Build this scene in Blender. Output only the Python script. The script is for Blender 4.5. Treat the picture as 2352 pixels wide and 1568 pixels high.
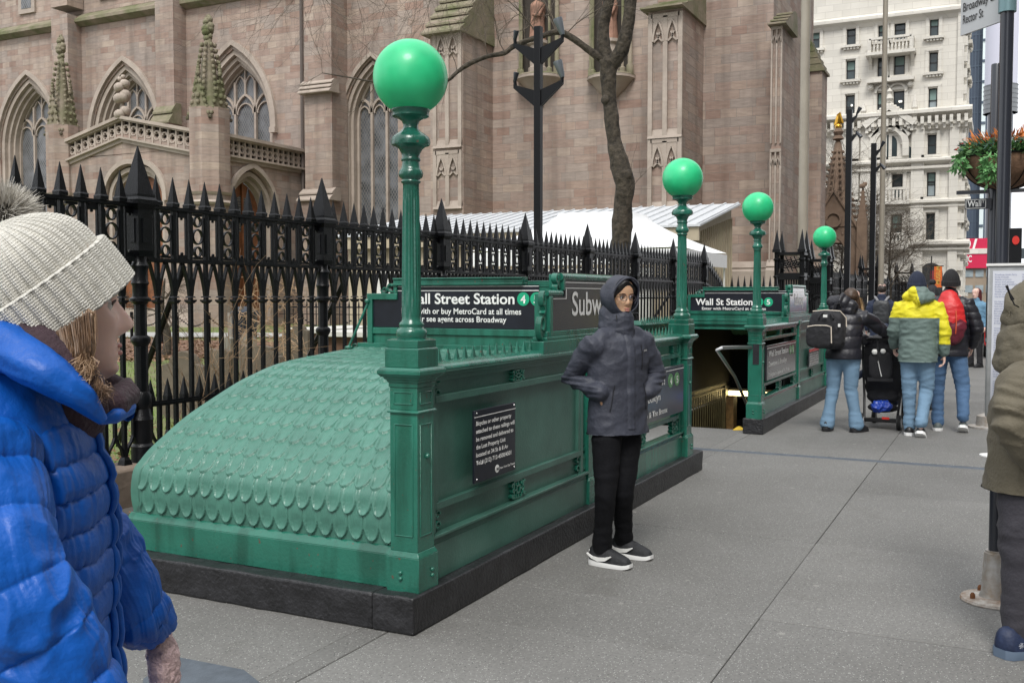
import bpy, math, random
import numpy as np
from mathutils import Vector, Matrix, noise
random.seed(7)
rng = np.random.default_rng(7)
R = math.radians
for o in list(bpy.data.objects): bpy.data.objects.remove(o)
SC = bpy.context.scene
COL = SC.collection
# ---------------------------------------------------------------- camera
CAMH = 1.55
YAW, PITCH, FPX, PCX, PCY = R(26.2397), R(2.6502), 2290.0, 1176.0, 784.0
cam = bpy.data.cameras.new('camera'); cam.sensor_width = 36; cam.sensor_fit = 'HORIZONTAL'
cam.lens = 36 * FPX / 2352; cam.clip_start = .05; cam.clip_end = 3000
camo = bpy.data.objects.new('camera', cam); COL.objects.link(camo); SC.camera = camo
camo.location = (0, 0, CAMH); camo.rotation_euler = (R(90) - PITCH, 0, YAW - R(90))
# ---------------------------------------------------------------- light: overcast noon
SUN_EL, SUN_AZ = R(52), R(200)          # azimuth of the sun seen from the origin, from +X towards +Y
w = bpy.data.worlds.new('World'); SC.world = w; w.use_nodes = True
nt = w.node_tree; nt.nodes.clear()
sky = nt.nodes.new('ShaderNodeTexSky'); sky.sky_type = 'NISHITA'; sky.sun_disc = False
sky.sun_elevation = SUN_EL; sky.sun_rotation = R(90) - SUN_AZ; sky.air_density = 1.0; sky.dust_density = 4.0
hs = nt.nodes.new('ShaderNodeHueSaturation'); hs.inputs['Saturation'].default_value = .12
mx = nt.nodes.new('ShaderNodeMixRGB'); mx.inputs[0].default_value = .72; mx.inputs[2].default_value = (11.0, 11.3, 11.8, 1)
bgn = nt.nodes.new('ShaderNodeBackground'); bgn.inputs[1].default_value = .093
wo = nt.nodes.new('ShaderNodeOutputWorld')
nt.links.new(sky.outputs[0], hs.inputs['Color']); nt.links.new(hs.outputs[0], mx.inputs[1])
nt.links.new(mx.outputs[0], bgn.inputs[0]); nt.links.new(bgn.outputs[0], wo.inputs[0])
sl = bpy.data.lights.new('sun', 'SUN'); sl.energy = 1.5; sl.angle = R(20); sl.color = (1, .97, .92)
so = bpy.data.objects.new('sun', sl); COL.objects.link(so)
sd = Vector((math.cos(SUN_AZ) * math.cos(SUN_EL), math.sin(SUN_AZ) * math.cos(SUN_EL), math.sin(SUN_EL)))
so.rotation_euler = sd.to_track_quat('Z', 'Y').to_euler(); so.location = sd * 60
SC.render.engine = 'CYCLES'
SC.view_settings.view_transform = 'Standard'; SC.view_settings.look = 'None'
SC.view_settings.exposure = .72; SC.view_settings.gamma = 1
# ---------------------------------------------------------------- measuring helpers (photo pixel of a 2352x1568 print -> place on a known plane)
_f = np.array([math.cos(YAW) * math.cos(PITCH), math.sin(YAW) * math.cos(PITCH), -math.sin(PITCH)])
_r = np.array([math.sin(YAW), -math.cos(YAW), 0.0]); _u = np.cross(_r, _f); _C = np.array([0, 0, CAMH])
def ray(a, b): return _f * FPX + _r * (a - PCX) - _u * (b - PCY)
def on_x(a, b, X):
    v = ray(a, b); p = _C + v * (X / v[0]); return float(p[1]), float(p[2])
def on_y(a, b, Y):
    v = ray(a, b); p = _C + v * (Y / v[1]); return float(p[0]), float(p[2])
def on_z(a, b, z=0.0):
    v = ray(a, b); p = _C + v * ((z - CAMH) / v[2]); return float(p[0]), float(p[1])
# ---------------------------------------------------------------- mesh helpers
class MB:
    def __init__(s): s.v = []; s.f = []
    def add(s, vs, fs):
        n = len(s.v); s.v += [tuple(map(float, p)) for p in vs]; s.f += [tuple(i + n for i in f) for f in fs]; return s
    def box(s, x0, x1, y0, y1, z0, z1):
        x0, x1 = sorted((x0, x1)); y0, y1 = sorted((y0, y1)); z0, z1 = sorted((z0, z1))
        return s.add([(x0, y0, z0), (x1, y0, z0), (x1, y1, z0), (x0, y1, z0), (x0, y0, z1), (x1, y0, z1), (x1, y1, z1), (x0, y1, z1)],
                     [(0, 3, 2, 1), (4, 5, 6, 7), (0, 1, 5, 4), (1, 2, 6, 5), (2, 3, 7, 6), (3, 0, 4, 7)])
    def frus(s, cx, cy, z0, z1, a0, a1, b0=None, b1=None):      # square frustum, half widths a0 (bottom) a1 (top)
        b0 = a0 if b0 is None else b0; b1 = a1 if b1 is None else b1
        return s.add([(cx - a0, cy - b0, z0), (cx + a0, cy - b0, z0), (cx + a0, cy + b0, z0), (cx - a0, cy + b0, z0),
                      (cx - a1, cy - b1, z1), (cx + a1, cy - b1, z1), (cx + a1, cy + b1, z1), (cx - a1, cy + b1, z1)],
                     [(0, 3, 2, 1), (4, 5, 6, 7), (0, 1, 5, 4), (1, 2, 6, 5), (2, 3, 7, 6), (3, 0, 4, 7)])
    def prism(s, poly, ax, d0, d1):     # poly in the plane across axis ax: 'x' (y,z), 'y' (x,z), 'z' (x,y)
        area = sum(poly[i][0] * poly[(i + 1) % len(poly)][1] - poly[(i + 1) % len(poly)][0] * poly[i][1] for i in range(len(poly)))
        if area < 0: poly = poly[::-1]
        def P(a, b, d): return (d, a, b) if ax == 'x' else ((a, d, b) if ax == 'y' else (a, b, d))
        n = len(poly); d0, d1 = min(d0, d1), max(d0, d1)
        vs = [P(a, b, d0) for a, b in poly] + [P(a, b, d1) for a, b in poly]
        lo = tuple(range(n))[::-1]; hi = tuple(range(n, 2 * n)); sd = [(i, (i + 1) % n, n + (i + 1) % n, n + i) for i in range(n)]
        if ax == 'y': lo = lo[::-1]; hi = hi[::-1]; sd = [q[::-1] for q in sd]
        return s.add(vs, [lo, hi] + sd)
    def rings(s, rs, cap=True, closed=True):
        n = len(rs[0]); vs = [p for r in rs for p in r]; fs = []
        for k in range(len(rs) - 1):
            for i in range(n if closed else n - 1):
                j = (i + 1) % n; fs.append((k * n + i, k * n + j, (k + 1) * n + j, (k + 1) * n + i))
        if cap: fs.append(tuple(range(n))[::-1]); fs.append(tuple(range((len(rs) - 1) * n, len(rs) * n)))
        return s.add(vs, fs)
    def lathe(s, prof, n=24, c=(0, 0), flute=None):
        rs = []
        for q in prof:
            r, z = q[0], q[1]; fl = q[2] if len(q) > 2 else 0
            rs.append([(c[0] + (r - fl * (i % 2)) * math.cos(2 * math.pi * i / n), c[1] + (r - fl * (i % 2)) * math.sin(2 * math.pi * i / n), z) for i in range(n)])
        return s.rings(rs)
    def tube(s, pts, rad, n=8, cap=True, flat=1.0):
        P = [Vector(p) for p in pts]; rs = []
        if not hasattr(rad, '__len__'): rad = [rad] * len(P)
        up = None
        for i, p in enumerate(P):
            t = (P[min(i + 1, len(P) - 1)] - P[max(i - 1, 0)]).normalized()
            if up is None: up = Vector((0, 0, 1)) if abs(t.z) < .9 else Vector((1, 0, 0))
            a = t.cross(up); a = a.normalized() if a.length > 1e-6 else t.orthogonal().normalized()
            b = t.cross(a) * -1; up = b
            rs.append([p + a * math.cos(2 * math.pi * k / n) * rad[i] * flat + b * math.sin(2 * math.pi * k / n) * rad[i] for k in range(n)])
        return s.rings(rs, cap)
    def sphere(s, c, r, nu=16, nv=10, sx=1, sy=1, sz=1):
        rs = []
        for j in range(1, nv):
            ph = math.pi * j / nv
            rs.append([(c[0] + r * sx * math.sin(ph) * math.cos(2 * math.pi * i / nu), c[1] + r * sy * math.sin(ph) * math.sin(2 * math.pi * i / nu), c[2] - r * sz * math.cos(ph)) for i in range(nu)])
        return s.rings(rs)
    def strip(s, pts, wid, ax, d0, d1):          # band of given width following pts in plane; list of (a,b)
        n = len(pts); L = []; Rr = []
        for i, (a, b) in enumerate(pts):
            p, q = pts[max(i - 1, 0)], pts[min(i + 1, n - 1)]
            dx, dy = q[0] - p[0], q[1] - p[1]; l = math.hypot(dx, dy) or 1
            ww = wid[i] if hasattr(wid, '__len__') else wid
            L.append((a - dy / l * ww / 2, b + dx / l * ww / 2)); Rr.append((a + dy / l * ww / 2, b - dx / l * ww / 2))
        for i in range(n - 1):
            s.prism([L[i], L[i + 1], Rr[i + 1], Rr[i]], ax, d0, d1)
        return s
    def xf(s, M):
        s.v = [tuple(M @ Vector(p)) for p in s.v]; return s
def me_from(mb, name):
    m = bpy.data.meshes.new(name); m.from_pydata(mb.v, [], mb.f); m.validate(); m.update(); return m
def finish(o, smooth):
    if smooth:
        o.data.shade_smooth()
        if smooth < 180: o.data.set_sharp_from_angle(angle=R(smooth))
def obj(name, mb, m, parent=None, smooth=35, bev=0, org=None, kind=None, seg=2):
    me = me_from(mb, name) if isinstance(mb, MB) else mb
    if org is None and parent is not None: org = parent.get('_o')
    if org is not None: me.transform(Matrix.Translation(-Vector(org)))
    o = bpy.data.objects.new(name, me); COL.objects.link(o); me.materials.append(m)
    if org is not None: o['_o'] = [float(q) for q in org]
    if parent is not None: o.parent = parent
    elif org is not None: o.location = org
    if smooth: finish(o, smooth)
    if bev:
        b = o.modifiers.new('bevel', 'BEVEL'); b.width = bev; b.segments = seg; b.limit_method = 'ANGLE'; b.angle_limit = R(40)
    if kind: o['kind'] = kind
    return o
def thing(name, label, cat, loc=(0, 0, 0), group=None, rz=0, local=False):
    o = bpy.data.objects.new(name, None); COL.objects.link(o); o.empty_display_size = .1
    o.location = loc; o.rotation_euler = (0, 0, rz); o['label'] = label; o['category'] = cat
    if not local: o['_o'] = list(loc)
    if group: o['group'] = group
    return o
def tag(o, label, cat, group=None):
    o['label'] = label; o['category'] = cat
    if group: o['group'] = group
    return o
def dup(root, loc, rz=None, label=None, scale=None):
    r = root.copy(); COL.objects.link(r); r.location = loc
    if rz is not None: r.rotation_euler = (0, 0, rz)
    if label: r['label'] = label
    if scale: r.scale = scale
    for ch in list(root.children):
        c = ch.copy(); COL.objects.link(c); c.parent = r
        for g in ch.children:
            d = g.copy(); COL.objects.link(d); d.parent = c
    return r
def evalmesh(o):
    dg = bpy.context.evaluated_depsgraph_get(); dg.update()
    return bpy.data.meshes.new_from_object(o.evaluated_get(dg))
def grid_mesh(name, P, wrap=False):          # P: (nu, nv, 3) array
    nu, nv = P.shape[:2]; idx = np.arange(nu * nv).reshape(nu, nv)
    a = idx[:-1, :-1].ravel(); b = idx[1:, :-1].ravel(); c = idx[1:, 1:].ravel(); d = idx[:-1, 1:].ravel()
    q = np.stack([a, b, c, d], 1)
    if wrap:
        q = np.concatenate([q, np.stack([idx[:-1, -1], idx[1:, -1], idx[1:, 0], idx[:-1, 0]], 1)])
    me = bpy.data.meshes.new(name); me.vertices.add(nu * nv); me.vertices.foreach_set('co', P.reshape(-1).astype(np.float32))
    me.loops.add(q.size); me.loops.foreach_set('vertex_index', q.ravel().astype(np.int32))
    me.polygons.add(len(q)); me.polygons.foreach_set('loop_start', np.arange(0, q.size, 4, dtype=np.int32))
    me.update(calc_edges=True); me.validate(); return me
def quads_mesh(name, V, n=4):                # V: (k, n, 3)
    k = len(V); me = bpy.data.meshes.new(name); me.vertices.add(k * n); me.vertices.foreach_set('co', np.asarray(V, np.float32).reshape(-1))
    me.loops.add(k * n); me.loops.foreach_set('vertex_index', np.arange(k * n, dtype=np.int32))
    me.polygons.add(k); me.polygons.foreach_set('loop_start', np.arange(0, k * n, n, dtype=np.int32)); me.update(calc_edges=True); me.validate(); return me
def text(s, m, parent, org, ux, uz, h, wid=None, bold=.012, name='lettering', align=0, th=.0015, maxw=None):
    """letters of cap height h; org = baseline start, ux right direction, uz up; wid = total width"""
    cu = bpy.data.curves.new('t', 'FONT'); cu.body = s; cu.size = 1; cu.offset = bold; cu.extrude = 0; cu.space_character = 1.0; cu.resolution_u = 4
    o = bpy.data.objects.new('t', cu); COL.objects.link(o); me = evalmesh(o); bpy.data.objects.remove(o)
    n = len(me.vertices); co = np.empty(n * 3); me.vertices.foreach_get('co', co); co = co.reshape(-1, 3)
    cap = .729; k = h / cap; x0, x1 = co[:, 0].min(), co[:, 0].max()
    kx = (wid / (x1 - x0)) if wid else k * .92
    if align: co[:, 0] -= (x0 + x1) / 2
    else: co[:, 0] -= x0
    ux = np.array(ux, float); uz = np.array(uz, float); nrm = np.cross(ux, uz)
    W = np.array(org, float) + co[:, :1] * kx * ux + co[:, 1:2] * k * uz + nrm * th
    me.vertices.foreach_set('co', W.reshape(-1)); me.update()
    return obj(name, me, m, parent, smooth=0)
# ---------------------------------------------------------------- materials
MATS = {}
def mat(name, col, rough=.6, metal=0, var=0, vs=6, bump=0, bs=40, col2=None, emit=None, es=1, spec=.5, alpha=None, trans=0, coat=0, space='OBJ', sheen=0, sss=0):
    if name in MATS: return MATS[name]
    m = bpy.data.materials.new(name); m.use_nodes = True; MATS[name] = m
    nt = m.node_tree; b = nt.nodes['Principled BSDF']; L = nt.links
    c = (*col, 1)
    b.inputs['Base Color'].default_value = c; b.inputs['Roughness'].default_value = rough; b.inputs['Metallic'].default_value = metal
    b.inputs['Specular IOR Level'].default_value = spec
    if trans: b.inputs['Transmission Weight'].default_value = trans
    if coat: b.inputs['Coat Weight'].default_value = coat; b.inputs['Coat Roughness'].default_value = .15
    if sheen: b.inputs['Sheen Weight'].default_value = sheen
    if sss: b.inputs['Subsurface Weight'].default_value = sss; b.inputs['Subsurface Radius'].default_value = (.01, .004, .002); b.inputs['Subsurface Scale'].default_value = 1
    if emit: b.inputs['Emission Color'].default_value = (*emit, 1); b.inputs['Emission Strength'].default_value = es
    tc = nt.nodes.new('ShaderNodeTexCoord'); src = tc.outputs['Object']
    if space == 'WORLD':
        g = nt.nodes.new('ShaderNodeNewGeometry'); src = g.outputs['Position']
    if var or col2:
        nz = nt.nodes.new('ShaderNodeTexNoise'); nz.inputs['Scale'].default_value = vs; nz.inputs['Detail'].default_value = 6; nz.inputs['Roughness'].default_value = .65
        L.new(src, nz.inputs['Vector'])
        rp = nt.nodes.new('ShaderNodeValToRGB'); rp.color_ramp.elements[0].position = .32; rp.color_ramp.elements[1].position = .68
        a2 = col2 or tuple(x * (1 - var) for x in col); b2 = tuple(min(1, x * (1 + var)) for x in col) if not col2 else col
        rp.color_ramp.elements[0].color = (*a2, 1); rp.color_ramp.elements[1].color = (*b2, 1)
        L.new(nz.outputs['Fac'], rp.inputs[0]); L.new(rp.outputs[0], b.inputs['Base Color'])
        if rough > .15:
            mr = nt.nodes.new('ShaderNodeMapRange'); mr.inputs['To Min'].default_value = min(1, rough * 1.15); mr.inputs['To Max'].default_value = rough * .8
            L.new(nz.outputs['Fac'], mr.inputs[0]); L.new(mr.outputs[0], b.inputs['Roughness'])
    if bump:
        n2 = nt.nodes.new('ShaderNodeTexNoise'); n2.inputs['Scale'].default_value = bs; n2.inputs['Detail'].default_value = 5
        L.new(src, n2.inputs['Vector']); bp = nt.nodes.new('ShaderNodeBump'); bp.inputs['Strength'].default_value = min(1, bump); bp.inputs['Distance'].default_value = .01 if bs > 10 else .05
        L.new(n2.outputs['Fac'], bp.inputs['Height']); L.new(bp.outputs[0], b.inputs['Normal'])
    return m
def green_mat():
    """thick glossy station green: darker faded areas, chips of rust"""
    m = mat('green_paint', (.015, .12, .08), .22, bump=.25, bs=55, spec=.5, coat=.3); nt = m.node_tree; b = nt.nodes['Principled BSDF']; L = nt.links
    g = nt.nodes.new('ShaderNodeNewGeometry')
    n1 = nt.nodes.new('ShaderNodeTexNoise'); n1.inputs['Scale'].default_value = 2.5; n1.inputs['Detail'].default_value = 6; L.new(g.outputs['Position'], n1.inputs['Vector'])
    r1 = nt.nodes.new('ShaderNodeValToRGB'); e = r1.color_ramp.elements; e[0].position = .3; e[0].color = (.013, .102, .070, 1); e[1].position = .7; e[1].color = (.022, .165, .114, 1)
    L.new(n1.outputs['Fac'], r1.inputs[0])
    n2 = nt.nodes.new('ShaderNodeTexNoise'); n2.inputs['Scale'].default_value = 38; n2.inputs['Detail'].default_value = 3; L.new(g.outputs['Position'], n2.inputs['Vector'])
    r2 = nt.nodes.new('ShaderNodeValToRGB'); e = r2.color_ramp.elements; e[0].position = .70; e[0].color = (0, 0, 0, 1); e[1].position = .715; e[1].color = (1, 1, 1, 1)
    L.new(n2.outputs['Fac'], r2.inputs[0])
    mxx = nt.nodes.new('ShaderNodeMixRGB'); mxx.inputs[2].default_value = (.10, .07, .05, 1); L.new(r2.outputs[0], mxx.inputs[0]); L.new(r1.outputs[0], mxx.inputs[1])
    n5 = nt.nodes.new('ShaderNodeTexNoise'); n5.inputs['Scale'].default_value = 1; n5.inputs['Detail'].default_value = 7; s5 = nt.nodes.new('ShaderNodeMapping'); s5.inputs['Scale'].default_value = (11, 11, 1.6); L.new(g.outputs['Position'], s5.inputs[0]); L.new(s5.outputs[0], n5.inputs['Vector'])
    r5 = nt.nodes.new('ShaderNodeValToRGB'); r5.color_ramp.elements[0].position = .36; r5.color_ramp.elements[0].color = (.66, .68, .66, 1); r5.color_ramp.elements[1].position = .52; r5.color_ramp.elements[1].color = (1.03, 1.03, 1.03, 1); L.new(n5.outputs['Fac'], r5.inputs[0]); m5 = nt.nodes.new('ShaderNodeMixRGB'); m5.blend_type = 'MULTIPLY'; m5.inputs[0].default_value = 1; L.new(mxx.outputs[0], m5.inputs[1]); L.new(r5.outputs[0], m5.inputs[2])
    L.new(m5.outputs[0], b.inputs['Base Color']); return m
GREEN = green_mat()
GREEN2 = mat('green_panel_paint', (.050, .135, .105), .32, var=.22, vs=3, bump=.15, bs=60)
SIGNBLK = mat('sign_black', (.012, .014, .022), .32, var=.3, vs=5)
SIGNWHT = mat('sign_white', (.82, .82, .80), .4)
SIGNGRN = mat('route_green', (.012, .38, .20), .4)
SIGNGRN2 = mat('route_green_side', (.10, .26, .10), .4)
IRON = mat('black_iron', (.004, .0044, .0056), .34, var=.5, vs=9, bump=.35, bs=90, spec=.28)
CHAR = mat('kerb_black', (.017, .017, .019), .42, var=.5, vs=9, bump=.8, bs=45, spec=.5)
HOODP = mat('skylit_hood_paint', (.060, .185, .140), .44, var=.16, vs=5, bump=.15, bs=60, coat=.12)  # paler than the post green: sky sheen on the hood put into its colour
STEEL = mat('steel', (.5, .5, .5), .3, metal=1, var=.1)
ALU = mat('aluminium', (.42, .43, .43), .45, metal=.6, var=.15, vs=12)
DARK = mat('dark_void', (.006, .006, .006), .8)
WHITE = mat('white_plastic', (.75, .75, .73), .45, var=.05)
# ================================================================ ground
def concrete_mat(kk=1.0, nm='pavement_concrete'):
    m = mat(nm, (.22, .22, .21), .75, space='WORLD'); nt = m.node_tree; b = nt.nodes['Principled BSDF']; L = nt.links
    g = nt.nodes.new('ShaderNodeNewGeometry'); P = g.outputs['Position']
    def nz(sc, det=5, ro=.6):
        n = nt.nodes.new('ShaderNodeTexNoise'); n.inputs['Scale'].default_value = sc; n.inputs['Detail'].default_value = det; n.inputs['Roughness'].default_value = ro; L.new(P, n.inputs['Vector']); return n
    def ramp(src, a, ca, bb, cb):
        r = nt.nodes.new('ShaderNodeValToRGB'); e = r.color_ramp.elements; e[0].position = a; e[0].color = (*ca, 1); e[1].position = bb; e[1].color = (*cb, 1); L.new(src, r.inputs[0]); return r.outputs[0]
    base = ramp(nz(.7).outputs['Fac'], .25, (.124, .122, .116), .75, (.188, .186, .179))
    fine = ramp(nz(60, 4).outputs['Fac'], .3, (.78, .78, .78), .7, (1.15, 1.15, 1.15))
    mu = nt.nodes.new('ShaderNodeMixRGB'); mu.blend_type = 'MULTIPLY'; mu.inputs[0].default_value = 1; L.new(base, mu.inputs[1]); L.new(fine, mu.inputs[2]); cur = mu.outputs[0]
    mk = nt.nodes.new('ShaderNodeMixRGB'); mk.blend_type = 'MULTIPLY'; mk.inputs[0].default_value = 1; mk.inputs[2].default_value = (kk, kk * .995, kk * .985, 1); L.new(cur, mk.inputs[1]); cur = mk.outputs[0]
    for sc, th, c in ((140, .25, (.46, .46, .44)), (66, .14, (.36, .355, .33)), (90, .24, (.05, .05, .048)), (34, .10, (.30, .295, .28))):
        v = nt.nodes.new('ShaderNodeTexVoronoi'); v.inputs['Scale'].default_value = sc; L.new(P, v.inputs['Vector'])
        k = ramp(v.outputs['Distance'], th, (1, 1, 1), th + .12, (0, 0, 0))
        vc = nt.nodes.new('ShaderNodeSeparateColor'); L.new(v.outputs['Color'], vc.inputs[0])
        gate = nt.nodes.new('ShaderNodeMath'); gate.operation = 'GREATER_THAN'; gate.inputs[1].default_value = .87; L.new(vc.outputs[0], gate.inputs[0])
        mm = nt.nodes.new('ShaderNodeMath'); mm.operation = 'MULTIPLY'; L.new(k, mm.inputs[0]); L.new(gate.outputs[0], mm.inputs[1])
        mi = nt.nodes.new('ShaderNodeMixRGB'); mi.inputs[2].default_value = (*c, 1); L.new(mm.outputs[0], mi.inputs[0]); L.new(cur, mi.inputs[1]); cur = mi.outputs[0]
    # old gum spots
    v = nt.nodes.new('ShaderNodeTexVoronoi'); v.inputs['Scale'].default_value = 3.1; L.new(P, v.inputs['Vector'])
    k = ramp(v.outputs['Distance'], .045, (1, 1, 1), .06, (0, 0, 0)); mi = nt.nodes.new('ShaderNodeMixRGB'); mi.inputs[2].default_value = (.30, .29, .27, 1)
    hf = nt.nodes.new('ShaderNodeMath'); hf.operation = 'MULTIPLY'; hf.inputs[1].default_value = .6; L.new(k, hf.inputs[0]); L.new(hf.outputs[0], mi.inputs[0]); L.new(cur, mi.inputs[1]); cur = mi.outputs[0]
    v = nt.nodes.new('ShaderNodeTexVoronoi'); v.inputs['Scale'].default_value = 2.2; L.new(P, v.inputs['Vector'])
    k = ramp(v.outputs['Distance'], .018, (1, 1, 1), .028, (0, 0, 0)); mi = nt.nodes.new('ShaderNodeMixRGB'); mi.inputs[2].default_value = (.06, .058, .055, 1); hf = nt.nodes.new('ShaderNodeMath'); hf.operation = 'MULTIPLY'; hf.inputs[1].default_value = .7; L.new(k, hf.inputs[0]); L.new(hf.outputs[0], mi.inputs[0]); L.new(cur, mi.inputs[1]); cur = mi.outputs[0]
    sn = ramp(nz(1.7, 8, .75).outputs['Fac'], .58, (1, 1, 1), .72, (.80, .79, .77)); mu2 = nt.nodes.new('ShaderNodeMixRGB'); mu2.blend_type = 'MULTIPLY'; mu2.inputs[0].default_value = 1; L.new(cur, mu2.inputs[1]); L.new(sn, mu2.inputs[2]); cur = mu2.outputs[0]
    L.new(cur, b.inputs['Base Color'])
    bp = nt.nodes.new('ShaderNodeBump'); bp.inputs['Strength'].default_value = .25; bp.inputs['Distance'].default_value = .004; L.new(nz(120).outputs['Fac'], bp.inputs['Height']); L.new(bp.outputs[0], b.inputs['Normal'])
    return m
CONC = concrete_mat()
JOINT = mat('joint_dirt', (.085, .08, .073), .9, space='WORLD')
ASPH = mat('asphalt', (.055, .056, .06), .85, var=.25, vs=3, bump=.4, bs=80, space='WORLD')
PATCH = mat('blue_grey_strip', (.080, .095, .115), .7, var=.2, vs=8, bump=.3, bs=90, space='WORLD')
GRASS = mat('lawn_soil', (.13, .20, .045), .9, col2=(.14, .12, .06), vs=.9, bump=.6, bs=30, space='WORLD')
H1 = (4.15, 8.2, 2.66, 3.75)      # stair wells (x0,x1,y0,y1)
H2 = (11.45, 15.6, 2.66, 3.75)
# subsoil sheet with the two stair wells left open
mb = MB()
def holed(mb, x0, x1, y0, y1, z0, z1, holes):
    xs = sorted({x0, x1, *[min(max(h[i], x0), x1) for h in holes for i in (0, 1)]}); ys = sorted({y0, y1, *[min(max(h[i], y0), y1) for h in holes for i in (2, 3)]})
    for i in range(len(xs) - 1):
        for j in range(len(ys) - 1):
            cx, cy = (xs[i] + xs[i + 1]) / 2, (ys[j] + ys[j + 1]) / 2
            if any(h[0] < cx < h[1] and h[2] < cy < h[3] for h in holes): continue
            mb.box(xs[i], xs[i + 1], ys[j], ys[j + 1], z0, z1)
holed(mb, -30, 400, -200, 300, -.4, -.011, [H1, H2])
obj('ground', mb, JOINT, kind='structure', smooth=0)
# pavement: separate slabs with open joints
mb = MB(); G = .0022
yj = on_z(2027, 1112)[1]                       # long joint
y_l = on_z(1650, 1568 * .95)[1]
xB, xA = on_z(1840, 1434)[0], on_z(1860, 1245)[0]
xS = on_z(1940, 1053)[0]
pl = (1642.6, 1568.0); plq = (2048, 1012)
yj = sum(on_z(*p)[1] for p in (pl, plq)) / 2
XS = [-6, .6, 2.2, xB, xA, xS - .075, xS + .075, xS + 2.0, xS + 4.1, xS + 6.2, xS + 8.3] + [xS + 10.5 + 2.2 * k for k in range(45)]
YS = [-3.6, -1.9, yj - 1.6 if yj - 1.6 > -1.8 else -.9, yj, 2.52, 4.15, 5.45]
YS = sorted(set(YS))
for i in range(len(XS) - 1):
    if abs(XS[i] - (xS - .075)) < 1e-6: continue
    for j in range(len(YS) - 1):
        holed(mb, XS[i] + G, XS[i + 1] - G, YS[j] + G, YS[j + 1] - G, -.03, random.uniform(-.0015, .0015), [H1, H2])
pv = obj('pavement', mb, CONC, kind='structure', bev=.003, smooth=0, seg=1); pv.data.materials.append(concrete_mat(.90, 'pavement_concrete_b')); pv.data.materials.append(concrete_mat(1.08, 'pavement_concrete_c')); _mi = [random.choice((0, 0, 1, 2)) for _ in range(len(pv.data.polygons) // 6 + 1)]
for _p in pv.data.polygons: _p.material_index = _mi[_p.index // 6]
mb = MB().box(xS - .07, xS + .07, -3.6, 5.45, -.03, -.003); obj('drain_strip', mb, PATCH, kind='structure', smooth=0)
# dark patch at the photographer's feet
mb = MB(); q = [on_z(330, 1560), on_z(405, 1510), on_z(560, 1540), on_z(760, 1700), on_z(300, 1700)]
mb.prism(q, 'z', -.001, .006); obj('pavement_patch', mb, PATCH, kind='structure', smooth=0)
# street and its kerb
mb = MB().box(-30, 400, -3.75, -3.6, -.3, .0); obj('street_kerb', mb, mat('granite_kerb', (.2, .2, .2), .7, var=.3, vs=4), kind='structure', bev=.01)
mb = MB().box(-30, 400, -18, -3.76, -.3, -.125); obj('road', mb, ASPH, kind='structure', smooth=0)
mb = MB().box(-30, 400, -24, -18.01, -.3, .0); obj('far_pavement', mb, CONC, kind='structure', smooth=0)
# churchyard: gently falling lawn
n = 60; xs = np.linspace(-8, 46, n); ys = np.linspace(5.95, 60, n); P = np.zeros((n, n, 3))
for i, x in enumerate(xs):
    for j, y in enumerate(ys):
        d = (y - 5.9); P[i, j] = (x, y, .25 * math.exp(-d / 6) + .02 * noise.noise(Vector((x * .5, y * .5, 0))) + .0)
lawn = obj('churchyard_lawn', grid_mesh('churchyard_lawn', P), GRASS, kind='structure')
mb = MB().box(-8, 46, 5.45, 5.96, -.05, .02); obj('churchyard_edge', mb, JOINT, kind='structure', smooth=0)
BARK = mat('bark_mulch', (.13, .065, .035), .95, col2=(.20, .13, .09), vs=16, bump=.8, bs=30, space='WORLD')
def floorpatch(name, pts, z, m):
    return obj(name, MB().prism(pts, 'z', z - .05, z), m, kind='structure', smooth=0)
floorpatch('mulch_bed', [on_z(0, 790, .08), on_z(0, 772, .08), on_z(700, 790, .08), on_z(820, 800, .08), on_z(820, 812, .08), on_z(0, 830, .08)], .12, BARK)
floorpatch('church_path', [on_z(-300, 763, .03), on_z(780, 769, .03), on_z(800, 775, .03), on_z(-300, 777, .03)], .10, mat('path_stone', (.36, .36, .35), .8, var=.1, vs=2, space='WORLD'))
_rg4 = np.random.default_rng(4); V = []
for k in range(5200):
    q = on_z(_rg4.uniform(-20, 830), _rg4.uniform(774, 832), .13); a = _rg4.uniform(0, 6.28); s = _rg4.uniform(.03, .075); c, sn = math.cos(a) * s, math.sin(a) * s; V.append([(q[0] + c, q[1] + sn, .13), (q[0] - sn * .5, q[1] + c * .5, .13 + s * .5), (q[0] - c, q[1] - sn, .135), (q[0] + sn * .5, q[1] - c * .5, .13 + s * .3)])
obj('mulch_chips', quads_mesh('mulch_chips', np.array(V)), mat('bark_chip', (.34, .20, .13), .9, col2=(.14, .075, .045), vs=5), kind='stuff', smooth=0)
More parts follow.
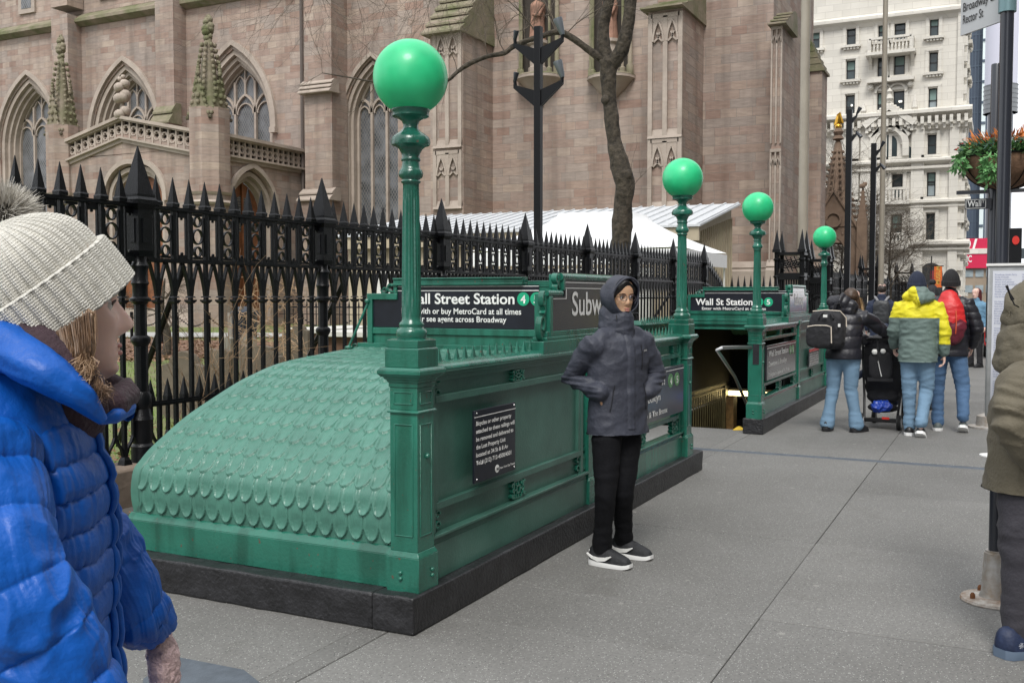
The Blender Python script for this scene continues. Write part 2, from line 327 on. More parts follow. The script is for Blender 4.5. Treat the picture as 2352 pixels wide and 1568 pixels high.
# litter and leaves along the fence
V = []
for k in range(5000):
    x = rng.uniform(3, 24); y = rng.uniform(5.3, 6.9) if k % 2 else rng.uniform(6.2, 8); a = rng.uniform(0, 6.28); s = rng.uniform(.01, .03)
    z = (.03 if y < 5.96 else .25 * math.exp(-(y - 5.9) / 6) + .03); t = rng.uniform(-.6, .6, 2)
    c, sn = math.cos(a) * s, math.sin(a) * s
    V.append([(x + c, y + sn, z + t[0] * s), (x - sn * .5, y + c * .5, z + t[1] * s), (x - c, y - sn, z - t[0] * s), (x + sn * .5, y - c * .5, z - t[1] * s)])
obj('fallen_leaves', quads_mesh('fallen_leaves', np.array(V)), mat('leaf_litter', (.28, .15, .08), .9, col2=(.12, .06, .03), vs=9), kind='stuff', smooth=0)
V = []
for k in range(26000):
    x = rng.uniform(2, 34); y = 6.1 + rng.exponential(7.0); a = rng.uniform(0, 6.28); h = rng.uniform(.03, .09) * (1 + y * .03)
    z = .25 * math.exp(-(y - 5.9) / 6); c, sn = math.cos(a) * .006 * (1 + y * .05), math.sin(a) * .006 * (1 + y * .05); lx, ly = rng.uniform(-.04, .04, 2)
    if noise.noise(Vector((x * .6, y * .6, 3))) < -.12: continue
    V.append([(x - c, y - sn, z), (x + c, y + sn, z), (x + lx, y + ly, z + h)])
obj('grass', quads_mesh('grass', np.array(V), 3), mat('grass_blade', (.15, .28, .05), .8, col2=(.24, .26, .09), vs=1.2), kind='stuff', smooth=0)
# ================================================================ subway entrances
YP, YL = 2.48, 3.90        # centre lines of the two side railings
def spiral(cx, cz, r0, r1, a0, a1, n=22):
    return [(cx + (r0 + (r1 - r0) * t / n) * math.cos(a0 + (a1 - a0) * t / n), cz + (r0 + (r1 - r0) * t / n) * math.sin(a0 + (a1 - a0) * t / n)) for t in range(n + 1)]
def lattice(mb, a0, a1, b0, b1, y0, y1, scr=True, ax='y'):
    """cast square fret between two pairs of scrolls, in the (a,b) plane"""
    t = .009
    def bar(p0, p1, q0, q1, k=0):
        if ax == 'y': mb.box(p0, p1, y0 + k, y1 - k, q0, q1)
        else: mb.box(y0 + k, y1 - k, p0, p1, q0, q1)
    bar(a0, a0 + t, b0, b1); bar(a1 - t, a1, b0, b1); bar(a0 + t, a1 - t, b0, b0 + t); bar(a0 + t, a1 - t, b1 - t, b1)
    cx, cz = (a0 + a1) / 2, (b0 + b1) / 2; w, h = (a1 - a0) * .22, (b1 - b0) * .22
    bar(cx - w, cx + w, cz - h, cz - h + t, .002); bar(cx - w, cx + w, cz + h - t, cz + h, .002); bar(cx - w, cx - w + t, cz - h + t, cz + h - t, .002); bar(cx + w - t, cx + w, cz - h + t, cz + h - t, .002)
    bar(a0 + t, cx - w, cz - t / 2, cz + t / 2, .003); bar(cx + w, a1 - t, cz - t / 2, cz + t / 2, .003); bar(cx - t / 2, cx + t / 2, b0 + t, cz - h, .003); bar(cx - t / 2, cx + t / 2, cz + h, b1 - t, .003)
    for sx in (-1, 1):
        for sz in (-1, 1): bar(cx + sx * w * 1.45 - t / 2, cx + sx * w * 1.45 + t / 2, cz + sz * h * 1.45 - t, cz + sz * h * 1.45 + t, .004)
    if scr:
        r = (b1 - b0) * .25
        for sx, ae in ((-1, a0), (1, a1)):
            for sz in (-1, 1):
                c = (ae + sx * (r * .85), cz + sz * r)
                pts = spiral(c[0], c[1], r * .92, r * .25, math.pi / 2 * -sz, math.pi / 2 * -sz + sx * sz * -4.6, 14)
                mb.strip(pts, .010, ax, y0 + .004, y1 - .004)
                n = 10; ring = [(c[0] + r * .33 * math.cos(i * 6.2832 / n), c[1] + r * .33 * math.sin(i * 6.2832 / n)) for i in range(n)]
                mb.prism(ring, ax, y0 + .002, y1 - .002)
def scroll_bracket(mb, x, z0, z1, sgn, y0, y1, ax='y'):
    """big S scroll standing against an upright at x, bulging towards sgn"""
    h = z1 - z0; r = h * .29
    F = lambda L_: [(x + (a - x) * .60, b) for a, b in L_]
    mb.strip(F([(x + sgn * .004, z0)] + spiral(x + sgn * r * .85, z0 + r, r, r * .22, -math.pi / 2 if sgn < 0 else -math.pi / 2, -math.pi / 2 + (-sgn if sgn < 0 else -1) * 0 + (-1 if sgn < 0 else 1) * 6.6, 30)), .014, ax, y0, y1)
    r2 = h * .17
    mb.strip(F(spiral(x + sgn * r2 * .8, z1 - r2, r2, r2 * .25, math.pi / 2, math.pi / 2 + (1 if sgn < 0 else -1) * 6.0, 26)), .012, ax, y0, y1)
    zc0, zc1 = z0 + 2 * r - .01, z1 - 2 * r2 + .01
    mb.strip(F([(x + sgn * r * .6, zc0), (x + sgn * .012, (zc0 + zc1) / 2), (x + sgn * r2 * .8, zc1)]), .014, ax, y0, y1)
def lamp_post(x, y, zc, label, xg=None):
    """square cast pedestal, fluted column and green globe"""
    t = thing('station_lamp', label, 'lamp post', (x, y, .174), 'green globe lamps of the subway entrances')
    mb = MB(); fr = lambda z0, z1, a, b=None: mb.frus(x, y, z0, z1, a, a if b is None else b)
    fr(.165, .335, .0885); fr(.335, .36, .0885, .076); fr(.36, 1.005, .0745); fr(1.005, 1.012, .084, .086); fr(1.012, 1.02, .086, .078); fr(1.02, 1.125, .0745)
    fr(1.125, 1.145, .079); fr(1.145, 1.16, .081, .088); fr(1.16, 1.172, .092, .098)
    fr(1.172, 1.186, .104, .116); fr(1.186, 1.205, .118, .118); fr(1.205, 1.218, .116, .106)
    fr(1.218, 1.302, .0905); fr(1.302, 1.308, .091, .084); fr(1.308, 1.343, .0835); fr(1.343, 1.35, .083, .066)
    for ax, s in (('x', -1), ('x', 1), ('y', -1), ('y', 1)):      # recessed-looking panel frames
        for z0, z1 in ((.43, .955), (1.045, 1.105)):
            e = .0745; a = .052
            for (p0, p1, q0, q1) in ((-a, a, z1 - .006, z1), (-a, a, z0, z0 + .006), (-a, -a + .006, z0, z1), (a - .006, a, z0, z1)):
                if ax == 'x': mb.box(x + s * (e - .001), x + s * (e + .004), y + p0, y + p1, q0, q1)
                else: mb.box(x + p0, x + p1, y + s * (e - .001), y + s * (e + .004), q0, q1)
    for dz in (.235, .262): mb.sphere((x - .09, y + .01, dz), .011, 10, 6); mb.sphere((x + .03, y - .09, dz), .011, 10, 6)
    mb.sphere((x + .01, y - .077, .80), .014, 12, 8)
    p = obj('pedestal', mb, GREEN, t, bev=.003)
    s = (zc - 1.35) / (2.554 - 1.35); Z = lambda z: 1.35 + (z - 1.35) * s
    k = [(.066, 1.345), (.071, 1.36), (.073, 1.375), (.070, 1.39), (.058, 1.397), (.056, 1.405), (.060, 1.412), (.058, 1.42), (.048, 1.43), (.046, 1.44, .0)]
    fl = .0045
    k += [(.0445, 1.445), (.046, 1.452, fl), (.0445, 1.6, fl), (.0415, 1.8, fl), (.039, 1.98, fl), (.0375, 2.06, fl), (.0375, 2.066), (.044, 2.07), (.046, 2.076), (.041, 2.083),
          (.042, 2.087), (.054, 2.097, .003), (.0575, 2.112, .003), (.053, 2.127, .003), (.046, 2.134), (.043, 2.142), (.041, 2.155), (.040, 2.168), (.045, 2.172), (.046, 2.18), (.041, 2.186),
          (.044, 2.205), (.054, 2.225, .003), (.070, 2.238, .002), (.088, 2.243, .002), (.091, 2.252, .005), (.091, 2.266, .006), (.084, 2.281, .005), (.064, 2.296, .002), (.048, 2.306), (.036, 2.32), (.034, 2.335), (.042, 2.355), (.062, 2.368),
          (.080, 2.372), (.085, 2.376), (.085, 2.395), (.088, 2.398), (.088, 2.408), (.07, 2.41)]
    k = [(q[0], Z(q[1]), q[2] if len(q) > 2 else 0) for q in k]
    obj('column', MB().lathe(k, 36, (x, y)), GREEN, t, smooth=50)
    g = MB().sphere((x, y, zc), .172, 48, 32, sz=1.0); gg = obj('globe', g, GLOBE, t, smooth=180)
    seam = MB().lathe([(.060, Z(2.403)), (.083, Z(2.409)), (.082, Z(2.419)), (.06, Z(2.421))], 32, (x, y)); obj('globe_gasket', seam, mat('rusty_gasket', (.06, .045, .03), .8, var=.5, vs=40), gg, smooth=60)
    return t
GLOBE = mat('green_globe', (.012, .40, .15), .45, coat=.25, sss=0)
def globe_setup():
    nt = GLOBE.node_tree; b = nt.nodes['Principled BSDF']; L = nt.links; b.inputs['Transmission Weight'].default_value = 0
    g = nt.nodes.new('ShaderNodeNewGeometry'); n = nt.nodes.new('ShaderNodeTexNoise'); n.inputs['Scale'].default_value = 7; L.new(g.outputs['Position'], n.inputs['Vector'])
    r = nt.nodes.new('ShaderNodeValToRGB'); e = r.color_ramp.elements; e[0].position = .3; e[0].color = (.014, .50, .20, 1); e[1].position = .75; e[1].color = (.035, .66, .28, 1); L.new(n.outputs['Fac'], r.inputs[0]); L.new(r.outputs[0], b.inputs['Base Color'])
    b.inputs['Subsurface Weight'].default_value = .25; b.inputs['Subsurface Radius'].default_value = (.02, .1, .05); b.inputs['Subsurface Scale'].default_value = .5
globe_setup()
PANSIGN = mat('enamel_side_sign', (.030, .029, .034), .16, var=.2, vs=3, coat=1)
def side_bay(e, xa, xb, y, solid, orn=True):
    """one bay of railing between posts, outer face towards -Y when y==YP"""
    s = -1 if y == YP else 1; yo = y + s * .045; d = lambda k: y + s * k
    t = obj('side_panel', (lambda m: (
        m.box(xa, xb, d(-.035), d(.040), .172, .350), m.prism([(d(-.035), .350), (d(.040), .350), (d(.034), .372), (d(.020), .380), (d(-.035), .380)], 'x', xa, xb),
        m.box(xa, xb, d(-.03), d(.056), .380, .396),
        m.box(xa, xb, d(-.03), d(.030), 1.135, 1.160), m.box(xa, xb, d(-.035), d(.045), 1.160, 1.176), m.box(xa, xb, d(-.04), d(.055), 1.176, 1.19),
        m)[-1])(MB()), GREEN if not solid else GREEN2, e, bev=.003)
    # rounded hand rail
    n = 10; prof = [(y + .056 * math.cos(math.pi * k / n), 1.192 + .034 * math.sin(math.pi * k / n)) for k in range(n + 1)]
    obj('top_rail', MB().prism(prof, 'x', xa, xb), GREEN, e, smooth=50)
    sp = MB(); k = int((xb - xa) / .088)
    for i in range(k):
        cx = xa + .05 + i * (xb - xa - .06) / k
        if solid != 'nospike':
            sp.frus(cx, y - s * .03, 1.212, 1.228, .026, .022, .02, .016); sp.frus(cx, y - s * .03, 1.228, 1.288, .016, .0015, .009, .001)
    obj('spikes', sp, GREEN, t, smooth=0)
    w = .055
    fr = MB()
    x0, x1 = xa + .085, xb - .085; za, zb = .545, 1.03
    fr.box(x0 - .04, x0, d(-.01), d(.034), .396, 1.135); fr.box(x1, x1 + .04, d(-.01), d(.034), .396, 1.135)
    fr.box(x0, x1, d(-.01), d(.036), zb, zb + .035); fr.box(x0, x1, d(-.01), d(.036), za - .035, za)
    fr.box(x0 + .002, x0 + .03, d(-.008), d(.030), za, zb); fr.box(x1 - .03, x1 - .002, d(-.008), d(.030), za, zb)
    obj('panel_frame', fr, GREEN2 if solid else GREEN, t, bev=.002)
    lt = MB(); xm = (xa + xb) / 2
    for c in ([xm] if orn else []) + [x0 + .115, x1 - .115] * (0 if solid else 1):
        lattice(lt, c - .055, c + .055, 1.067, 1.133, d(.0), d(.03)); lattice(lt, c - .055, c + .055, .40, .508, d(.0), d(.03))
    for c, sg in ((x0, 1), (x1, -1)):
        r = .028
        if solid:
            for zc0 in (1.10, .455):
                for dz in (-1, 1): lt.strip(spiral(c + sg * .03, zc0 + dz * .027, .026, .008, 0, 5.5, 14), .009, 'y', d(.004), d(.028))
        xc = c - sg * .062
        for zc0, zc1 in ((1.03, 1.12), (.405, .51)): lattice(lt, xc - .02, xc + .02, zc0, zc1, d(.004), d(.03), scr=False)
        for zc0 in (.985, .56): lt.strip(spiral(xc, zc0, .026, .007, -1.5, 5.0, 16), .009, 'y', d(.004), d(.028))
    obj('lattice', lt, GREEN, t, smooth=0)
    if solid:
        pa = MB().box(xa, xb, d(-.02), d(.008), .39, 1.14)
        obj('sheet', pa, GREEN2, t, smooth=0)
    return t
def mid_post(e, x, y):
    mb = MB(); h = .05
    mb.frus(x, y, .17, .33, .062, .062); mb.frus(x, y, .33, .35, .062, h); mb.frus(x, y, .35, 1.15, h, h); mb.frus(x, y, 1.0, 1.015, .055, .055); mb.frus(x, y, 1.15, 1.18, .052, .066); mb.frus(x, y, 1.18, 1.216, .066, .066); mb.frus(x, y, 1.216, 1.232, .064, .03)
    obj('mid_post', mb, GREEN, e, bev=.003)
def hood(e, xb, d):
    pr = [(3.962, .36), (3.950, .43), (3.948, .50), (3.963, .591), (4.002, .64), (4.049, .69), (4.13, .755), (4.259, .85), (4.40, .93), (4.587, 1.027), (4.70, 1.072), (4.826, 1.115), (4.96, 1.142), (5.12, 1.163), (5.28, 1.183), (5.46, 1.205)]
    # dense profile by arc length (Catmull-Rom)
    P = np.array(pr); q = []
    for i in range(len(P) - 1):
        p0, p1, p2, p3 = P[max(i - 1, 0)], P[i], P[i + 1], P[min(i + 2, len(P) - 1)]
        for t in np.linspace(0, 1, 20, endpoint=False): q.append(.5 * ((2 * p1) + (-p0 + p2) * t + (2 * p0 - 5 * p1 + 4 * p2 - p3) * t * t + (-p0 + 3 * p1 - 3 * p2 + p3) * t ** 3))
    q.append(P[-1]); q = np.array(q); s = np.r_[0, np.cumsum(np.hypot(*np.diff(q, axis=0).T))]
    ns, ny = 520, 520; S = np.linspace(0, s[-1], ns); X = np.interp(S, s, q[:, 0]); Z = np.interp(S, s, q[:, 1])
    tx, tz = np.gradient(X, S), np.gradient(Z, S); l = np.hypot(tx, tz); tx /= l; tz /= l; nx, nz = -tz, tx
    yL = 4.27 + (X - 3.96) * (3.83 - 4.27) / (5.45 - 3.96) if d > 0 else np.full(ns, 3.92)
    yR = 2.55; U = np.linspace(0, 1, ny); Y = yR + (yL[:, None] - yR) * U[None, :]
    pit, row, L_, W_ = .0905, .117, .33, .0445
    SS = np.broadcast_to(S[:, None], Y.shape); H = np.zeros(Y.shape)
    nr = int(s[-1] / row) + 4
    for j in range(-1, nr):
        tip = .02 + j * row; off = (j % 2) * pit / 2
        yy = (Y - 2.60 - off) / pit; c = np.round(yy); dy = (yy - c) * pit
        v = SS - tip                               # distance above the tip
        # leaf: rounded tip, widening upwards
        hw = W_ * np.sqrt(np.clip(1 - (1 - np.clip(v / .070, 0, 1)) ** 2, 0, 1))
        ins = (v > 0) & (v < L_) & (np.abs(dy) < hw)
        edge = np.clip(1 - np.abs(np.abs(dy) - hw * .86) / .0085, 0, 1) * (v < .17)
        ridge = .5 + .5 * np.cos((dy / .0150 + 1.5 * np.sin(v * 9 + c)) * 2 * math.pi)
        h = .0195 * np.clip(1 - v / L_, 0, 1) ** 1.5 + .0036 * edge + .0013 * ridge * np.clip((v - .035) / .04, 0, 1) - .0035 * (v < .0) - .006 * np.exp(-((v - .045) / .035) ** 2) * (np.abs(dy) < hw * .6)
        tipb = .007 * np.exp(-(v / .016) ** 2 - (dy / .02) ** 2)
        H = np.where(ins, np.maximum(H, h + tipb), H)
    fl = (yL[:, None] - Y)
    H = np.where(fl < .055, .006, H); H = np.where((fl >= .055) & (fl < .067), -.010, H)
    A = np.zeros((ns, ny, 3)); xx = X[:, None] + nx[:, None] * H
    A[..., 0] = xb + d * (xx - 3.95); A[..., 1] = Y; A[..., 2] = Z[:, None] + nz[:, None] * H
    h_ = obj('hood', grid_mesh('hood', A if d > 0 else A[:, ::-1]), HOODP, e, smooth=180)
    X_ = lambda x: xb + d * (x - 3.95)
    yl = float(yL[0]); yt = float(yL[-1])
    # far cheek under the hood, flat roof, skirt
    ck = MB(); n = len(q); st = 8; pts = [(X_(x), z) for x, z in q[::st]]
    for i in range(len(pts) - 1):
        a, b = pts[i], pts[i + 1]; ya = yl + (yt - yl) * i * st / n; yb2 = yl + (yt - yl) * (i + 1) * st / n
        ck.add([(a[0], ya - .003, a[1] - .004), (b[0], yb2 - .003, b[1] - .004), (b[0], yb2 - .003, .17), (a[0], ya - .003, .17)], [(0, 1, 2, 3)])
    obj('far_cheek', ck, GREEN2, h_, smooth=0)
    sk = MB(); x0, x1 = sorted((X_(3.915), X_(3.99))); sk.box(x0, x1, 2.56, yl + .01, .172, .33)
    sk.prism([(X_(3.915), .33), (X_(3.99), .33), (X_(3.99), .365), (X_(3.945), .365), (X_(3.925), .345)], 'y', 2.56, yl + .01)
    obj('hood_skirt', sk, GREEN, e, bev=.003)
    rf = MB(); x0, x1 = sorted((X_(5.46), X_(6.95))); rf.box(x0, x1, 2.55, yt, 1.185, 1.207); x0, x1 = sorted((X_(6.90), X_(6.955))); rf.box(x0, x1, 2.545, yt, 1.10, 1.184)
    x0, x1 = sorted((X_(6.955), X_(6.985))); rf.box(x0, x1, 2.54, yt, 1.165, 1.20); rf.box(x0, x1, 2.54, yt, 1.10, 1.12)
    obj('roof_slab', rf, GREEN, e, bev=.004)
    return h_
def station_sign(e, X, s, lines, yl, zs=0.0):
    """stepped name board across the roof; s = -1 faces -X"""
    y0, y1 = 2.505, yl - .04; x = lambda k: X + s * k; tx = MB
    fr = MB()
    def bx(a, b, c, d_, z0, z1): fr.box(x(a), x(b), c, d_, z0, z1)
    bx(-.05, .0, y0 - .02, yl, 1.207, 1.30); bx(-.05, .03, 2.545, yl + .07, 1.207, 1.24); bx(-.05, .012, y0, yl, 1.30, 1.342)
    bx(-.05, -.004, y0, y1, 1.342, 1.56); bx(-.05, -.004, y0 + .17, y1 - .17, 1.56, 1.63)
    bx(-.05, .02, y1, yl, 1.24, 1.562); bx(-.05, .02, y1 - .19, y1, 1.522, 1.562); bx(-.05, .018, y1 - .19, y1 - .165, 1.562, 1.66)
    bx(-.055, .03, y0 + .1, y1 - .165, 1.612, 1.628); bx(-.055, .02, y0 + .1, y1 - .165, 1.628, 1.65); bx(-.055, .028, y0 + .1, y1 - .165, 1.65, 1.66)
    t = obj('station_sign', fr, GREEN, e, bev=.003)
    sc = MB()
    for zz, rr in ((1.605, .042),): 
        sc.strip(spiral(y1 - .135, zz, rr, .010, 2.6, 2.6 + 6.5, 24), .010, 'x', x(-.03), x(.005)); sc.strip(spiral(y1 - .085, zz - .018, .026, .008, 0, -6.3, 20), .009, 'x', x(-.03), x(.005))
    obj('scroll', sc, GREEN, t, smooth=0)
    bd = MB(); p = [(y0, 1.345), (y1, 1.345), (y1, 1.52), (y1 - .168, 1.52), (y1 - .168, 1.612), (y0, 1.612)]
    bd.prism(p, 'x', x(-.004), x(.004)); b = obj('name_board', bd, SIGNBLK, t, smooth=0)
    ux = (0, -1, 0) if s < 0 else (0, 1, 0); uz = (0, 0, 1); w0, w1 = y1 - .168, y0
    ln = MB(); ln.box(x(.004), x(.0055), y0, w0 - .001, 1.576, 1.581); ln.box(x(.004), x(.0055), y0, w0 - .001, 1.603, 1.6065); obj('white_line', ln, SIGNWHT, b, smooth=0)
    for (txt, ya, yb, z, h, bo) in lines: text(txt, SIGNWHT, b, (x(.0055), ya, z), ux, uz, h, abs(ya - yb), bo)
    return t, b
def disc(name, c, r, nrm, m, parent, th=.002):
    n = 32; mb = MB(); ax = 'x' if abs(nrm[0]) else 'y'; s = nrm[0] or nrm[1]
    cc = (c[1], c[2]) if ax == 'x' else (c[0], c[2]); base = c[0] if ax == 'x' else c[1]
    mb.prism([(cc[0] + r * math.cos(6.28318 * i / n), cc[1] + r * math.sin(6.28318 * i / n)) for i in range(n)], ax, base, base + s * th)
    return obj(name, mb, m, parent, smooth=0)
def subway_sign(e, xa, xb, y=2.45):
    """stepped Subway board on the side rail, framed by scrolls, facing -Y"""
    f = MB(); yb = y + .08; yf = y - .012; st = .19
    f.box(xa - .17, xb + .17, y - .025, yb + .03, 1.20, 1.278); f.box(xa - .1, xb + .1, y - .015, yb, 1.278, 1.30); f.box(xa - .08, xb + .08, y - .008, yb, 1.30, 1.333)
    for s, x in ((-1, xa), (1, xb)):
        f.box(*sorted((x - s * -.0, x + s * .045)), yf, yb, 1.30, 1.545); f.box(*sorted((x + s * .045, x + s * .075)), yf + .02, yb, 1.30, 1.56)
        f.box(*sorted((x - s * (st - .03), x - s * (st))), yf, yb, 1.58, 1.672); f.box(*sorted((x - s * (st - .03), x - s * (st - .055))), yf + .02, yb, 1.59, 1.68)
    f.box(xa, xb, y + .004, yb, 1.333, 1.55); f.box(xa + st, xb - st, y + .004, yb, 1.55, 1.65)
    t = obj('subway_sign', f, GREEN, e, bev=.004)
    tb = MB()
    tb.tube([(xa - .06, y + .01, 1.563), (xa + st - .03, y + .01, 1.563)], .021, 12); tb.tube([(xb + .06, y + .01, 1.563), (xb - st + .03, y + .01, 1.563)], .021, 12)
    tb.tube([(xa + st - .04, y + .01, 1.664), (xb - st + .04, y + .01, 1.664)], .024, 12); obj('rounded_rail', tb, GREEN, t, smooth=60)
    sc = MB()
    for s, x in ((-1, xa - .07), (1, xb + .07)): scroll_bracket(sc, x, 1.285, 1.57, s, y + .0, y + .036)
    for s, x in ((-1, xa + st - .055), (1, xb - st + .055)):
        sc.strip(spiral(x + s * .030, 1.648, .032, .010, 1.57, 1.57 - s * 5.6, 20), .012, 'y', y, y + .036); sc.strip(spiral(x + s * .026, 1.602, .026, .009, -1.57, -1.57 + s * 5.2, 20), .011, 'y', y, y + .036)
    obj('scroll', sc, GREEN, t, smooth=0)
    b = obj('sign_board', MB().prism([(xa, 1.335), (xb, 1.335), (xb, 1.54), (xb - st, 1.54), (xb - st, 1.642), (xa + st, 1.642), (xa + st, 1.54), (xa, 1.54)], 'y', y - .006, y + .004), PANSIGN, t, smooth=0)
    ln = MB(); yy = (y - .0075, y - .006)
    for z in (1.628, 1.592): ln.box(xa + st + .005, xb - st - .005, *yy, z, z + .0045)
    for s, x in ((1, xa), (-1, xb)): ln.box(*sorted((x + s * .01, x + s * (st + .02))), *yy, 1.527, 1.5305); ln.box(*sorted((x + s * (st + .02), x + s * (st + .0235))), *yy, 1.527, 1.59)
    obj('white_line', ln, SIGNWHT, b, smooth=0)
    wtot = (xb - xa) - .60
    text('Subway', SIGNWHT, b, (xa + .30, y - .0075, 1.424), (1, 0, 0), (0, 0, 1), .155, wtot, .013)
    return t
def direction_sign(e, xa, xb, y=2.42):
    b = obj('direction_board', MB().box(xa, xb, y - .012, y + .012, .575, .975), PANSIGN, e, bev=.003)
    yy = y - .0135; w = xb - xa
    obj('white_line', MB().box(xa, xb, yy, y - .012, .940, .9445), SIGNWHT, b, smooth=0)
    text('Wall Street Station', SIGNWHT, b, (xa + .05 * w, yy, .842), (1, 0, 0), (0, 0, 1), .072, .66 * w, .014)
    text('Downtown & Brooklyn', SIGNWHT, b, (xa + .05 * w, yy, .730), (1, 0, 0), (0, 0, 1), .060, .60 * w, .012)
    text('Underpass to Uptown & The Bronx', SIGNWHT, b, (xa + .05 * w, yy, .615), (1, 0, 0), (0, 0, 1), .046, .70 * w, .012)
    for k, c in enumerate('45'):
        cx = xa + w * (.80 + .095 * k); dd = disc('route_bullet', (cx, yy + .0014, .853), .052 if w > 1.75 else .05, (0, -1), SIGNGRN2, b, .0015) if 0 else None
        n = 32; mbd = MB().prism([(cx + .066 * math.cos(6.28318 * i / n), .860 + .057 * math.sin(6.28318 * i / n)) for i in range(n)], 'y', yy - .0005, yy + .001)
        dd = obj('route_bullet', mbd, SIGNGRN2, e, smooth=0)
        text(c, SIGNWHT, dd, (cx, yy - .001, .83), (1, 0, 0), (0, 0, 1), .060, .052, .016, align=1)
    return b
def kerb(e, x0, x1, yl, closed_end):
    """painted stone kerb on three sides with worn uneven arris"""
    mb = MB(); yo, yi = 2.375, 2.60; r = .174
    mb.box(x0, x1, yo, yi, 0, r)
    if closed_end == 'near': mb.box(x0, x0 + .25, yi, yl, 0, r - .001); mb.box(x0 + .25, x1, YL - .1, yl, 0, r - .002)
    else: mb.box(x1 - .25, x1, yi, yl, 0, r - .001); mb.box(x0, x1 - .25, YL - .1, yl, 0, r - .002)
    o = obj('stone_kerb', mb, CHAR, e, bev=.012, seg=3)
    s = o.modifiers.new('sub', 'SUBSURF'); s.subdivision_type = 'SIMPLE'; s.levels = s.render_levels = 5
    tx = bpy.data.textures.get('wear') or bpy.data.textures.new('wear', 'CLOUDS'); tx.noise_scale = .12
    dm = o.modifiers.new('wear', 'DISPLACE'); dm.texture = tx; dm.strength = .016; dm.mid_level = .5
    return o
def stair_well(e, h, d):
    """dark tiled pit with steps; d=+1 descends towards +X"""
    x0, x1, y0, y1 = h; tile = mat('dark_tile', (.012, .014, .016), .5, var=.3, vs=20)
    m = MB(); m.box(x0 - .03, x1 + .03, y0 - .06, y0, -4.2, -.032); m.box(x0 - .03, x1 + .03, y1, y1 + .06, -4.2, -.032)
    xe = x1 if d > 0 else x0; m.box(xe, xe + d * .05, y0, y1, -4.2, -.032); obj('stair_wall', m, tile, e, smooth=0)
    st = MB(); n = 22
    for k in range(n):
        xs = (x0 if d > 0 else x1) + d * k * .29; z = -.17 * (k + 1)
        a, b = sorted((xs, xs + d * .30));
        if a < min(x0, x1) - .3 or b > max(x0, x1) + 2.6: break
        st.box(a, b, y0, y1, z - .3, z)
    obj('steps', st, mat('worn_step', (.09, .085, .075), .7, var=.3, vs=6), e, smooth=0)
# ---- first (near) entrance
E1 = thing('subway_entrance', 'near subway entrance with fish-scale metal hood and Wall Street Station board', 'subway entrance', (3.81, 2.375, 0))
kerb(E1, 3.807, 8.667, 4.42, 'near')
side_bay(E1, 4.045, 6.06, YP, True); mid_post(E1, 6.12, YP); side_bay(E1, 6.18, 8.25, YP, False)
mid_post(E1, 6.98, YL); side_bay(E1, 7.04, 8.25, YL, 'nospike')
mb = MB(); mb.frus(8.325, YL, .17, 1.2, .07, .07); mb.frus(8.325, YL, 1.2, 1.25, .1, .08); obj('end_post', mb, GREEN, E1, bev=.004)
hood(E1, 3.95, 1)
t, b = station_sign(E1, 5.45, -1, [
    ('Wall Street Station', 3.455, 2.666, 1.497, .068, .020), ('Enter with or buy MetroCard at all times', 3.475, 2.621, 1.433, .038, .013), ('or see agent across Broadway', 3.352, 2.721, 1.384, .037, .013)], 3.735)
for c, y in (('4', 2.607), ('5', 2.519)):
    dd = disc('route_bullet', (5.444, y, 1.527), .041, (-1, 0), SIGNGRN, t); text(c, SIGNWHT, dd, (5.4415, y, 1.502), (0, -1, 0), (0, 0, 1), .050, .034, .018, align=1)
station_sign(E1, 6.94, 1, [('Wall Street Station', 2.70, 3.50, 1.497, .068, .020)], 3.83)
mb = MB().tube([(5.43, 3.725, 1.50), (5.38, 3.84, 1.22)], .0085, 10); mb.sphere((5.425, 3.727, 1.512), .018, 10, 6); mb.lathe([(.0, 1.205), (.028, 1.206), (.028, 1.214), (.01, 1.222)], 14, (5.378, 3.842)); obj('stay_rod', mb, GREEN, E1, smooth=40)
mb = MB(); mb.strip(spiral(3.825, 1.222, .022, .006, 3.1, 8.5, 16), .009, 'x', 5.41, 5.44); obj('sill_scroll', mb, GREEN, E1, smooth=0)
subway_sign(E1, 5.51, 6.83); direction_sign(E1, 6.34, 8.155)
nb = obj('notice_board', MB().box(4.447, 4.922, 2.405, 2.418, .588, .962), SIGNBLK, E1, bev=.002); nb['label'] = 'small black notice about bicycles tied to the railings'
lines = ['Bicycles or other property', 'attached to these railings will', 'be removed and delivered to', 'the Lost Property Unit', 'located at 34 St & 8 Av', 'Tel.# (212) 712-4500/4501']
wd = [.405, .445, .430, .335, .365, .405]
for i, (s, w_) in enumerate(zip(lines, wd)): text(s, SIGNWHT, nb, (4.458, 2.403, .885 - i * .0405), (1, 0, 0), (0, 0, 1), .0225, w_, .026)
obj('white_line', MB().box(4.447, 4.922, 2.4035, 2.4055, .926, .9295), SIGNWHT, nb, smooth=0)
obj('logo_disc', MB().prism([(4.70 + .023 * math.cos(i * .314), .628 + .021 * math.sin(i * .314)) for i in range(20)], 'y', 2.4035, 2.4055), SIGNWHT, nb, smooth=0)
text('M', SIGNBLK, nb, (4.687, 2.4015, .620), (1, 0, 0), (0, 0, 1), .016, .024, .02, th=.001)
text('New York City Transit', SIGNWHT, nb, (4.728, 2.403, .622), (1, 0, 0), (0, 0, 1), .012, .18, .02)
sc = MB(); [sc.sphere((x, 2.403, z), .005, 8, 5) for x in (4.468, 4.902) for z in (.607, .948)]; obj('screw', sc, STEEL, nb)
lamp_post(3.97, YP, 2.554, 'largest green globe lamp post standing at the near corner of the scaled hood')
lamp_post(8.325, YP, 2.545, 'green globe lamp post at open end of near entrance, left of Wall St board')
stair_well(E1, H1, -1)
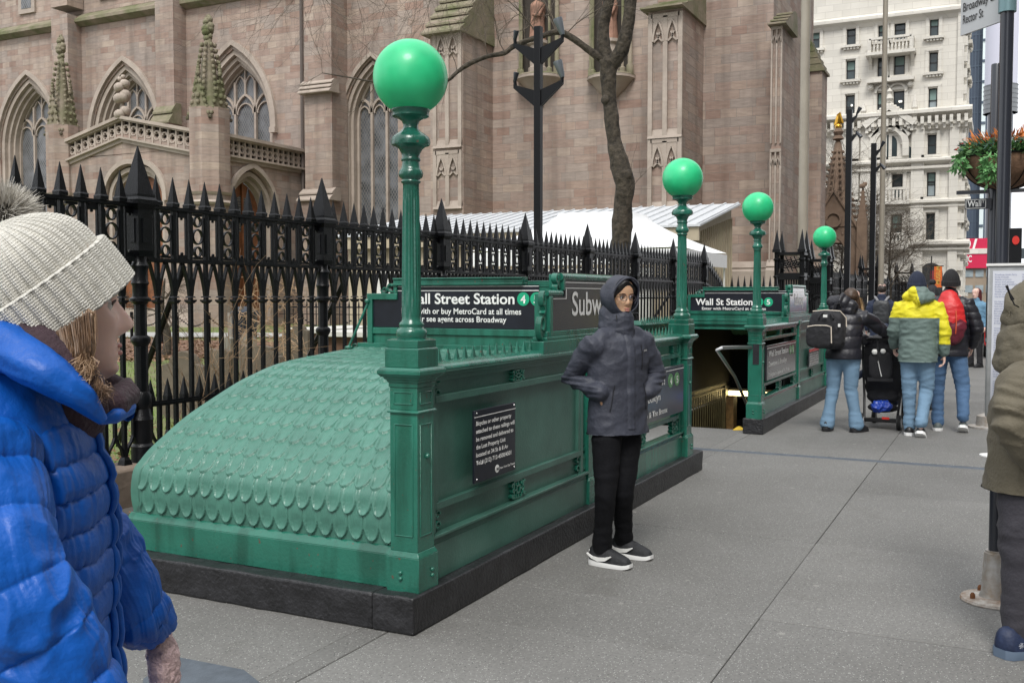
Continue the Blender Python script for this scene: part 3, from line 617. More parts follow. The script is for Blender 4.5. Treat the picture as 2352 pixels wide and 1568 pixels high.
# ---- second (far) entrance
E2 = thing('subway_entrance', 'far subway entrance with open dark stairs and Wall St Station board', 'subway entrance', (11.25, 2.375, 0))
k2 = kerb(E2, 11.13, 16.19, 4.16, 'far')
side_bay(E2, 11.31, 13.54, YP, False); mid_post(E2, 13.6, YP); side_bay(E2, 13.66, 15.77, YP, True)
side_bay(E2, 11.31, 13.0, YL, True); 
mb = MB(); mb.frus(11.23, YL, .17, 1.2, .07, .07); mb.frus(11.23, YL, 1.2, 1.25, .1, .08); obj('end_post', mb, GREEN, E2, bev=.004)
hood(E2, 16.05, -1)
t, b = station_sign(E2, 13.05, -1, [
    ('Wall St Station', 3.695, 2.935, 1.422, .088, .022), ('Enter with MetroCard at all times', 3.607, 2.763, 1.358, .038, .014), ('or see agent across Broadway', 3.607, 2.86, 1.308, .037, .014)], 3.80)
for c, y in (('4', 2.855), ('5', 2.731)):
    dd = disc('route_bullet', (13.044, y, 1.463), .058, (-1, 0), SIGNGRN, t); text(c, SIGNWHT, dd, (13.0415, y, 1.430), (0, -1, 0), (0, 0, 1), .068, .046, .02, align=1)
subway_sign(E2, 12.96, 14.20); direction_sign(E2, 11.46, 13.20)
nb = obj('notice_board', MB().box(14.30, 15.10, 2.42, 2.435, .55, .80), PANSIGN, E2, bev=.002)
obj('red_band', MB().box(14.31, 15.09, 2.417, 2.42, .755, .79), mat('notice_red', (.5, .05, .05), .5), nb, smooth=0)
for i in range(5): text('Bicycles or other property', SIGNWHT, nb, (14.34, 2.418, .72 - i * .032), (1, 0, 0), (0, 0, 1), .014, .70 - .05 * (i % 3), .004)
vs_ = obj('notice_strip', MB().prism([(2.43, .78), (2.50, .78), (2.50, 1.015), (2.43, 1.015)], 'x', 11.148, 11.152), PANSIGN, E2, smooth=0)
lamp_post(11.23, YP, 2.524, 'green globe lamp post beside the dark stairs with a steel handrail fixed to it')
lamp_post(15.85, YP, 2.435, 'smallest and farthest green globe lamp post, behind the woman with the pushchair')
stair_well(E2, H2, 1)
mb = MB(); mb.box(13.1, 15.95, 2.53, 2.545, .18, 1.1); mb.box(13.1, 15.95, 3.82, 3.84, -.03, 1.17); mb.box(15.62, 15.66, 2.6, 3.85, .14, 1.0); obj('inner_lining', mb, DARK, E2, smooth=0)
mb = MB().tube([(11.14, 2.52, .97), (10.92, 2.60, .98), (10.62, 2.72, .985), (10.60, 2.76, .96), (11.35, 2.75, .62), (12.6, 2.75, -.15)], .019, 12); mb.lathe([(0, 0), (.042, 0), (.042, .012), (0, .014)], 16); obj('handrail', MB().add(mb.v[:-64], [f for f in mb.f if max(f) < len(mb.v) - 64]), STEEL, E2, smooth=60)
fl = obj('light_fixture', MB().box(15.35, 15.55, 2.72, 3.81, -.03, .11), DARK, E2, smooth=0)
tb = MB()
for z in (.018, .055): tb.tube([(15.33, 2.76, z), (15.33, 3.80, z)], .018, 8)
obj('fluorescent_tube', tb, mat('tube_glow', (.9, .8, .5), .4, emit=(1, .78, .36), es=5), fl)
gr = MB(); YG = 3.42
gr.box(12.0, 13.55, YG - .02, YG + .02, .32, .36); gr.box(12.0, 13.55, YG - .012, YG + .012, .27, .29)
for i in range(15): gr.box(12.02 + i * .108, 12.036 + i * .108, YG - .008, YG + .008, -1.2, .27)
gr.box(13.52, 13.56, YG - .02, YG + .02, -1.4, .36); obj('inner_railing', gr, mat('warm_lit_rail', (.055, .045, .02), .35, var=.4, vs=9), E2, smooth=0)  # yellow lamplight on the green railing painted into its colour
obj('lit_pier', MB().box(13.9, 14.1, 3.38, 3.5, -1.5, .12), mat('pier_tile', (.16, .09, .03), .5, var=.4, vs=14), E2, smooth=0)
mb = MB().prism([on_z(1683, 987, .004), on_z(1712, 987, .004), on_z(1700, 979, .004), on_z(1695, 979, .004)], 'z', .001, .008)
obj('edge_marking', mb, mat('yellow_paint', (.75, .5, .05), .6), E2, smooth=0)
for o in (E1, E2): pass
# ================================================================ iron fence
FY = 5.8; BAY = 2.235; NP = 13
def picket_mesh():
    m = MB(); h = .0148
    m.box(-h, h, -h, h, .30, 2.20); m.frus(0, 0, .29, .335, .040, .030); m.frus(0, 0, .335, .36, .03, .018)
    m.frus(0, 0, 1.485, 1.50, .020, .031); m.frus(0, 0, 1.50, 1.515, .034, .034); m.frus(0, 0, 1.53, 1.542, .030, .024)
    s = BAY / NP / 2
    for sg in (-1, 1):
        pts = [(sg * .012, 1.545), (sg * .020, 1.60), (sg * .033, 1.66), (sg * .052, 1.72), (sg * (s - .016), 1.775), (sg * (s - .002), 1.806)]
        m.strip(pts, .016, 'y', -.014, .014)
    m.frus(0, 0, 1.545, 1.68, .020, .020, .015, .015)
    m.box(-.036, .036, -.034, .034, 2.232, 2.256); m.frus(0, 0, 2.256, 2.268, .038, .030); m.frus(0, 0, 2.268, 2.462, .029, .0015)
    return m
def fence_post_mesh():
    m = MB(); m.lathe([(.085, .29), (.085, .42), (.07, .44), (.075, .47), (.075, .60), (.085, .62), (.07, .66), (.06, .70), (.072, .72), (.072, .80), (.056, .83)], 12)
    m.lathe([(.050, .82, .008), (.050, 1.18, .008)], 16); m.lathe([(.05, 1.17), (.068, 1.20), (.072, 1.215), (.068, 1.235), (.05, 1.25)], 16)
    m.lathe([(.046, 1.24, .007), (.046, 1.49, .007)], 16); m.lathe([(.046, 1.48), (.06, 1.50), (.078, 1.505), (.078, 1.525), (.055, 1.54), (.055, 1.62), (.066, 1.64), (.058, 1.66), (.058, 1.74), (.070, 1.77), (.05, 1.80), (.05, 1.85)], 16)
    m.frus(0, 0, 1.84, 1.88, .06, .072); m.frus(0, 0, 1.88, 2.19, .066, .066); m.frus(0, 0, 1.94, 2.12, .074, .074, .030, .030); m.frus(0, 0, 1.94, 2.12, .030, .030, .074, .074)
    m.frus(0, 0, 2.19, 2.225, .070, .092); m.frus(0, 0, 2.225, 2.255, .095, .095); m.frus(0, 0, 2.255, 2.28, .098, .082); m.frus(0, 0, 2.28, 2.295, .084, .084)
    m.frus(0, 0, 2.295, 2.655, .078, .003)
    return m
def frieze_mesh(L=BAY):
    m = MB(); a, b = .07, L - .07
    m.box(a, b, -.022, .022, 2.20, 2.231); m.box(a, b, -.030, .030, 2.206, 2.216); m.box(a, b, -.026, .026, 1.80, 1.832); m.box(a, b, -.032, .032, 1.808, 1.820)
    s = L / NP
    for i in range(NP):
        x0, x1 = i * s, (i + 1) * s; cx = (x0 + x1) / 2
        if i % 2 == 1:
            for cz, rx, rz in ((2.135, .036, .040), (2.015, .052, .058), (1.895, .036, .040)):
                pts = [(cx + rx * math.cos(t * .5236), cz + rz * math.sin(t * .5236)) for t in range(13)]; m.strip(pts, .011, 'y', -.012, .012)
            for sx in (-1, 1):
                m.box(cx + sx * .058, cx + sx * .068, -.011, .011, 1.86, 2.17)
            for z in (1.835, 2.178): m.box(cx - .05, cx + .05, -.009, .009, z, z + .02)
        else:
            m.box(cx - .052, cx - .040, -.010, .010, 1.832, 2.20); m.box(cx + .040, cx + .052, -.010, .010, 1.832, 2.20)
            m.box(cx - .036, cx + .036, -.012, .012, 2.155, 2.199); m.box(cx - .036, cx + .036, -.012, .012, 1.833, 1.865)
            m.sphere((cx, 0, 1.875), .014, 8, 5); m.sphere((cx, 0, 2.147), .012, 8, 5)
    return m
def low_mesh(L=BAY):
    m = MB(); m.box(.06, L - .06, -.026, .026, .705, .745); m.box(.06, L - .06, -.034, .034, .718, .732); s = L / NP
    for i in range(NP):
        cx = (i + .5) * s
        m.box(cx - .026, cx + .026, -.026, .026, .745, .775); m.frus(cx, 0, .775, .91, .024, .002); m.box(cx - .012, cx + .012, -.012, .012, .50, .705)
        for sg in (-1, 1): m.strip([(cx, .52), (cx + sg * .02, .47), (cx + sg * (s / 2 - .03), .42), (cx + sg * (s / 2 - .012), .36)], .016, 'y', -.012, .012)
    return m
fence = thing('iron_fence', 'long black iron churchyard fence with spear tops and a pierced frieze', 'fence', (3.235, FY, 0), local=True)
FX0 = 3.235
pk = me_from(picket_mesh(), 'picket'); po = me_from(fence_post_mesh(), 'post'); fz = me_from(frieze_mesh(), 'frieze'); lo = me_from(low_mesh(), 'lower_rail')
for m_ in (pk, po, fz, lo): m_.materials.append(IRON)
po.shade_smooth(); po.set_sharp_from_angle(angle=R(35))
def put(me, name, par, x, y=0, z=0):
    o = bpy.data.objects.new(name, me); COL.objects.link(o); o.parent = par; o.location = (x, y, z); return o
cnt = 0; rest = MB(); base_p = picket_mesh()
for k in range(9):
    put(po, 'post', fence, k * BAY)
    if k == 8: break
    put(fz, 'frieze', fence, k * BAY); put(lo, 'lower_rail', fence, k * BAY)
    for i in range(1, NP):
        x = k * BAY + i * BAY / NP
        if cnt < 100 and k * BAY + FX0 > 2: put(pk, 'picket', fence, x); cnt += 1
        else: rest.add([(p[0] + x, p[1], p[2]) for p in base_p.v], base_p.f)
if rest.v: o = obj('picket', rest, IRON, fence, smooth=0, kind='stuff')
# last short length curving down
sc_ = MB(); sc_.strip([(8 * BAY + .05, 2.2), (8 * BAY + .6, 2.15), (8 * BAY + 1.3, 1.9), (8 * BAY + 1.6, 1.7)], .05, 'y', -.02, .02); sc_.strip([(8 * BAY + .05, 1.82), (8 * BAY + 1.6, 1.55)], .04, 'y', -.02, .02)
for i in range(9):
    x = 8 * BAY + .17 * (i + 1); zt = 2.2 - .06 * i; sc_.box(x - .017, x + .017, -.017, .017, .3, zt); sc_.frus(x, 0, zt, zt + .23, .03, .002)
obj('end_length', sc_, IRON, fence, smooth=0)
pl_ = obj('stone_plinth', MB().box(0, 8 * BAY + 2, -.16, .16, -.03, .30), mat('plinth_stone', (.17, .13, .10), .85, var=.3, vs=4, bump=.5, bs=20), fence, bev=.02)
st_ = MB()
for k in range(9): st_.tube([(k * BAY + .9, 1.3, .15), (k * BAY + .55, .1, 1.78)], .028, 6)
obj('back_stay', st_, IRON, fence, smooth=0)
# far length of the same fence
far = thing('iron_fence', 'distant black iron fence between the two tall openwork gate piers', 'fence', (34.2, FY, 0), local=True)
rest = MB()
for k in range(7):
    put(po, 'post', far, k * BAY); put(fz, 'frieze', far, k * BAY)
    for i in range(1, NP):
        x = k * BAY + i * BAY / NP; rest.add([(p[0] + x, p[1], p[2]) for p in base_p.v], base_p.f)
obj('picket', rest, IRON, far, smooth=0, kind='stuff')
far2 = thing('iron_fence', 'farthest stretch of black iron fence beyond the second gate piers', 'fence', (52, FY, 0), local=True)
rest = MB()
for k in range(12):
    put(po, 'post', far2, k * BAY); put(fz, 'frieze', far2, k * BAY)
    for i in range(1, NP):
        x = k * BAY + i * BAY / NP; rest.add([(p[0] + x, p[1], p[2]) for p in base_p.v], base_p.f)
obj('picket', rest, IRON, far2, smooth=0, kind='stuff')
def gate_pier(x, y, w, zt, label):
    t = thing('gate_pier', label, 'gate pier', (x, y, 0), 'openwork iron piers of the church gate', local=True)
    m = MB(); h = w / 2
    for sx in (-1, 1):
        for sy in (-1, 1):
            m.lathe([(.07, 0), (.07, zt)], 8, (sx * h, sy * h))
            for z in (.9, 1.6, zt - .75, zt - .25): m.lathe([(.07, z), (.10, z + .02), (.10, z + .05), (.07, z + .08)], 8, (sx * h, sy * h))
    obj('corner_shaft', m, IRON, t, smooth=40)
    f = MB()
    for (zz0, zz1) in ((0, .25), (zt - 1.15, zt - 1.08), (zt - .80, zt - .60), (zt - .08, zt)):
        f.box(-h - .05, h + .05, -h - .05, h + .05, zz0, zz1)
    for ax in ('x', 'y'):
        for s in (-1, 1):
            d0, d1 = s * h - .012, s * h + .012
            for i in range(9):
                a = -h + (i + 1) * w / 10; f.box(*((d0, d1, a - .01, a + .01) if ax == 'x' else (a - .01, a + .01, d0, d1)), .25, zt - 1.15)
                f.box(*((d0, d1, a - .02, a + .02) if ax == 'x' else (a - .02, a + .02, d0, d1)), zt - 1.08, zt - .80)
            n = 3
            for i in range(n):
                c = -h + (i + .5) * w / n; r = w / n * .45
                for rr in (r, r * .45): f.strip([(c + rr * math.cos(t_ * .5236), zt - .33 + rr * math.sin(t_ * .5236)) for t_ in range(13)], .03, ax, d0, d1)
                f.strip([(c - r, zt - .56), (c + r, zt - .12)], .025, ax, d0, d1)
            f.strip([(-h, zt - 1.6), (-h * .7, zt - 1.35), (0, zt - 1.2), (h * .7, zt - 1.35), (h, zt - 1.6)], .05, ax, d0, d1)
    obj('openwork_panel', f, IRON, t, smooth=0)
    for sx in (-1, 1):
        for sy in (-1, 1):
            s_ = MB(); s_.frus(sx * h, sy * h, zt, zt + .08, .11, .11); s_.frus(sx * h, sy * h, zt + .08, zt + .66, .095, .004); obj('spirelet', s_, IRON, t, smooth=0)
    return t
gate_pier(30, 5.62, .72, 2.80, 'tall black openwork gate pier nearest the end of the fence')
gate_pier(33.6, 5.40, .62, 2.72, 'black openwork gate pier just behind the farthest globe lamp post')
gate_pier(51, 5.85, .78, 2.85, 'black openwork gate pier behind the man in the navy jacket')
gate_pier(66, 5.55, .9, 2.95, 'most distant black openwork gate pier beside the white building')
g = thing('iron_gate', 'low black spear-topped iron gate beside the corner plinth of the church', 'gate', (26, 5.2, 0), local=True)
m = MB(); m.box(-.02, .02, 0, 1.25, 1.70, 1.76); m.box(-.02, .02, 0, 1.25, 1.42, 1.47); m.box(-.02, .02, 0, 1.25, .25, .31); obj('gate_frame', m, IRON, g, smooth=0)
for i in range(8):
    y = .04 + i * .165; s_ = MB(); s_.box(-.014, .014, y - .014, y + .014, .1, 1.76); s_.frus(0, y, 1.76, 2.06, .036, .002); s_.strip([(y + .082 + .06 * math.cos(a * .6283), 1.58 + .08 * math.sin(a * .6283)) for a in range(11)], .018, 'x', -.008, .008)
    obj('gate_bar', s_, IRON, g, smooth=0)
# ================================================================ church
def stone_mat(name, ramp, sx=1.02, sz=.36, mort=(.235, .20, .175), moss=0):
    m = mat(name, (.3, .2, .17), .85, space='WORLD'); nt = m.node_tree; b = nt.nodes['Principled BSDF']; L = nt.links
    g = nt.nodes.new('ShaderNodeNewGeometry'); sp = nt.nodes.new('ShaderNodeSeparateXYZ'); L.new(g.outputs['Position'], sp.inputs[0])
    ad = nt.nodes.new('ShaderNodeMath'); L.new(sp.outputs[0], ad.inputs[0]); L.new(sp.outputs[1], ad.inputs[1])
    cb = nt.nodes.new('ShaderNodeCombineXYZ'); L.new(ad.outputs[0], cb.inputs[0]); L.new(sp.outputs[2], cb.inputs[1])
    br = nt.nodes.new('ShaderNodeTexBrick'); br.inputs['Scale'].default_value = 1; br.inputs['Brick Width'].default_value = sx; br.inputs['Row Height'].default_value = sz; br.inputs['Mortar Size'].default_value = .010; br.inputs['Mortar Smooth'].default_value = .1
    br.inputs['Color1'].default_value = (0, 0, 0, 1); br.inputs['Color2'].default_value = (1, 1, 1, 1); br.inputs['Mortar'].default_value = (.5, .5, .5, 1); br.offset_frequency = 2; br.squash = .62; br.squash_frequency = 3; br.offset = .37; L.new(cb.outputs[0], br.inputs['Vector'])
    rp = nt.nodes.new('ShaderNodeValToRGB'); rp.color_ramp.interpolation = 'LINEAR'; e = rp.color_ramp.elements
    while len(e) < len(ramp): e.new(.5)
    for i, (p, c) in enumerate(ramp): e[i].position = p; e[i].color = (*c, 1)
    L.new(br.outputs['Color'], rp.inputs[0])
    n1 = nt.nodes.new('ShaderNodeTexNoise'); n1.inputs['Scale'].default_value = .35; n1.inputs['Detail'].default_value = 8; n1.inputs['Roughness'].default_value = .7; L.new(g.outputs['Position'], n1.inputs['Vector'])
    r1 = nt.nodes.new('ShaderNodeValToRGB'); r1.color_ramp.elements[0].position = .3; r1.color_ramp.elements[0].color = (.84, .84, .85, 1); r1.color_ramp.elements[1].position = .7; r1.color_ramp.elements[1].color = (1.12, 1.1, 1.08, 1); L.new(n1.outputs['Fac'], r1.inputs[0])
    m1 = nt.nodes.new('ShaderNodeMixRGB'); m1.blend_type = 'MULTIPLY'; m1.inputs[0].default_value = 1; L.new(rp.outputs[0], m1.inputs[1]); L.new(r1.outputs[0], m1.inputs[2])
    n2 = nt.nodes.new('ShaderNodeTexNoise'); n2.inputs['Scale'].default_value = 1.0; n2.inputs['Detail'].default_value = 6
    st = nt.nodes.new('ShaderNodeMapping'); st.inputs['Scale'].default_value = (2.2, 2.2, 9); L.new(g.outputs['Position'], st.inputs[0]); L.new(st.outputs[0], n2.inputs['Vector'])
    r2 = nt.nodes.new('ShaderNodeValToRGB'); r2.color_ramp.elements[0].position = .35; r2.color_ramp.elements[0].color = (.93, .92, .92, 1); r2.color_ramp.elements[1].position = .65; r2.color_ramp.elements[1].color = (1.1, 1.1, 1.1, 1); L.new(n2.outputs['Fac'], r2.inputs[0])
    m2 = nt.nodes.new('ShaderNodeMixRGB'); m2.blend_type = 'MULTIPLY'; m2.inputs[0].default_value = 1; L.new(m1.outputs[0], m2.inputs[1]); L.new(r2.outputs[0], m2.inputs[2])
    n4 = nt.nodes.new('ShaderNodeTexNoise'); n4.inputs['Scale'].default_value = 1.0; n4.inputs['Detail'].default_value = 5; s4 = nt.nodes.new('ShaderNodeMapping'); s4.inputs['Scale'].default_value = (1.6, 1.6, .10); L.new(g.outputs['Position'], s4.inputs[0]); L.new(s4.outputs[0], n4.inputs['Vector'])
    r4 = nt.nodes.new('ShaderNodeValToRGB'); r4.color_ramp.elements[0].position = .34; r4.color_ramp.elements[0].color = (.78, .77, .76, 1); r4.color_ramp.elements[1].position = .55; r4.color_ramp.elements[1].color = (1.04, 1.04, 1.04, 1); L.new(n4.outputs['Fac'], r4.inputs[0]); m4 = nt.nodes.new('ShaderNodeMixRGB'); m4.blend_type = 'MULTIPLY'; m4.inputs[0].default_value = 1; L.new(m2.outputs[0], m4.inputs[1]); L.new(r4.outputs[0], m4.inputs[2]); m2 = m4
    m3 = nt.nodes.new('ShaderNodeMixRGB'); m3.inputs[2].default_value = (*mort, 1); L.new(br.outputs['Fac'], m3.inputs[0]); L.new(m2.outputs[0], m3.inputs[1]); L.new(m3.outputs[0], b.inputs['Base Color'])
    bp = nt.nodes.new('ShaderNodeBump'); bp.inputs['Strength'].default_value = .5; bp.inputs['Distance'].default_value = .03
    iv = nt.nodes.new('ShaderNodeMath'); iv.operation = 'SUBTRACT'; L.new(n2.outputs['Fac'], iv.inputs[0]); L.new(br.outputs['Fac'], iv.inputs[1]); L.new(iv.outputs[0], bp.inputs['Height']); L.new(bp.outputs[0], b.inputs['Normal'])
    return m
STONE = stone_mat('church_ashlar', [(0, (.285, .240, .210)), (.22, (.335, .275, .235)), (.45, (.300, .222, .185)), (.62, (.355, .290, .242)), (.82, (.265, .180, .145)), (1, (.375, .305, .250))])
TRIM = mat('dressed_sandstone', (.43, .365, .31), .85, col2=(.30, .25, .21), vs=.9, bump=.5, bs=3, space='WORLD')
TRIMM = mat('mossy_sandstone', (.27, .22, .17), .9, col2=(.11, .125, .05), vs=.8, bump=.5, bs=4, space='WORLD')
WOOD = mat('oak_door', (.20, .075, .03), .6, var=.4, vs=3, bump=.3, bs=20, space='WORLD')
def leaded_mat():
    m = mat('leaded_glass', (.05, .055, .06), .35, space='WORLD'); nt = m.node_tree; b = nt.nodes['Principled BSDF']; L = nt.links
    g = nt.nodes.new('ShaderNodeNewGeometry'); sp = nt.nodes.new('ShaderNodeSeparateXYZ'); L.new(g.outputs['Position'], sp.inputs[0]); outs = []
    for s in (1, -1):
        a = nt.nodes.new('ShaderNodeMath'); a.operation = 'MULTIPLY_ADD'; L.new(sp.outputs[1], a.inputs[0]); a.inputs[1].default_value = s * 1.6; L.new(sp.outputs[2], a.inputs[2])
        q = nt.nodes.new('ShaderNodeMath'); q.operation = 'PINGPONG'; q.inputs[1].default_value = .14; L.new(a.outputs[0], q.inputs[0]); c = nt.nodes.new('ShaderNodeMath'); c.operation = 'LESS_THAN'; c.inputs[1].default_value = .025; L.new(q.outputs[0], c.inputs[0]); outs.append(c)
    mxn = nt.nodes.new('ShaderNodeMath'); mxn.operation = 'MAXIMUM'; L.new(outs[0].outputs[0], mxn.inputs[0]); L.new(outs[1].outputs[0], mxn.inputs[1])
    n = nt.nodes.new('ShaderNodeTexNoise'); n.inputs['Scale'].default_value = 1.5; L.new(g.outputs['Position'], n.inputs['Vector']); r = nt.nodes.new('ShaderNodeValToRGB'); r.color_ramp.elements[0].position = .35; r.color_ramp.elements[0].color = (.04, .045, .05, 1); r.color_ramp.elements[1].position = .7; r.color_ramp.elements[1].color = (.16, .17, .19, 1); L.new(n.outputs['Fac'], r.inputs[0])
    mi = nt.nodes.new('ShaderNodeMixRGB'); mi.inputs[2].default_value = (.19, .18, .17, 1); L.new(mxn.outputs[0], mi.inputs[0]); L.new(r.outputs[0], mi.inputs[1]); L.new(mi.outputs[0], b.inputs['Base Color']); return m
LEAD = leaded_mat()
def arch(c, w, zs, h, n=10):
    """pointed arch from left foot to right foot: centre c, half width w, springing zs, rise h"""
    Rr = (w * w + h * h) / (2 * w); cx = c - w + Rr; a1 = math.atan2(h, -(Rr - w)); pts = []
    for i in range(n + 1):
        a = math.pi + (a1 - math.pi) * i / n; pts.append((cx + Rr * math.cos(a), zs + Rr * math.sin(a)))
    return pts + [(2 * c - x, z) for x, z in pts[-2::-1]]
def wall_open(mb, ax, d0, d1, a0, a1, z0, z1, ops):
    """wall in plane across ax between a0..a1 with pointed openings (c, w, sill, spring, rise)"""
    def bx(p, q, r, s):
        if q - p < 1e-4 or s - r < 1e-4: return
        mb.box(d0, d1, p, q, r, s) if ax == 'x' else mb.box(p, q, d0, d1, r, s)
    ops = sorted(ops); cur = a0
    for c, w, sill, zs, h in ops:
        bx(cur, c - w, z0, z1); bx(c - w, c + w, z0, sill); cur = c + w
        ap = arch(c, w, zs, h); k = len(ap) // 2
        for i in range(len(ap) - 1):
            (xa, za), (xb, zb) = ap[i], ap[i + 1]
            if abs(xb - xa) < 1e-5: continue
            mb.prism([(xa, za), (xb, zb), (xb, z1), (xa, z1)], ax, d0, d1)
    bx(cur, a1, z0, z1)
def jamb(mb, ax, d0, d1, c, w, sill, zs, h, wid):
    mb.strip([(c - w, sill)] + arch(c, w, zs, h) + [(c + w, sill)], wid, ax, d0, d1)
def gothic_window(par, ax, X, s, c, w, sill, zs, h, lights, zl, glassd=.5, label=None):
    """tracery and leaded glass set back by glassd behind plane X (s=+1: deeper is larger)"""
    m = MB(); d0, d1 = sorted((X + s * (glassd - .22), X + s * glassd)); lw = 2 * w / lights
    jamb(m, ax, d0, d1, c, w - .05, sill, zs, h - .05, .22)
    for i in range(1, lights):
        x = c - w + i * lw; top = zs + h * max(0, 1 - abs(x - c) / w) ** .6 * .97
        m.box(*((d0, d1, x - .07, x + .07) if ax == 'x' else (x - .07, x + .07, d0, d1)), sill, top)
    for i in range(lights):
        cc = c - w + (i + .5) * lw; m.strip(arch(cc, lw / 2 - .03, zl, lw * .72, 6), .12, ax, d0, d1)
        m.strip(arch(cc, lw / 2 - .16, zl - .05, lw * .42, 6), .07, ax, d0 + .03, d1)
        top = zs + h * max(0, 1 - abs(cc - c) / w) ** .6 * .95
        if top > zl + lw * .72: m.box(*((d0 + .03, d1, cc - .045, cc + .045) if ax == 'x' else (cc - .045, cc + .045, d0 + .03, d1)), zl + lw * .72, top)
        for q in (-1, 1):
            c2 = cc + q * lw / 4; t2 = zs + h * max(0, 1 - abs(c2 - c) / w) ** .6 * .80
            if t2 > zl + lw: m.strip(arch(c2, lw / 4 - .02, t2 - .1, lw * .4, 5), .07, ax, d0 + .04, d1)
    wv = obj('window', m, TRIM, par, smooth=0)
    g = MB(); gd = X + s * (glassd - .06); g.prism([(c - w, sill)] + arch(c, w, zs, h) + [(c + w, sill)], ax, gd, gd + s * .03)
    obj('leaded_pane', g, LEAD, wv, smooth=0)
    return wv
CH = thing('church', 'brown sandstone gothic church with pointed windows, crocketed pinnacles and stepped buttresses', 'church', (40, 20, 0))
XN = 44.0; zc = on_x(190, 55, XN)[1]
def T(px): return on_x(px, 600, 1.0)[0]
# ---- nave wall
ops = []
zap = on_x(541, 98, XN)[1]; zsp = on_x(650, 283, XN)[1]
nave_c = [T(541) * XN + k * 8.45 for k in range(6)]
m = MB(); W4c = T(857) * XN; 
wall_open(m, 'x', XN, XN + .9, 24.6, 92, 0, zc, [(c, 2.75, 5.2, zsp, zap - zsp - .35) for c in nave_c] + [(W4c, 1.75, 3.1, on_x(785, 283, XN)[1], on_x(857, 125, XN)[1] - on_x(785, 283, XN)[1] - .2)])
obj('nave_wall', m, STONE, CH, smooth=0)
for c in nave_c:
    mo = MB()
    jamb(mo, 'x', XN - .18, XN + .3, c, 2.95, zsp - .3, zsp, zap - zsp, .28)
    jamb(mo, 'x', XN + .1, XN + .5, c, 2.62, 5.2, zsp, zap - zsp - .5, .26); jamb(mo, 'x', XN + .35, XN + .8, c, 2.40, 5.2, zsp, zap - zsp - .8, .22); jamb(mo, 'x', XN + .6, XN + .98, c, 2.22, 5.2, zsp, zap - zsp - 1.05, .18)
    for s in (-1, 1): mo.box(XN - .3, XN, c + s * 2.95 - .2, c + s * 2.95 + .2, zsp - .5, zsp - .2)
    obj('window_moulding', mo, TRIM, CH, smooth=0); mo = MB()
    gothic_window(CH, 'x', XN, 1, c, 2.2, 5.2, zsp, zap - zsp - 1.1, 3, on_x(554, 262, XN + 1)[1], 1.15)
    m = MB(); m.box(XN + .9, XN + 1.3, c - 3, c + 3, 4.6, 5.2); m.box(XN + 1.2, XN + 1.3, c - 3, c + 3, 5.2, 16); obj('window_back', m, DARK, CH, smooth=0)
z4 = on_x(785, 283, XN)[1]; h4 = on_x(857, 125, XN)[1] - z4
jamb(mo, 'x', XN - .15, XN + .2, W4c, 1.95, z4 - .2, z4, h4, .22); jamb(mo, 'x', XN + .1, XN + .5, W4c, 1.65, 3.1, z4, h4 - .4, .2); jamb(mo, 'x', XN + .3, XN + .8, W4c, 1.48, 3.1, z4, h4 - .6, .18)
gothic_window(CH, 'x', XN, 1, W4c, 1.42, 3.1, z4, h4 - .7, 3, on_x(830, 262, XN + .8)[1], .85)
obj('window_moulding', mo, TRIM, CH, smooth=0)
obj('window_back', MB().box(XN + .9, XN + .95, W4c - 2, W4c + 2, 2.8, 16), DARK, CH, smooth=0)
# cornice ledge with moss, parapet above with square hooded windows
m = MB(); m.prism([(XN - .5, zc), (XN - .5, zc + .18), (XN + .35, zc + .75), (XN + .9, zc + .75), (XN + .9, zc - .2), (XN - .1, zc - .2)], 'y', 27.5, 92); obj('cornice', m, TRIMM, CH, smooth=0)
m = MB(); m.box(XN + .25, XN + 1.1, 27.5, 92, zc + .7, zc + 8); obj('clerestory_wall', m, STONE, CH, smooth=0)
for k in range(9):
    y = T(70) * XN - 3.6 * (k - 3); 
    if not (28 < y < 62): continue
    m = MB(); m.box(XN + .1, XN + .3, y - .75, y + .75, zc + 1.3, zc + 5); wv = obj('window', m, TRIM, CH, smooth=0)
    obj('pane', MB().box(XN + .08, XN + .1, y - .45, y + .45, zc + 1.6, zc + 5), LEAD, wv, smooth=0)
# nave buttresses
def butt(x0, x1, y0, y1, z0, z1, name='buttress'):
    m = MB().box(x0, x1, y0, y1, z0, z1); return obj(name, m, STONE, CH, smooth=0)
def weather(x0, x1, y0, y1, z0, z1, n=3, m_=None):
    """stepped sloping set-off: n overlapping drip courses from x0 (low front) to x1 (top back)"""
    m = MB(); dz = (z1 - z0) / n; dx = (x1 - x0) / n
    for i in range(n):
        za, xa = z0 + i * dz, x0 + i * dx
        m.prism([(xa - .12, za), (xa - .12, za + .12 * dz + .03), (xa + dx, za + dz), (x1 + .4, za + dz), (x1 + .4, za)], 'y', y0 - .06 + .01 * i, y1 + .06 - .01 * i)
    return obj('weathering', m, m_ or TRIMM, CH, smooth=0)
for (pa, pb, zb) in ((129, 166, 8), (365, 406, on_x(385, 250, 43)[1])):
    y1, y0 = T(pa) * 43, T(pb) * 43; butt(43, XN, y0, y1, 6, zc + .4); butt(43, XN + .2, y0, y1, zc + .9, zc + 8)
    weather(42.6, 43.1, y0, y1, zb - .9, zb + .3, 2)
    m = MB(); m.box(42.6, 43.0, y0, y1, 4, zb - .9); obj('buttress', m, STONE, CH, smooth=0); 
y1, y0 = T(703) * 42.6, T(765) * 42.6
butt(42.6, XN, y0, y1, 0, 22); weather(42.3, 42.65, y0 - .1, y1 + .1, on_x(735, 215, 42.6)[1], on_x(735, 183, 42.6)[1], 3, TRIM); weather(42.2, 42.65, y0 - .15, y1 + .15, on_x(735, 462, 42.6)[1], on_x(735, 432, 42.6)[1], 2, TRIM)
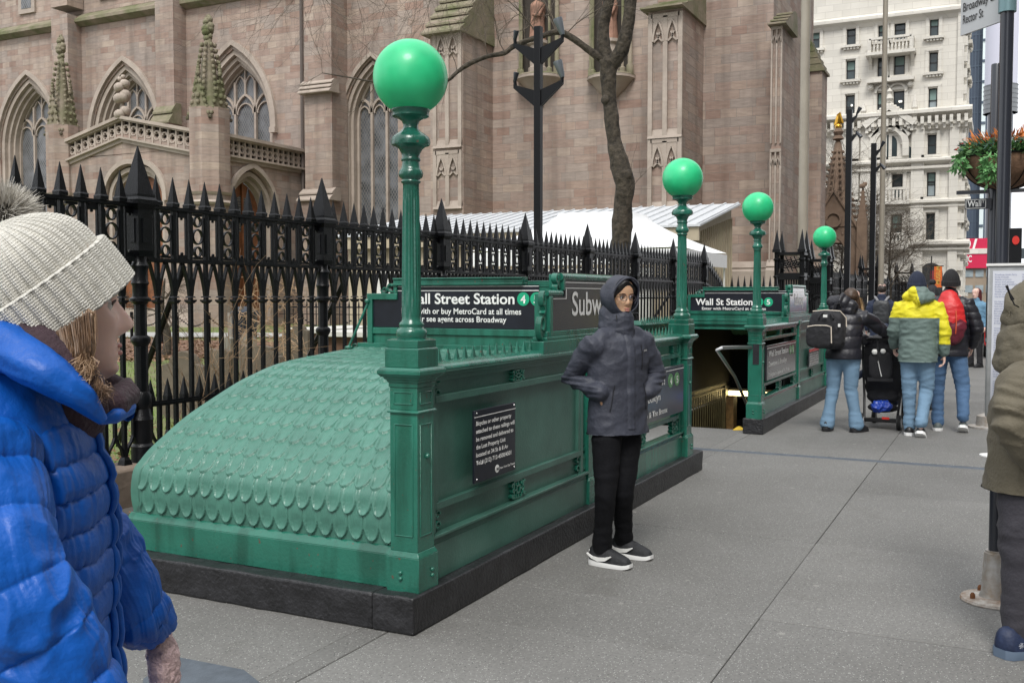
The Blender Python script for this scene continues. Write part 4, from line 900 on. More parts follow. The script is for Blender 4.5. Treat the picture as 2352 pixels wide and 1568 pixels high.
m = MB(); m.box(42.25, 42.6, y0 - .08, y1 + .08, 0, on_x(735, 462, 42.6)[1]); obj('buttress', m, STONE, CH, smooth=0)
m = MB().tube([(XN - .2, T(697) * 43.8, 0), (XN - .2, T(697) * 43.8, 20)], .09, 6); obj('downpipe', m, mat('lead_pipe', (.10, .08, .07), .6), CH, smooth=60)
# ---- porch: box projecting from the nave
XP = XN * T(699) / T(494); YPr = T(494) * XP; YPl = T(150) * XP
doorf = (T(295) * XP, 2.1, .2, on_x(217, 470, XP)[1], 0); zdf = on_x(295, 382, XP)[1]
zg0 = on_x(150, 362, XP)[1]; zg1 = on_x(283, 303, XP)[1]; zg2 = on_x(430, 340, XP)[1]; yg = T(287) * XP
dcf = T(312) * XP
m = MB(); zsf = on_x(230, 460, XP)[1]
wall_open(m, 'x', XP, XP + .8, YPr, YPl, 0, zg2 - .05, [(dcf, 2.0, .2, zsf, zdf - zsf)])
m.prism([(YPr, zg2 - .05), (YPl, zg0 - .05), (yg, zg1)], 'x', XP, XP + .8)
Xs0, Xs1 = XP, XN; zside = on_y(500, 350, YPr)[1]
zds = on_y(578, 390, YPr)[1]; xds = on_y(578, 390, YPr)[0]; zss = on_y(520, 470, YPr)[1]
wall_open(m, 'y', YPr, YPr + .8, XP + .8, XN, 0, zside, [(xds, 1.75, .2, zss - .3, zds - zss + .3)])
m.box(XP + .8, XN, YPl - .8, YPl, 0, zside); m.box(XP + .8, XN, YPr + .8, YPl - .8, zside - .4, zside - .2)
obj('porch_wall', m, STONE, CH, smooth=0)
mo = MB()
jamb(mo, 'x', XP - .15, XP + .1, dcf, 2.15, zsf - .2, zsf, zdf - zsf + .2, .24); jamb(mo, 'x', XP + .12, XP + .4, dcf, 1.85, .2, zsf, zdf - zsf - .2, .22); jamb(mo, 'x', XP + .35, XP + .7, dcf, 1.62, .2, zsf, zdf - zsf - .45, .2)
jamb(mo, 'y', YPr - .15, YPr + .1, xds, 1.9, zss - .5, zss - .3, zds - zss + .5, .24); jamb(mo, 'y', YPr + .12, YPr + .4, xds, 1.6, .2, zss - .3, zds - zss + .1, .22); jamb(mo, 'y', YPr + .35, YPr + .7, xds, 1.38, .2, zss - .3, zds - zss - .15, .2)
obj('porch_arch_moulding', mo, TRIM, CH, smooth=0)
for ax, c, X_, w_, zs_, h_ in (('x', dcf, XP, 1.5, zsf, zdf - zsf - .6), ('y', xds, YPr, 1.3, zss - .3, zds - zss - .3)):
    d = MB().prism([(c - w_, .2)] + arch(c, w_, zs_, h_) + [(c + w_, .2)], ax, X_ + .72, X_ + .8); dd = obj('door', d, WOOD, CH, smooth=0)
    b = MB(); b.prism([(c - w_ * .8, zs_ - .9)] + arch(c, w_ * .8, zs_ - .5, h_ * .9) + [(c + w_ * .8, zs_ - .9)], ax, X_ + .69, X_ + .72); obj('fanlight', b, LEAD, dd, smooth=0)
    q = MB(); q.strip([(c, .2), (c, zs_ + h_)], .1, ax, X_ + .6, X_ + .7)
    for k in (-1, 1): q.strip([(c + k * w_ * .5, .3), (c + k * w_ * .5, zs_ - .4)], .06, ax, X_ + .63, X_ + .7)
    q.strip([(c - w_, zs_ - .4), (c + w_, zs_ - .4)], .2, ax, X_ + .6, X_ + .7); obj('door_frame', q, WOOD, dd, smooth=0)
def pierced(p0, p1, H, ax, X, n, s):
    """sloping pierced parapet from p0 to p1 (a, z of its underside), height H, front plane X, s = outward sign"""
    m = MB(); sl = (p1[1] - p0[1]) / (p1[0] - p0[0])
    def band(za, zb, o0, o1): m.prism([(p0[0], p0[1] + za), (p1[0], p1[1] + za), (p1[0], p1[1] + zb), (p0[0], p0[1] + zb)], ax, X + s * o0, X + s * o1)
    band(-.28, -.1, -.35, .10); band(-.1, .0, -.35, .26); band(H - .16, H, -.35, .28); band(H - .24, H - .16, -.35, .14)
    for i in range(n):
        a = p0[0] + (i + .5) * (p1[0] - p0[0]) / n; z = p0[1] + (a - p0[0]) * sl + (H - .24) / 2; r = min(abs(p1[0] - p0[0]) / n, H - .24) * .5
        m.strip([(a + r * .78 * math.cos(t * .7854 + .39), z + r * .85 * math.sin(t * .7854 + .39)) for t in range(9)], .07, ax, X - s * .12, X + s * .03)
        for q in range(4):
            u, v = math.cos(q * 1.5708 + .785), math.sin(q * 1.5708 + .785); m.strip([(a + u * r * 1.3, z + v * r * 1.3), (a + u * r * .45, z + v * r * .45)], .06, ax, X - s * .11, X + s * .02)
        e = a + (p1[0] - p0[0]) / n / 2; m.strip([(e, p0[1] + (e - p0[0]) * sl), (e, p0[1] + (e - p0[0]) * sl + H - .2)], .09, ax, X - s * .13, X + s * .05)
    o = obj('pierced_parapet', m, TRIM, CH, smooth=0)
    b = MB(); b.prism([(p0[0], p0[1]), (p1[0], p1[1]), (p1[0], p1[1] + H - .2), (p0[0], p0[1] + H - .2)], ax, X - s * .30, X - s * .18); obj('parapet_shadow_panel', b, mat('shade_stone', (.05, .042, .035), .95), o, smooth=0)  # dark sheet paints the shade inside the parapet openings
Hb = .95
pierced((YPl, zg0 - .25), (yg, zg1 - .25), Hb + .1, 'x', XP, 9, -1); pierced((yg, zg1 - .25), (YPr + .8, zg2 - .25), Hb + .1, 'x', XP, 10, -1)
zt_side = on_y(500, 304, YPr)[1]; Hs = zt_side - on_y(500, 352, YPr)[1]
pierced((XP + .5, zt_side - Hs), (XN, zt_side - Hs), Hs, 'y', YPr, 15, -1)
def lump(m, c, r, k=5):
    for i in range(k):
        a = i * 2.4; m.sphere((c[0] + r * .45 * math.cos(a), c[1] + r * .45 * math.sin(a), c[2] + r * .3 * math.sin(a * 1.7)), r * .62, 7, 5)
def pinnacle(x, y, w, z0, zt):
    H = zt - z0; m = MB()
    m.lathe([(w * .95, z0 - .02 * H), (w * .6, z0 + .18 * H), (w * .42, z0 + .45 * H), (w * .2, z0 + .74 * H), (w * .16, z0 + .76 * H)], 8, (x, y))
    for q in range(8):
        a = q * math.pi / 4 + .39
        for i in range(9):
            f = .2 + .06 * i; r = w * (.95 - 1.0 * f) + .10; m.sphere((x + r * math.cos(a), y + r * math.sin(a), z0 + f * H), .13 * w, 6, 4)
    for q in range(4):
        a = q * math.pi / 2 + math.pi; u, v = math.cos(a), math.sin(a); c = (x + u * w * .85, y + v * w * .85)
        pu, pv = -v, u
        for sg in (-1, 1):
            for i in range(8):
                f = i / 7; m.sphere((c[0] + pu * sg * w * .85 * (1 - f), c[1] + pv * sg * w * .85 * (1 - f), z0 - .10 * H + f ** 1.2 * .45 * H), .135 * w, 6, 4)
        m.add([(c[0] - pu * w * .8, c[1] - pv * w * .8, z0 - .1 * H), (c[0] + pu * w * .8, c[1] + pv * w * .8, z0 - .1 * H), (c[0], c[1], z0 + .36 * H), (c[0] - u * .2 * w, c[1] - v * .2 * w, z0 - .1 * H)], [(0, 1, 2), (1, 3, 2), (3, 0, 2)])
        for i in range(5): m.sphere((c[0], c[1], z0 + (.36 + .03 * i) * H), .12 * w * (1.2 - i * .15), 6, 4)
        for i in range(4): m.sphere((c[0] + u * .05, c[1] + v * .05, z0 + (-.08 + .07 * i) * H), .16 * w * (.6 + .15 * i), 6, 4)
    for f, r in ((.76, .26), (.80, .2), (.83, .34), (.86, .36), (.89, .24), (.93, .28), (.955, .22), (.985, .12)):
        lump(m, (x, y, z0 + f * H), r * w * 1.05)
    return obj('pinnacle', m, TRIMM, CH, smooth=60)
for pa, pb, yt, yb in ((418, 494, 22, 245), (96, 150, 70, 285)):
    X_ = XP - .55; a, b = T(pa) * X_, T(pb) * X_; cy = (a + b) / 2; hw = (a - b) / 2 * .92; zb = on_x((pa + pb) / 2, yb, X_)[1]; ztp = on_x((pa + pb) / 2, yt, X_)[1]
    m = MB(); m.rings([[(X_ + hw * .9 + hw * math.cos(i * math.pi / 4 + .3927) * 1.05, cy + hw * math.sin(i * math.pi / 4 + .3927) * 1.05, z) for i in range(8)] for z in (0, zb)]); obj('porch_turret', m, STONE, CH, smooth=0)
    m = MB(); zz = on_x((pa + pb) / 2, 470, X_)[1]; [m.rings([[(X_ + hw * .9 + hw * k * math.cos(i * math.pi / 4 + .3927), cy + hw * k * math.sin(i * math.pi / 4 + .3927), z) for i in range(8)] for z, k in ((zz + d, k0), (zz + d + .12, k1))]) for d, k0, k1 in ((0, 1.15, 1.28), (.12, 1.28, 1.12), (.5, 1.1, 1.2))]; obj('turret_band', m, TRIM, CH, smooth=0)
    pinnacle(X_ + hw * .9, cy, hw * .86, zb, ztp)
m = MB(); lump(m, (XP, yg, zg1 + .95), .4, 7); m.lathe([(.12, zg1 + .6), (.10, zg1 + 1.8)], 6, (XP, yg)); lump(m, (XP, yg, zg1 + 1.75), .42, 8); lump(m, (XP, yg, zg1 + 2.3), .38, 7); lump(m, (XP, yg, zg1 + 2.7), .2, 4); obj('gable_finial', m, TRIM, CH, smooth=60)
# ---- tower and its buttresses
XT = 40.0; XB1 = XT * T(1132) / T(1065); XB2 = XT * T(1612) / T(1565)
yB1 = T(1132) * XT; yB1l = T(990) * XB1; yB2r = T(1612) * XT; yB2l = T(1485) * XB2
m = MB(); m.box(XT, XT + 1.2, T(1770) * XT, yB1 + 5, 0, 26); m.box(XT + 1.2, 49.0, T(1770) * XT, T(1770) * XT + 1.2, 0, 26); obj('tower_wall', m, STONE, CH, smooth=0)
butt(XB1, XT, yB1, yB1l, 0, 13.2); butt(XB2, XT, yB2r, yB2l, 0, on_x(1530, 22, XB2)[1])
# between nave and tower: stair recess
m = MB(); ya, yb = yB1l, 27.6
wall_open(m, 'x', 41.5, 42.3, ya, 25.8, 0, 22, [(T(972) * 41.5, .75, .2, on_x(970, 472, 41.5)[1], on_x(972, 437, 41.5)[1] - on_x(970, 472, 41.5)[1])])
obj('stair_turret_wall', m, STONE, CH, smooth=0)
m = MB(); c = T(972) * 41.5; z = on_x(970, 472, 41.5)[1]; h = on_x(972, 430, 41.5)[1] - z; jamb(m, 'x', 41.35, 41.6, c, .85, .2, z, h, .16); jamb(m, 'x', 41.6, 41.9, c, .68, .2, z, h - .2, .14)
for yy in (95, 290): zz = on_x(975, yy, 41.5)[1]; m.box(41.3, 41.5, c - .75, c + .2, zz - 1.5, zz - 1.35); 
obj('turret_moulding', m, TRIM, CH, smooth=0); obj('slit_window', MB().box(41.44, 41.49, c - .55, c - .05, on_x(975, 290, 41.5)[1] - 1.3, on_x(975, 250, 41.5)[1]), DARK, CH, smooth=0); obj('slit_window', MB().box(41.44, 41.49, c - .55, c - .05, on_x(975, 110, 41.5)[1], on_x(975, 65, 41.5)[1]), DARK, CH, smooth=0); obj('small_door', MB().box(41.9, 42.0, c - .7, c + .7, .2, z + h), WOOD, CH, smooth=0)
weather(XB1 - .35, XB1 + 2.3, yB1 - .05, yB1l + .15, on_x(1030, 80, XB1)[1], 15.6, 7)
weather(XB2 - .4, XT - .3, yB2r - .05, yB2l + .1, on_x(1530, 24, XB2)[1], on_x(1530, -40, XB2)[1], 4)
def blind_panels(X, y0, y1, z0, z1):
    """two cusped blind lancets sunk in a moulded frame"""
    m = MB(); yc = (y0 + y1) / 2; w = (y1 - y0) / 4
    m.box(X - .10, X, y0 - .12, y0 + .05, z0, z1 + .1); m.box(X - .10, X, y1 - .05, y1 + .12, z0, z1 + .1); m.box(X - .10, X, yc - .09, yc + .09, z0, z1); m.box(X - .10, X, y0, y1, z1 - .06, z1 + .1); m.prism([(X - .14, z0 - .1), (X, z0 - .1), (X, z0 + .25)], 'y', y0 - .12, y1 + .12)
    for c in (y0 + w, y1 - w):
        ap = arch(c, w - .07, z1 - .95, .78, 7)
        for i in range(len(ap) - 1): m.prism([ap[i], ap[i + 1], (ap[i + 1][0], z1 - .06), (ap[i][0], z1 - .06)], 'x', X - .085, X)
        m.strip(ap, .07, 'x', X - .12, X - .02)
        for s in (-1, 1): m.strip([(c + s * (w - .1), z1 - .95), (c + s * (w - .30), z1 - .78), (c + s * (w - .22), z1 - .6)], .07, 'x', X - .09, X - .01)
    obj('blind_tracery', m, TRIM, CH, smooth=0)
for (X, pa, pb, segs) in ((XB1, 1003, 1057, ((75, 335), (352, 475))), (XB2, 1494, 1558, ((38, 312), (325, 478)))):
    y1_, y0_ = T(pa) * X, T(pb) * X
    for (ya_, yb_) in segs: blind_panels(X, y0_, y1_, on_x((pa + pb) / 2, yb_, X)[1], on_x((pa + pb) / 2, ya_, X)[1])
def statue_niche(px):
    """canopied niche: bowl corbel, side shafts, weathered figure on a drum"""
    y = T(px) * XT; zb = on_x(px, 177, XT)[1]; k = .56; X0 = XT - .05
    obj('niche_recess', MB().box(XT - .03, XT - .01, y - .85, y + .85, zb, 20), mat('shade_stone', (.05, .042, .035), .95), CH, smooth=0)  # flat dark sheet stands in for the shade inside the niche
    m = MB(); m.lathe([(.05, zb - 1.45), (.14, zb - 1.3), (.10, zb - 1.2), (.22, zb - 1.08), (.18, zb - .95), (.28, zb - .85), (.62, zb - .55), (.92, zb - .2), (1.04, zb - .16), (1.04, zb - .03), (.95, zb)], 16, (X0, y)); [lump(m, (X0 - .2, y + s_, zb - 1.08), .10) for s_ in (-.12, 0, .12)]
    obj('niche_corbel', m, TRIM, CH, smooth=40)
    obj('mossy_ledge', MB().lathe([(1.05, zb - .04), (1.0, zb + .02), (.3, zb + .04)], 16, (X0, y)), TRIMM, CH, smooth=0)
    m = MB()
    for s_ in (-1, 1):
        m.lathe([(.16, zb), (.16, zb + .35), (.10, zb + .42), (.08, 20)], 8, (X0 - .15, y + s_ * .86)); m.lathe([(.13, zb), (.13, zb + .2), (.06, zb + .26), (.06, 20)], 8, (X0 - .5, y + s_ * .66))
    obj('niche_shaft', m, TRIMM, CH, smooth=40)
    m = MB(); m.lathe([(.42, zb + .03), (.42, zb + .3), (.34, zb + .36), (.34, zb + 1.25), (.46, zb + 1.32), (.46, zb + 1.45)], 12, (X0 - .25, y)); obj('figure_plinth', m, TRIM, CH, smooth=30)
    zf = zb + 1.45; X_ = X0 - .25; m = MB()
    m.lathe([(.38, zf), (.33, zf + .4), (.29, zf + .9), (.34, zf + 1.3), (.31, zf + 1.6), (.12, zf + 1.75)], 10, (X_, y)); m.sphere((X_, y, zf + 1.92), .16, 10, 8)
    for i in range(10): m.tube([(X_ - .28, y - .25 + .055 * i, zf + .02), (X_ - .26, y - .2 + .045 * i, zf + .7), (X_ - .22, y - .12 + .03 * i, zf + 1.3)], .028, 5)
    m.tube([(X_ - .1, y - .32, zf + 1.45), (X_ - .32, y - .22, zf + 1.0), (X_ - .4, y + .05, zf + 1.05)], .07, 6)
    obj('niche_figure', m, mat('red_sandstone_figure', (.27, .15, .105), .85, var=.4, vs=2, bump=.5, bs=5, space='WORLD'), CH, smooth=60)
statue_niche(1241); statue_niche(1404)
# ---- right hand corner of the tower
XC = 38.4; y1_, y0_ = T(1768) * XC, T(1790) * XC
m = MB(); m.box(XC, 41, y0_, y1_, 0, on_x(1780, 60, XC)[1]); obj('corner_buttress', m, STONE, CH, smooth=0)
weather(XC - .3, XT, y0_ - .15, y1_ + .05, on_x(1780, 62, XC)[1], on_x(1780, 5, XC)[1], 4)
m = MB()
for a_, b_ in ((on_x(1780, 330, XC)[1], on_x(1780, 70, XC)[1]), (on_x(1780, 610, XC)[1], on_x(1780, 350, XC)[1])):
    for q in (0, .5, 1): yy = y0_ + (y1_ - y0_) * q; m.box(XC - .09, XC, yy - .03, yy + .03, a_, b_)
    for q in (.25, .75): m.strip(arch(y0_ + (y1_ - y0_) * q, .07, b_ - .5, .3, 5), .04, 'x', XC - .09, XC)
    m.box(XC - .1, XC, y0_ - .03, y1_ + .03, b_, b_ + .12)
obj('blind_tracery', m, TRIM, CH, smooth=0)
m = MB(); X2 = 47.0; YE = T(1770) * XT; m.box(X2, X2 + 1.4, YE - .75, YE, 0, on_x(1868, 160, X2)[1]); obj('corner_buttress', m, STONE, CH, smooth=0)
for i in range(6):
    z = on_x(1868, 165 - 15 * i, X2)[1]; yq = YE - .85 + .14 * i
    obj('weathering', MB().prism([(yq, z), (yq, z + .12), (yq + .16, z + .32), (YE, z + .32), (YE, z)], 'x', X2 - .1, X2 + 1.5), TRIMM, CH, smooth=0)
for X, ya_, yb_ in ((XT, T(1770) * XT - .1, yB2r), (XC, y0_ - .1, y1_ + .1), (XT, yB2l, yB1), (XB2, yB2r - .1, yB2l + .1), (XB1, yB1 - .1, yB1l + .1)):
    m = MB(); zp = on_x(1700, 618, XT)[1]; m.prism([(X - .28, 0), (X - .28, zp - .1), (X - .18, zp), (X - .22, zp + .05), (X, zp + .3), (X, 0)], 'y', ya_, yb_); m.prism([(X - .5, 0), (X - .5, zp - 1.2), (X - .28, zp - .9), (X - .28, 0)], 'y', ya_ - .1, yb_ + .1); obj('plinth', m, TRIM, CH, smooth=0)
m = MB(); m.box(XN - .35, XN + .1, 26, 92, 0, 1.1); m.prism([(XN - .35, 1.1), (XN + .02, 1.1), (XN + .02, 1.45)], 'y', 26, 92); m.box(XP - .3, XP + .1, YPr, YPl, 0, .9); m.box(XP - .8, XP - .3, YPr + 1, YPl - 1, 0, .2); obj('plinth', m, TRIM, CH, smooth=0)
# ================================================================ shed, tent, trees, poles, stones behind the fence
ROOFW = mat('white_metal_roof', (.56, .58, .60), .55, var=.06, vs=3, space='WORLD'); SIDING = mat('beige_siding', (.42, .36, .26), .7, var=.12, vs=2, space='WORLD')
XS_ = 27.0; ys0 = T(1588) * XS_; ys1 = 19.5; XR = ys0 / T(1680); ze = on_x(1594, 517, XS_)[1]; zr = on_x(1690, 468, XR)[1]
t = thing('site_shed', 'long beige site shed with a white ribbed metal roof against the church', 'shed', (XS_, ys0, 0))
m = MB(); m.box(XS_ + .3, XR, ys0 + .02, ys1, 0, ze - .25); m.prism([(XS_ + .3, ze - .25), (XR, ze - .25), (XR, zr - .12), (XS_ + .3, ze - .06)], 'y', ys0 + .02, ys1)
for i in range(int((XR - XS_) / .22)): m.box(XS_ + .35 + i * .22, XS_ + .38 + i * .22, ys0 - .01, ys0 + .02, 0, ze - .2 + (zr - ze) * i * .22 / (XR - XS_) * .8)
for i in range(40): m.box(XS_ + .27, XS_ + .3, ys0 + .1 + i * .28, ys0 + .14 + i * .28, 0, ze - .25)
obj('wall', m, SIDING, t, smooth=0)
m = MB(); m.prism([(XS_ - .05, ze - .04), (XR + .1, zr - .04), (XR + .1, zr + .02), (XS_ - .05, ze + .02)], 'y', ys0 - .25, ys1 + .3)
for i in range(30): y = ys0 - .2 + i * .40; m.prism([(XS_ - .05, ze + .02), (XR + .1, zr + .02), (XR + .1, zr + .06), (XS_ - .05, ze + .06)], 'y', y, y + .05)
obj('roof', m, ROOFW, t, smooth=0)
obj('fascia', MB().box(XS_ + .02, XS_ + .12, ys0 - .2, ys1, ze - .42, ze - .05), SIDING, t, smooth=0)
obj('door', MB().box(XS_ + 2.0, XS_ + 3.0, ys0 - .04, ys0 - .01, .1, 2.1), mat('shed_door', (.36, .31, .22), .6), t, smooth=0)
def tent():
    X = 22.5; yc = T(1385) * X; hw = 2.0; zp = on_x(1385, 492, X)[1]; ze_ = on_x(1385, 585, X)[1]
    t = thing('canopy_tent', 'white peaked canopy tent in front of the long shed', 'tent', (X, yc, 0)); n = 24; P = np.zeros((n + 1, 4 * 8 + 1, 3))
    for i in range(n + 1):
        f = i / n; s = .34 + (1 - .34) * f; z = zp - (zp - ze_) * (1 - (1 - f) ** 1.45) ** .78 if f < 1 else ze_
        z = zp - (zp - ze_) * (f ** .72)
        k = 0
        for (a, b) in (((-1, -1), (1, -1)), ((1, -1), (1, 1)), ((1, 1), (-1, 1)), ((-1, 1), (-1, -1))):
            for q in range(8):
                u = a[0] + (b[0] - a[0]) * q / 8; v = a[1] + (b[1] - a[1]) * q / 8; P[i, k] = (X + u * s * hw, yc + v * s * hw * 1.25, z + .06 * f * (abs(u) + abs(v) - 1)); k += 1
        P[i, k] = P[i, 0]
    m_ = mat('tent_fabric', (.86, .87, .88), .6, var=.03); obj('tent_roof', grid_mesh('tent_roof', P), m_, t, smooth=180)
    m = MB(); m.box(X - hw * .34, X + hw * .34, yc - hw * .42, yc + hw * .42, zp - .02, zp); m.box(X - hw, X + hw, yc - hw * 1.25, yc - hw * 1.25 + .01, ze_ - .3, ze_ + .02); m.box(X - hw, X - hw + .01, yc - hw * 1.25, yc + hw * 1.25, ze_ - .3, ze_ + .02); obj('valance', m, m_, t, smooth=0)
    for sx in (-1, 1):
        for sy in (-1, 1): obj('leg', MB().tube([(X + sx * hw * .98, yc + sy * hw * 1.22, 0), (X + sx * hw * .98, yc + sy * hw * 1.22, ze_)], .025, 6), WHITE, t)
tent()
m = MB(); m.box(26.0, 26.3, 8.6, 17.5, 0, 2.3); o = obj('site_hoarding', m, mat('pale_hoarding', (.68, .67, .64), .7, var=.1, vs=1.5, space='WORLD'), smooth=0); tag(o, 'long pale hoarding standing behind the fence below the shed', 'hoarding')
BARKT = mat('tree_bark', (.075, .060, .042), .95, col2=(.018, .015, .011), vs=9, bump=1, bs=9, space='WORLD')
TWIG = mat('twig_bark', (.10, .08, .06), .9, var=.3, vs=6, space='WORLD')
def limb(mb, pts, rad, n=12, wob=.0):
    P = [Vector(p) for p in pts]; q = []; rr = []
    for i in range(len(P) - 1):
        p0, p1, p2, p3 = P[max(i - 1, 0)], P[i], P[i + 1], P[min(i + 2, len(P) - 1)]
        for k in range(6):
            t = k / 6; q.append(.5 * ((2 * p1) + (-p0 + p2) * t + (2 * p0 - 5 * p1 + 4 * p2 - p3) * t * t + (-p0 + 3 * p1 - 3 * p2 + p3) * t ** 3)); rr.append(rad[i] * (1 - t) + rad[i + 1] * t)
    q.append(P[-1]); rr.append(rad[-1])
    if wob: rr = [r * (1 + wob * noise.noise(Vector((i * .35, r * 9, 0)))) for i, r in enumerate(rr)]
    k = len(mb.v); mb.tube(q, rr, n)
    if wob:
        for i in range(k, len(mb.v)):
            v = Vector(mb.v[i]); j = min((i - k) // n, len(q) - 1); d = v - q[j]; mb.v[i] = tuple(q[j] + d * (1 + wob * 1.2 * noise.noise(v * 5)))
    return mb
def twigs(mb, p, d, L, r, depth, spread=.7):
    p = Vector(p); d = Vector(d).normalized(); pts = [p]; n = 4
    for i in range(n):
        d = (d + Vector(rng.normal(0, .16, 3))).normalized(); pts.append(pts[-1] + d * L / n)
    mb.tube(pts, [r * (1 - .6 * i / n) for i in range(n + 1)], 4 if r < .02 else 6)
    if depth > 0:
        for i in range(1, n + 1):
            for q in range(2 if depth > 1 else 1):
                dd = (d + Vector(rng.normal(0, spread, 3))).normalized(); twigs(mb, pts[i], dd, L * rng.uniform(.5, .75), r * .45, depth - 1, spread)
def px(lst, X, dx=0): return [(X + dx * i,) + on_x(a, b, X + dx * i) for i, (a, b) in enumerate(lst)]
XTR = 20.0
tr = thing('tree', 'large bare street tree with a forked trunk and one long sideways limb', 'tree', (XTR, T(1425) * XTR, 0))
m = MB(); limb(m, px([(1420, 690), (1424, 600), (1428, 520), (1434, 440), (1430, 400), (1412, 330), (1403, 260), (1398, 190), (1398, 140)], XTR), [.25, .21, .205, .205, .22, .165, .155, .165, .19], 18, .13)
limb(m, px([(1400, 150), (1388, 110), (1386, 60), (1398, 0), (1400, -80), (1412, -300)], XTR), [.17, .14, .12, .12, .11, .1], 12, .1)
limb(m, px([(1402, 150), (1425, 120), (1440, 70), (1450, 0), (1462, -60), (1500, -300)], XTR), [.17, .16, .135, .125, .12, .1], 12, .1)
m.sphere((XTR - .10, *on_x(1396, 232, XTR)), .11, 10, 7); m.sphere((XTR - .05, *on_x(1438, 405, XTR)), .17, 10, 8)
obj('trunk', m, BARKT, tr, smooth=180)
m = MB(); lp = px([(1392, 142), (1370, 128), (1340, 106), (1305, 82), (1278, 74), (1240, 85), (1205, 96), (1178, 108), (1158, 122), (1120, 130), (1080, 146), (1050, 166), (1030, 184), (990, 205), (940, 200), (870, 190), (800, 178), (740, 168)], XTR, -.12)
limb(m, lp, [.11, .085, .075, .068, .068, .06, .058, .056, .058, .046, .055, .045, .04, .035, .03, .022, .015, .008], 8, .1); obj('side_limb', m, BARKT, tr, smooth=180)
m = MB(); tops = []
for (a, b), (c, d), L, r, dep in (((1280, 74), (1262, -40), 1.4, .02, 2), (1240 and (1240, 85), (1200, 20), 1.3, .016, 2), ((1205, 96), (1190, 0), 1.0, .014, 2), ((1160, 122), (1120, 40), 1.0, .014, 2), ((1120, 130), (1090, 60), .9, .012, 2), ((1300, 80), (1400, 20), 1.3, .014, 2), ((1050, 166), (1030, 90), .8, .010, 1), ((940, 200), (880, 160), 1.0, .010, 2), ((870, 190), (820, 250), .9, .009, 2), ((800, 178), (740, 120), .9, .008, 2), ((740, 168), (690, 190), .7, .006, 2), ((740, 168), (720, 60), 1.2, .008, 2), ((1278, 74), (1190, -60), 1.6, .018, 2), ((1030, 184), (1000, 260), .6, .008, 1), ((1440, 450), (1480, 350), .7, .008, 1), ((1440, 460), (1500, 330), 1.1, .007, 1)):
    p = Vector((XTR - .3, *on_x(a, b, XTR - .3))); q = Vector((XTR - .3, *on_x(c, d, XTR - .3))); twigs(m, p, q - p + Vector((rng.uniform(-.3, .1), 0, 0)), L, r, dep, .55)
for k in range(24):
    x0_ = rng.uniform(560, 1300); p = Vector((XTR - 1, *on_x(x0_, -60, XTR - 1))); q = Vector((XTR - 1, *on_x(x0_ + rng.uniform(-90, 90), rng.uniform(60, 130), XTR - 1))); twigs(m, p, q - p, rng.uniform(.8, 1.7), .007, 2, .4)
obj('twigs', m, TWIG, tr, smooth=0)
def small_tree(base, H, r, label, n=9, spread=.5):
    t = thing('bare_tree', label, 'tree', base); m = MB(); x, y, z = base; limb(m, [(x, y, z), (x + .05, y, z + H * .3), (x - .05, y + .05, z + H * .6), (x, y, z + H)], [r, r * .8, r * .5, r * .15], 8, .1); obj('trunk', m, BARKT, t, smooth=180)
    m = MB()
    for k in range(n):
        a = k * 2.4; zz = z + H * (.35 + .6 * k / n); twigs(m, (x, y, zz), (math.cos(a), math.sin(a), .7), H * .35 * (1.2 - .6 * k / n), r * .28, 3, spread)
    obj('twigs', m, TWIG, t, smooth=0)
small_tree((17.6, T(378) * 17.6, .05), 1.9, .11, 'stub of a reddish tree trunk rising from the mulch behind the near fence', 3)
small_tree((62, 62 * T(1893), 0), 9.5, .14, 'slender bare tree in front of the brown monument spire', 12, .5)
small_tree((64, 64 * T(1985), 0), 6.2, .12, 'low bare tree between the two black floodlight poles', 14, .6)
small_tree((60, 60 * T(2045), 0), 5.4, .12, 'low bare tree in front of the white building entrance', 14, .6)
small_tree((66, 66 * T(1935), 0), 5.6, .12, 'low tangled bare tree at the foot of the monument', 14, .6)
# dry vines on the fence
m = MB()
for k in range(34):
    x = rng.choice([rng.uniform(5.6, 7.4), rng.uniform(6.2, 7.2)]); p = Vector((x, FY + .08 + rng.uniform(0, .3), .3)); twigs(m, p, (rng.uniform(-.3, .3), 0.05, 1), rng.uniform(.5, 1.3), .0045, 1, .5)
o = obj('dry_vine', m, mat('dry_vine_stem', (.33, .22, .13), .9, var=.3, vs=5), smooth=0); o['kind'] = 'stuff'
m = MB()
for k in range(230):
    x = rng.uniform(9.4, 12.5); y = x * T(rng.uniform(545, 680)); z = rng.uniform(.1, 2.0); twigs(m, (x, y, z), (rng.uniform(-1, 1), rng.uniform(-1, 1), rng.uniform(-1.2, .4)), rng.uniform(.3, .7), .006, 0, .5)
o = obj('dry_shrub', m, MATS['dry_vine_stem'], smooth=0); tag(o, 'tangled dry tan shrub hanging behind the fence near the second post', 'shrub')
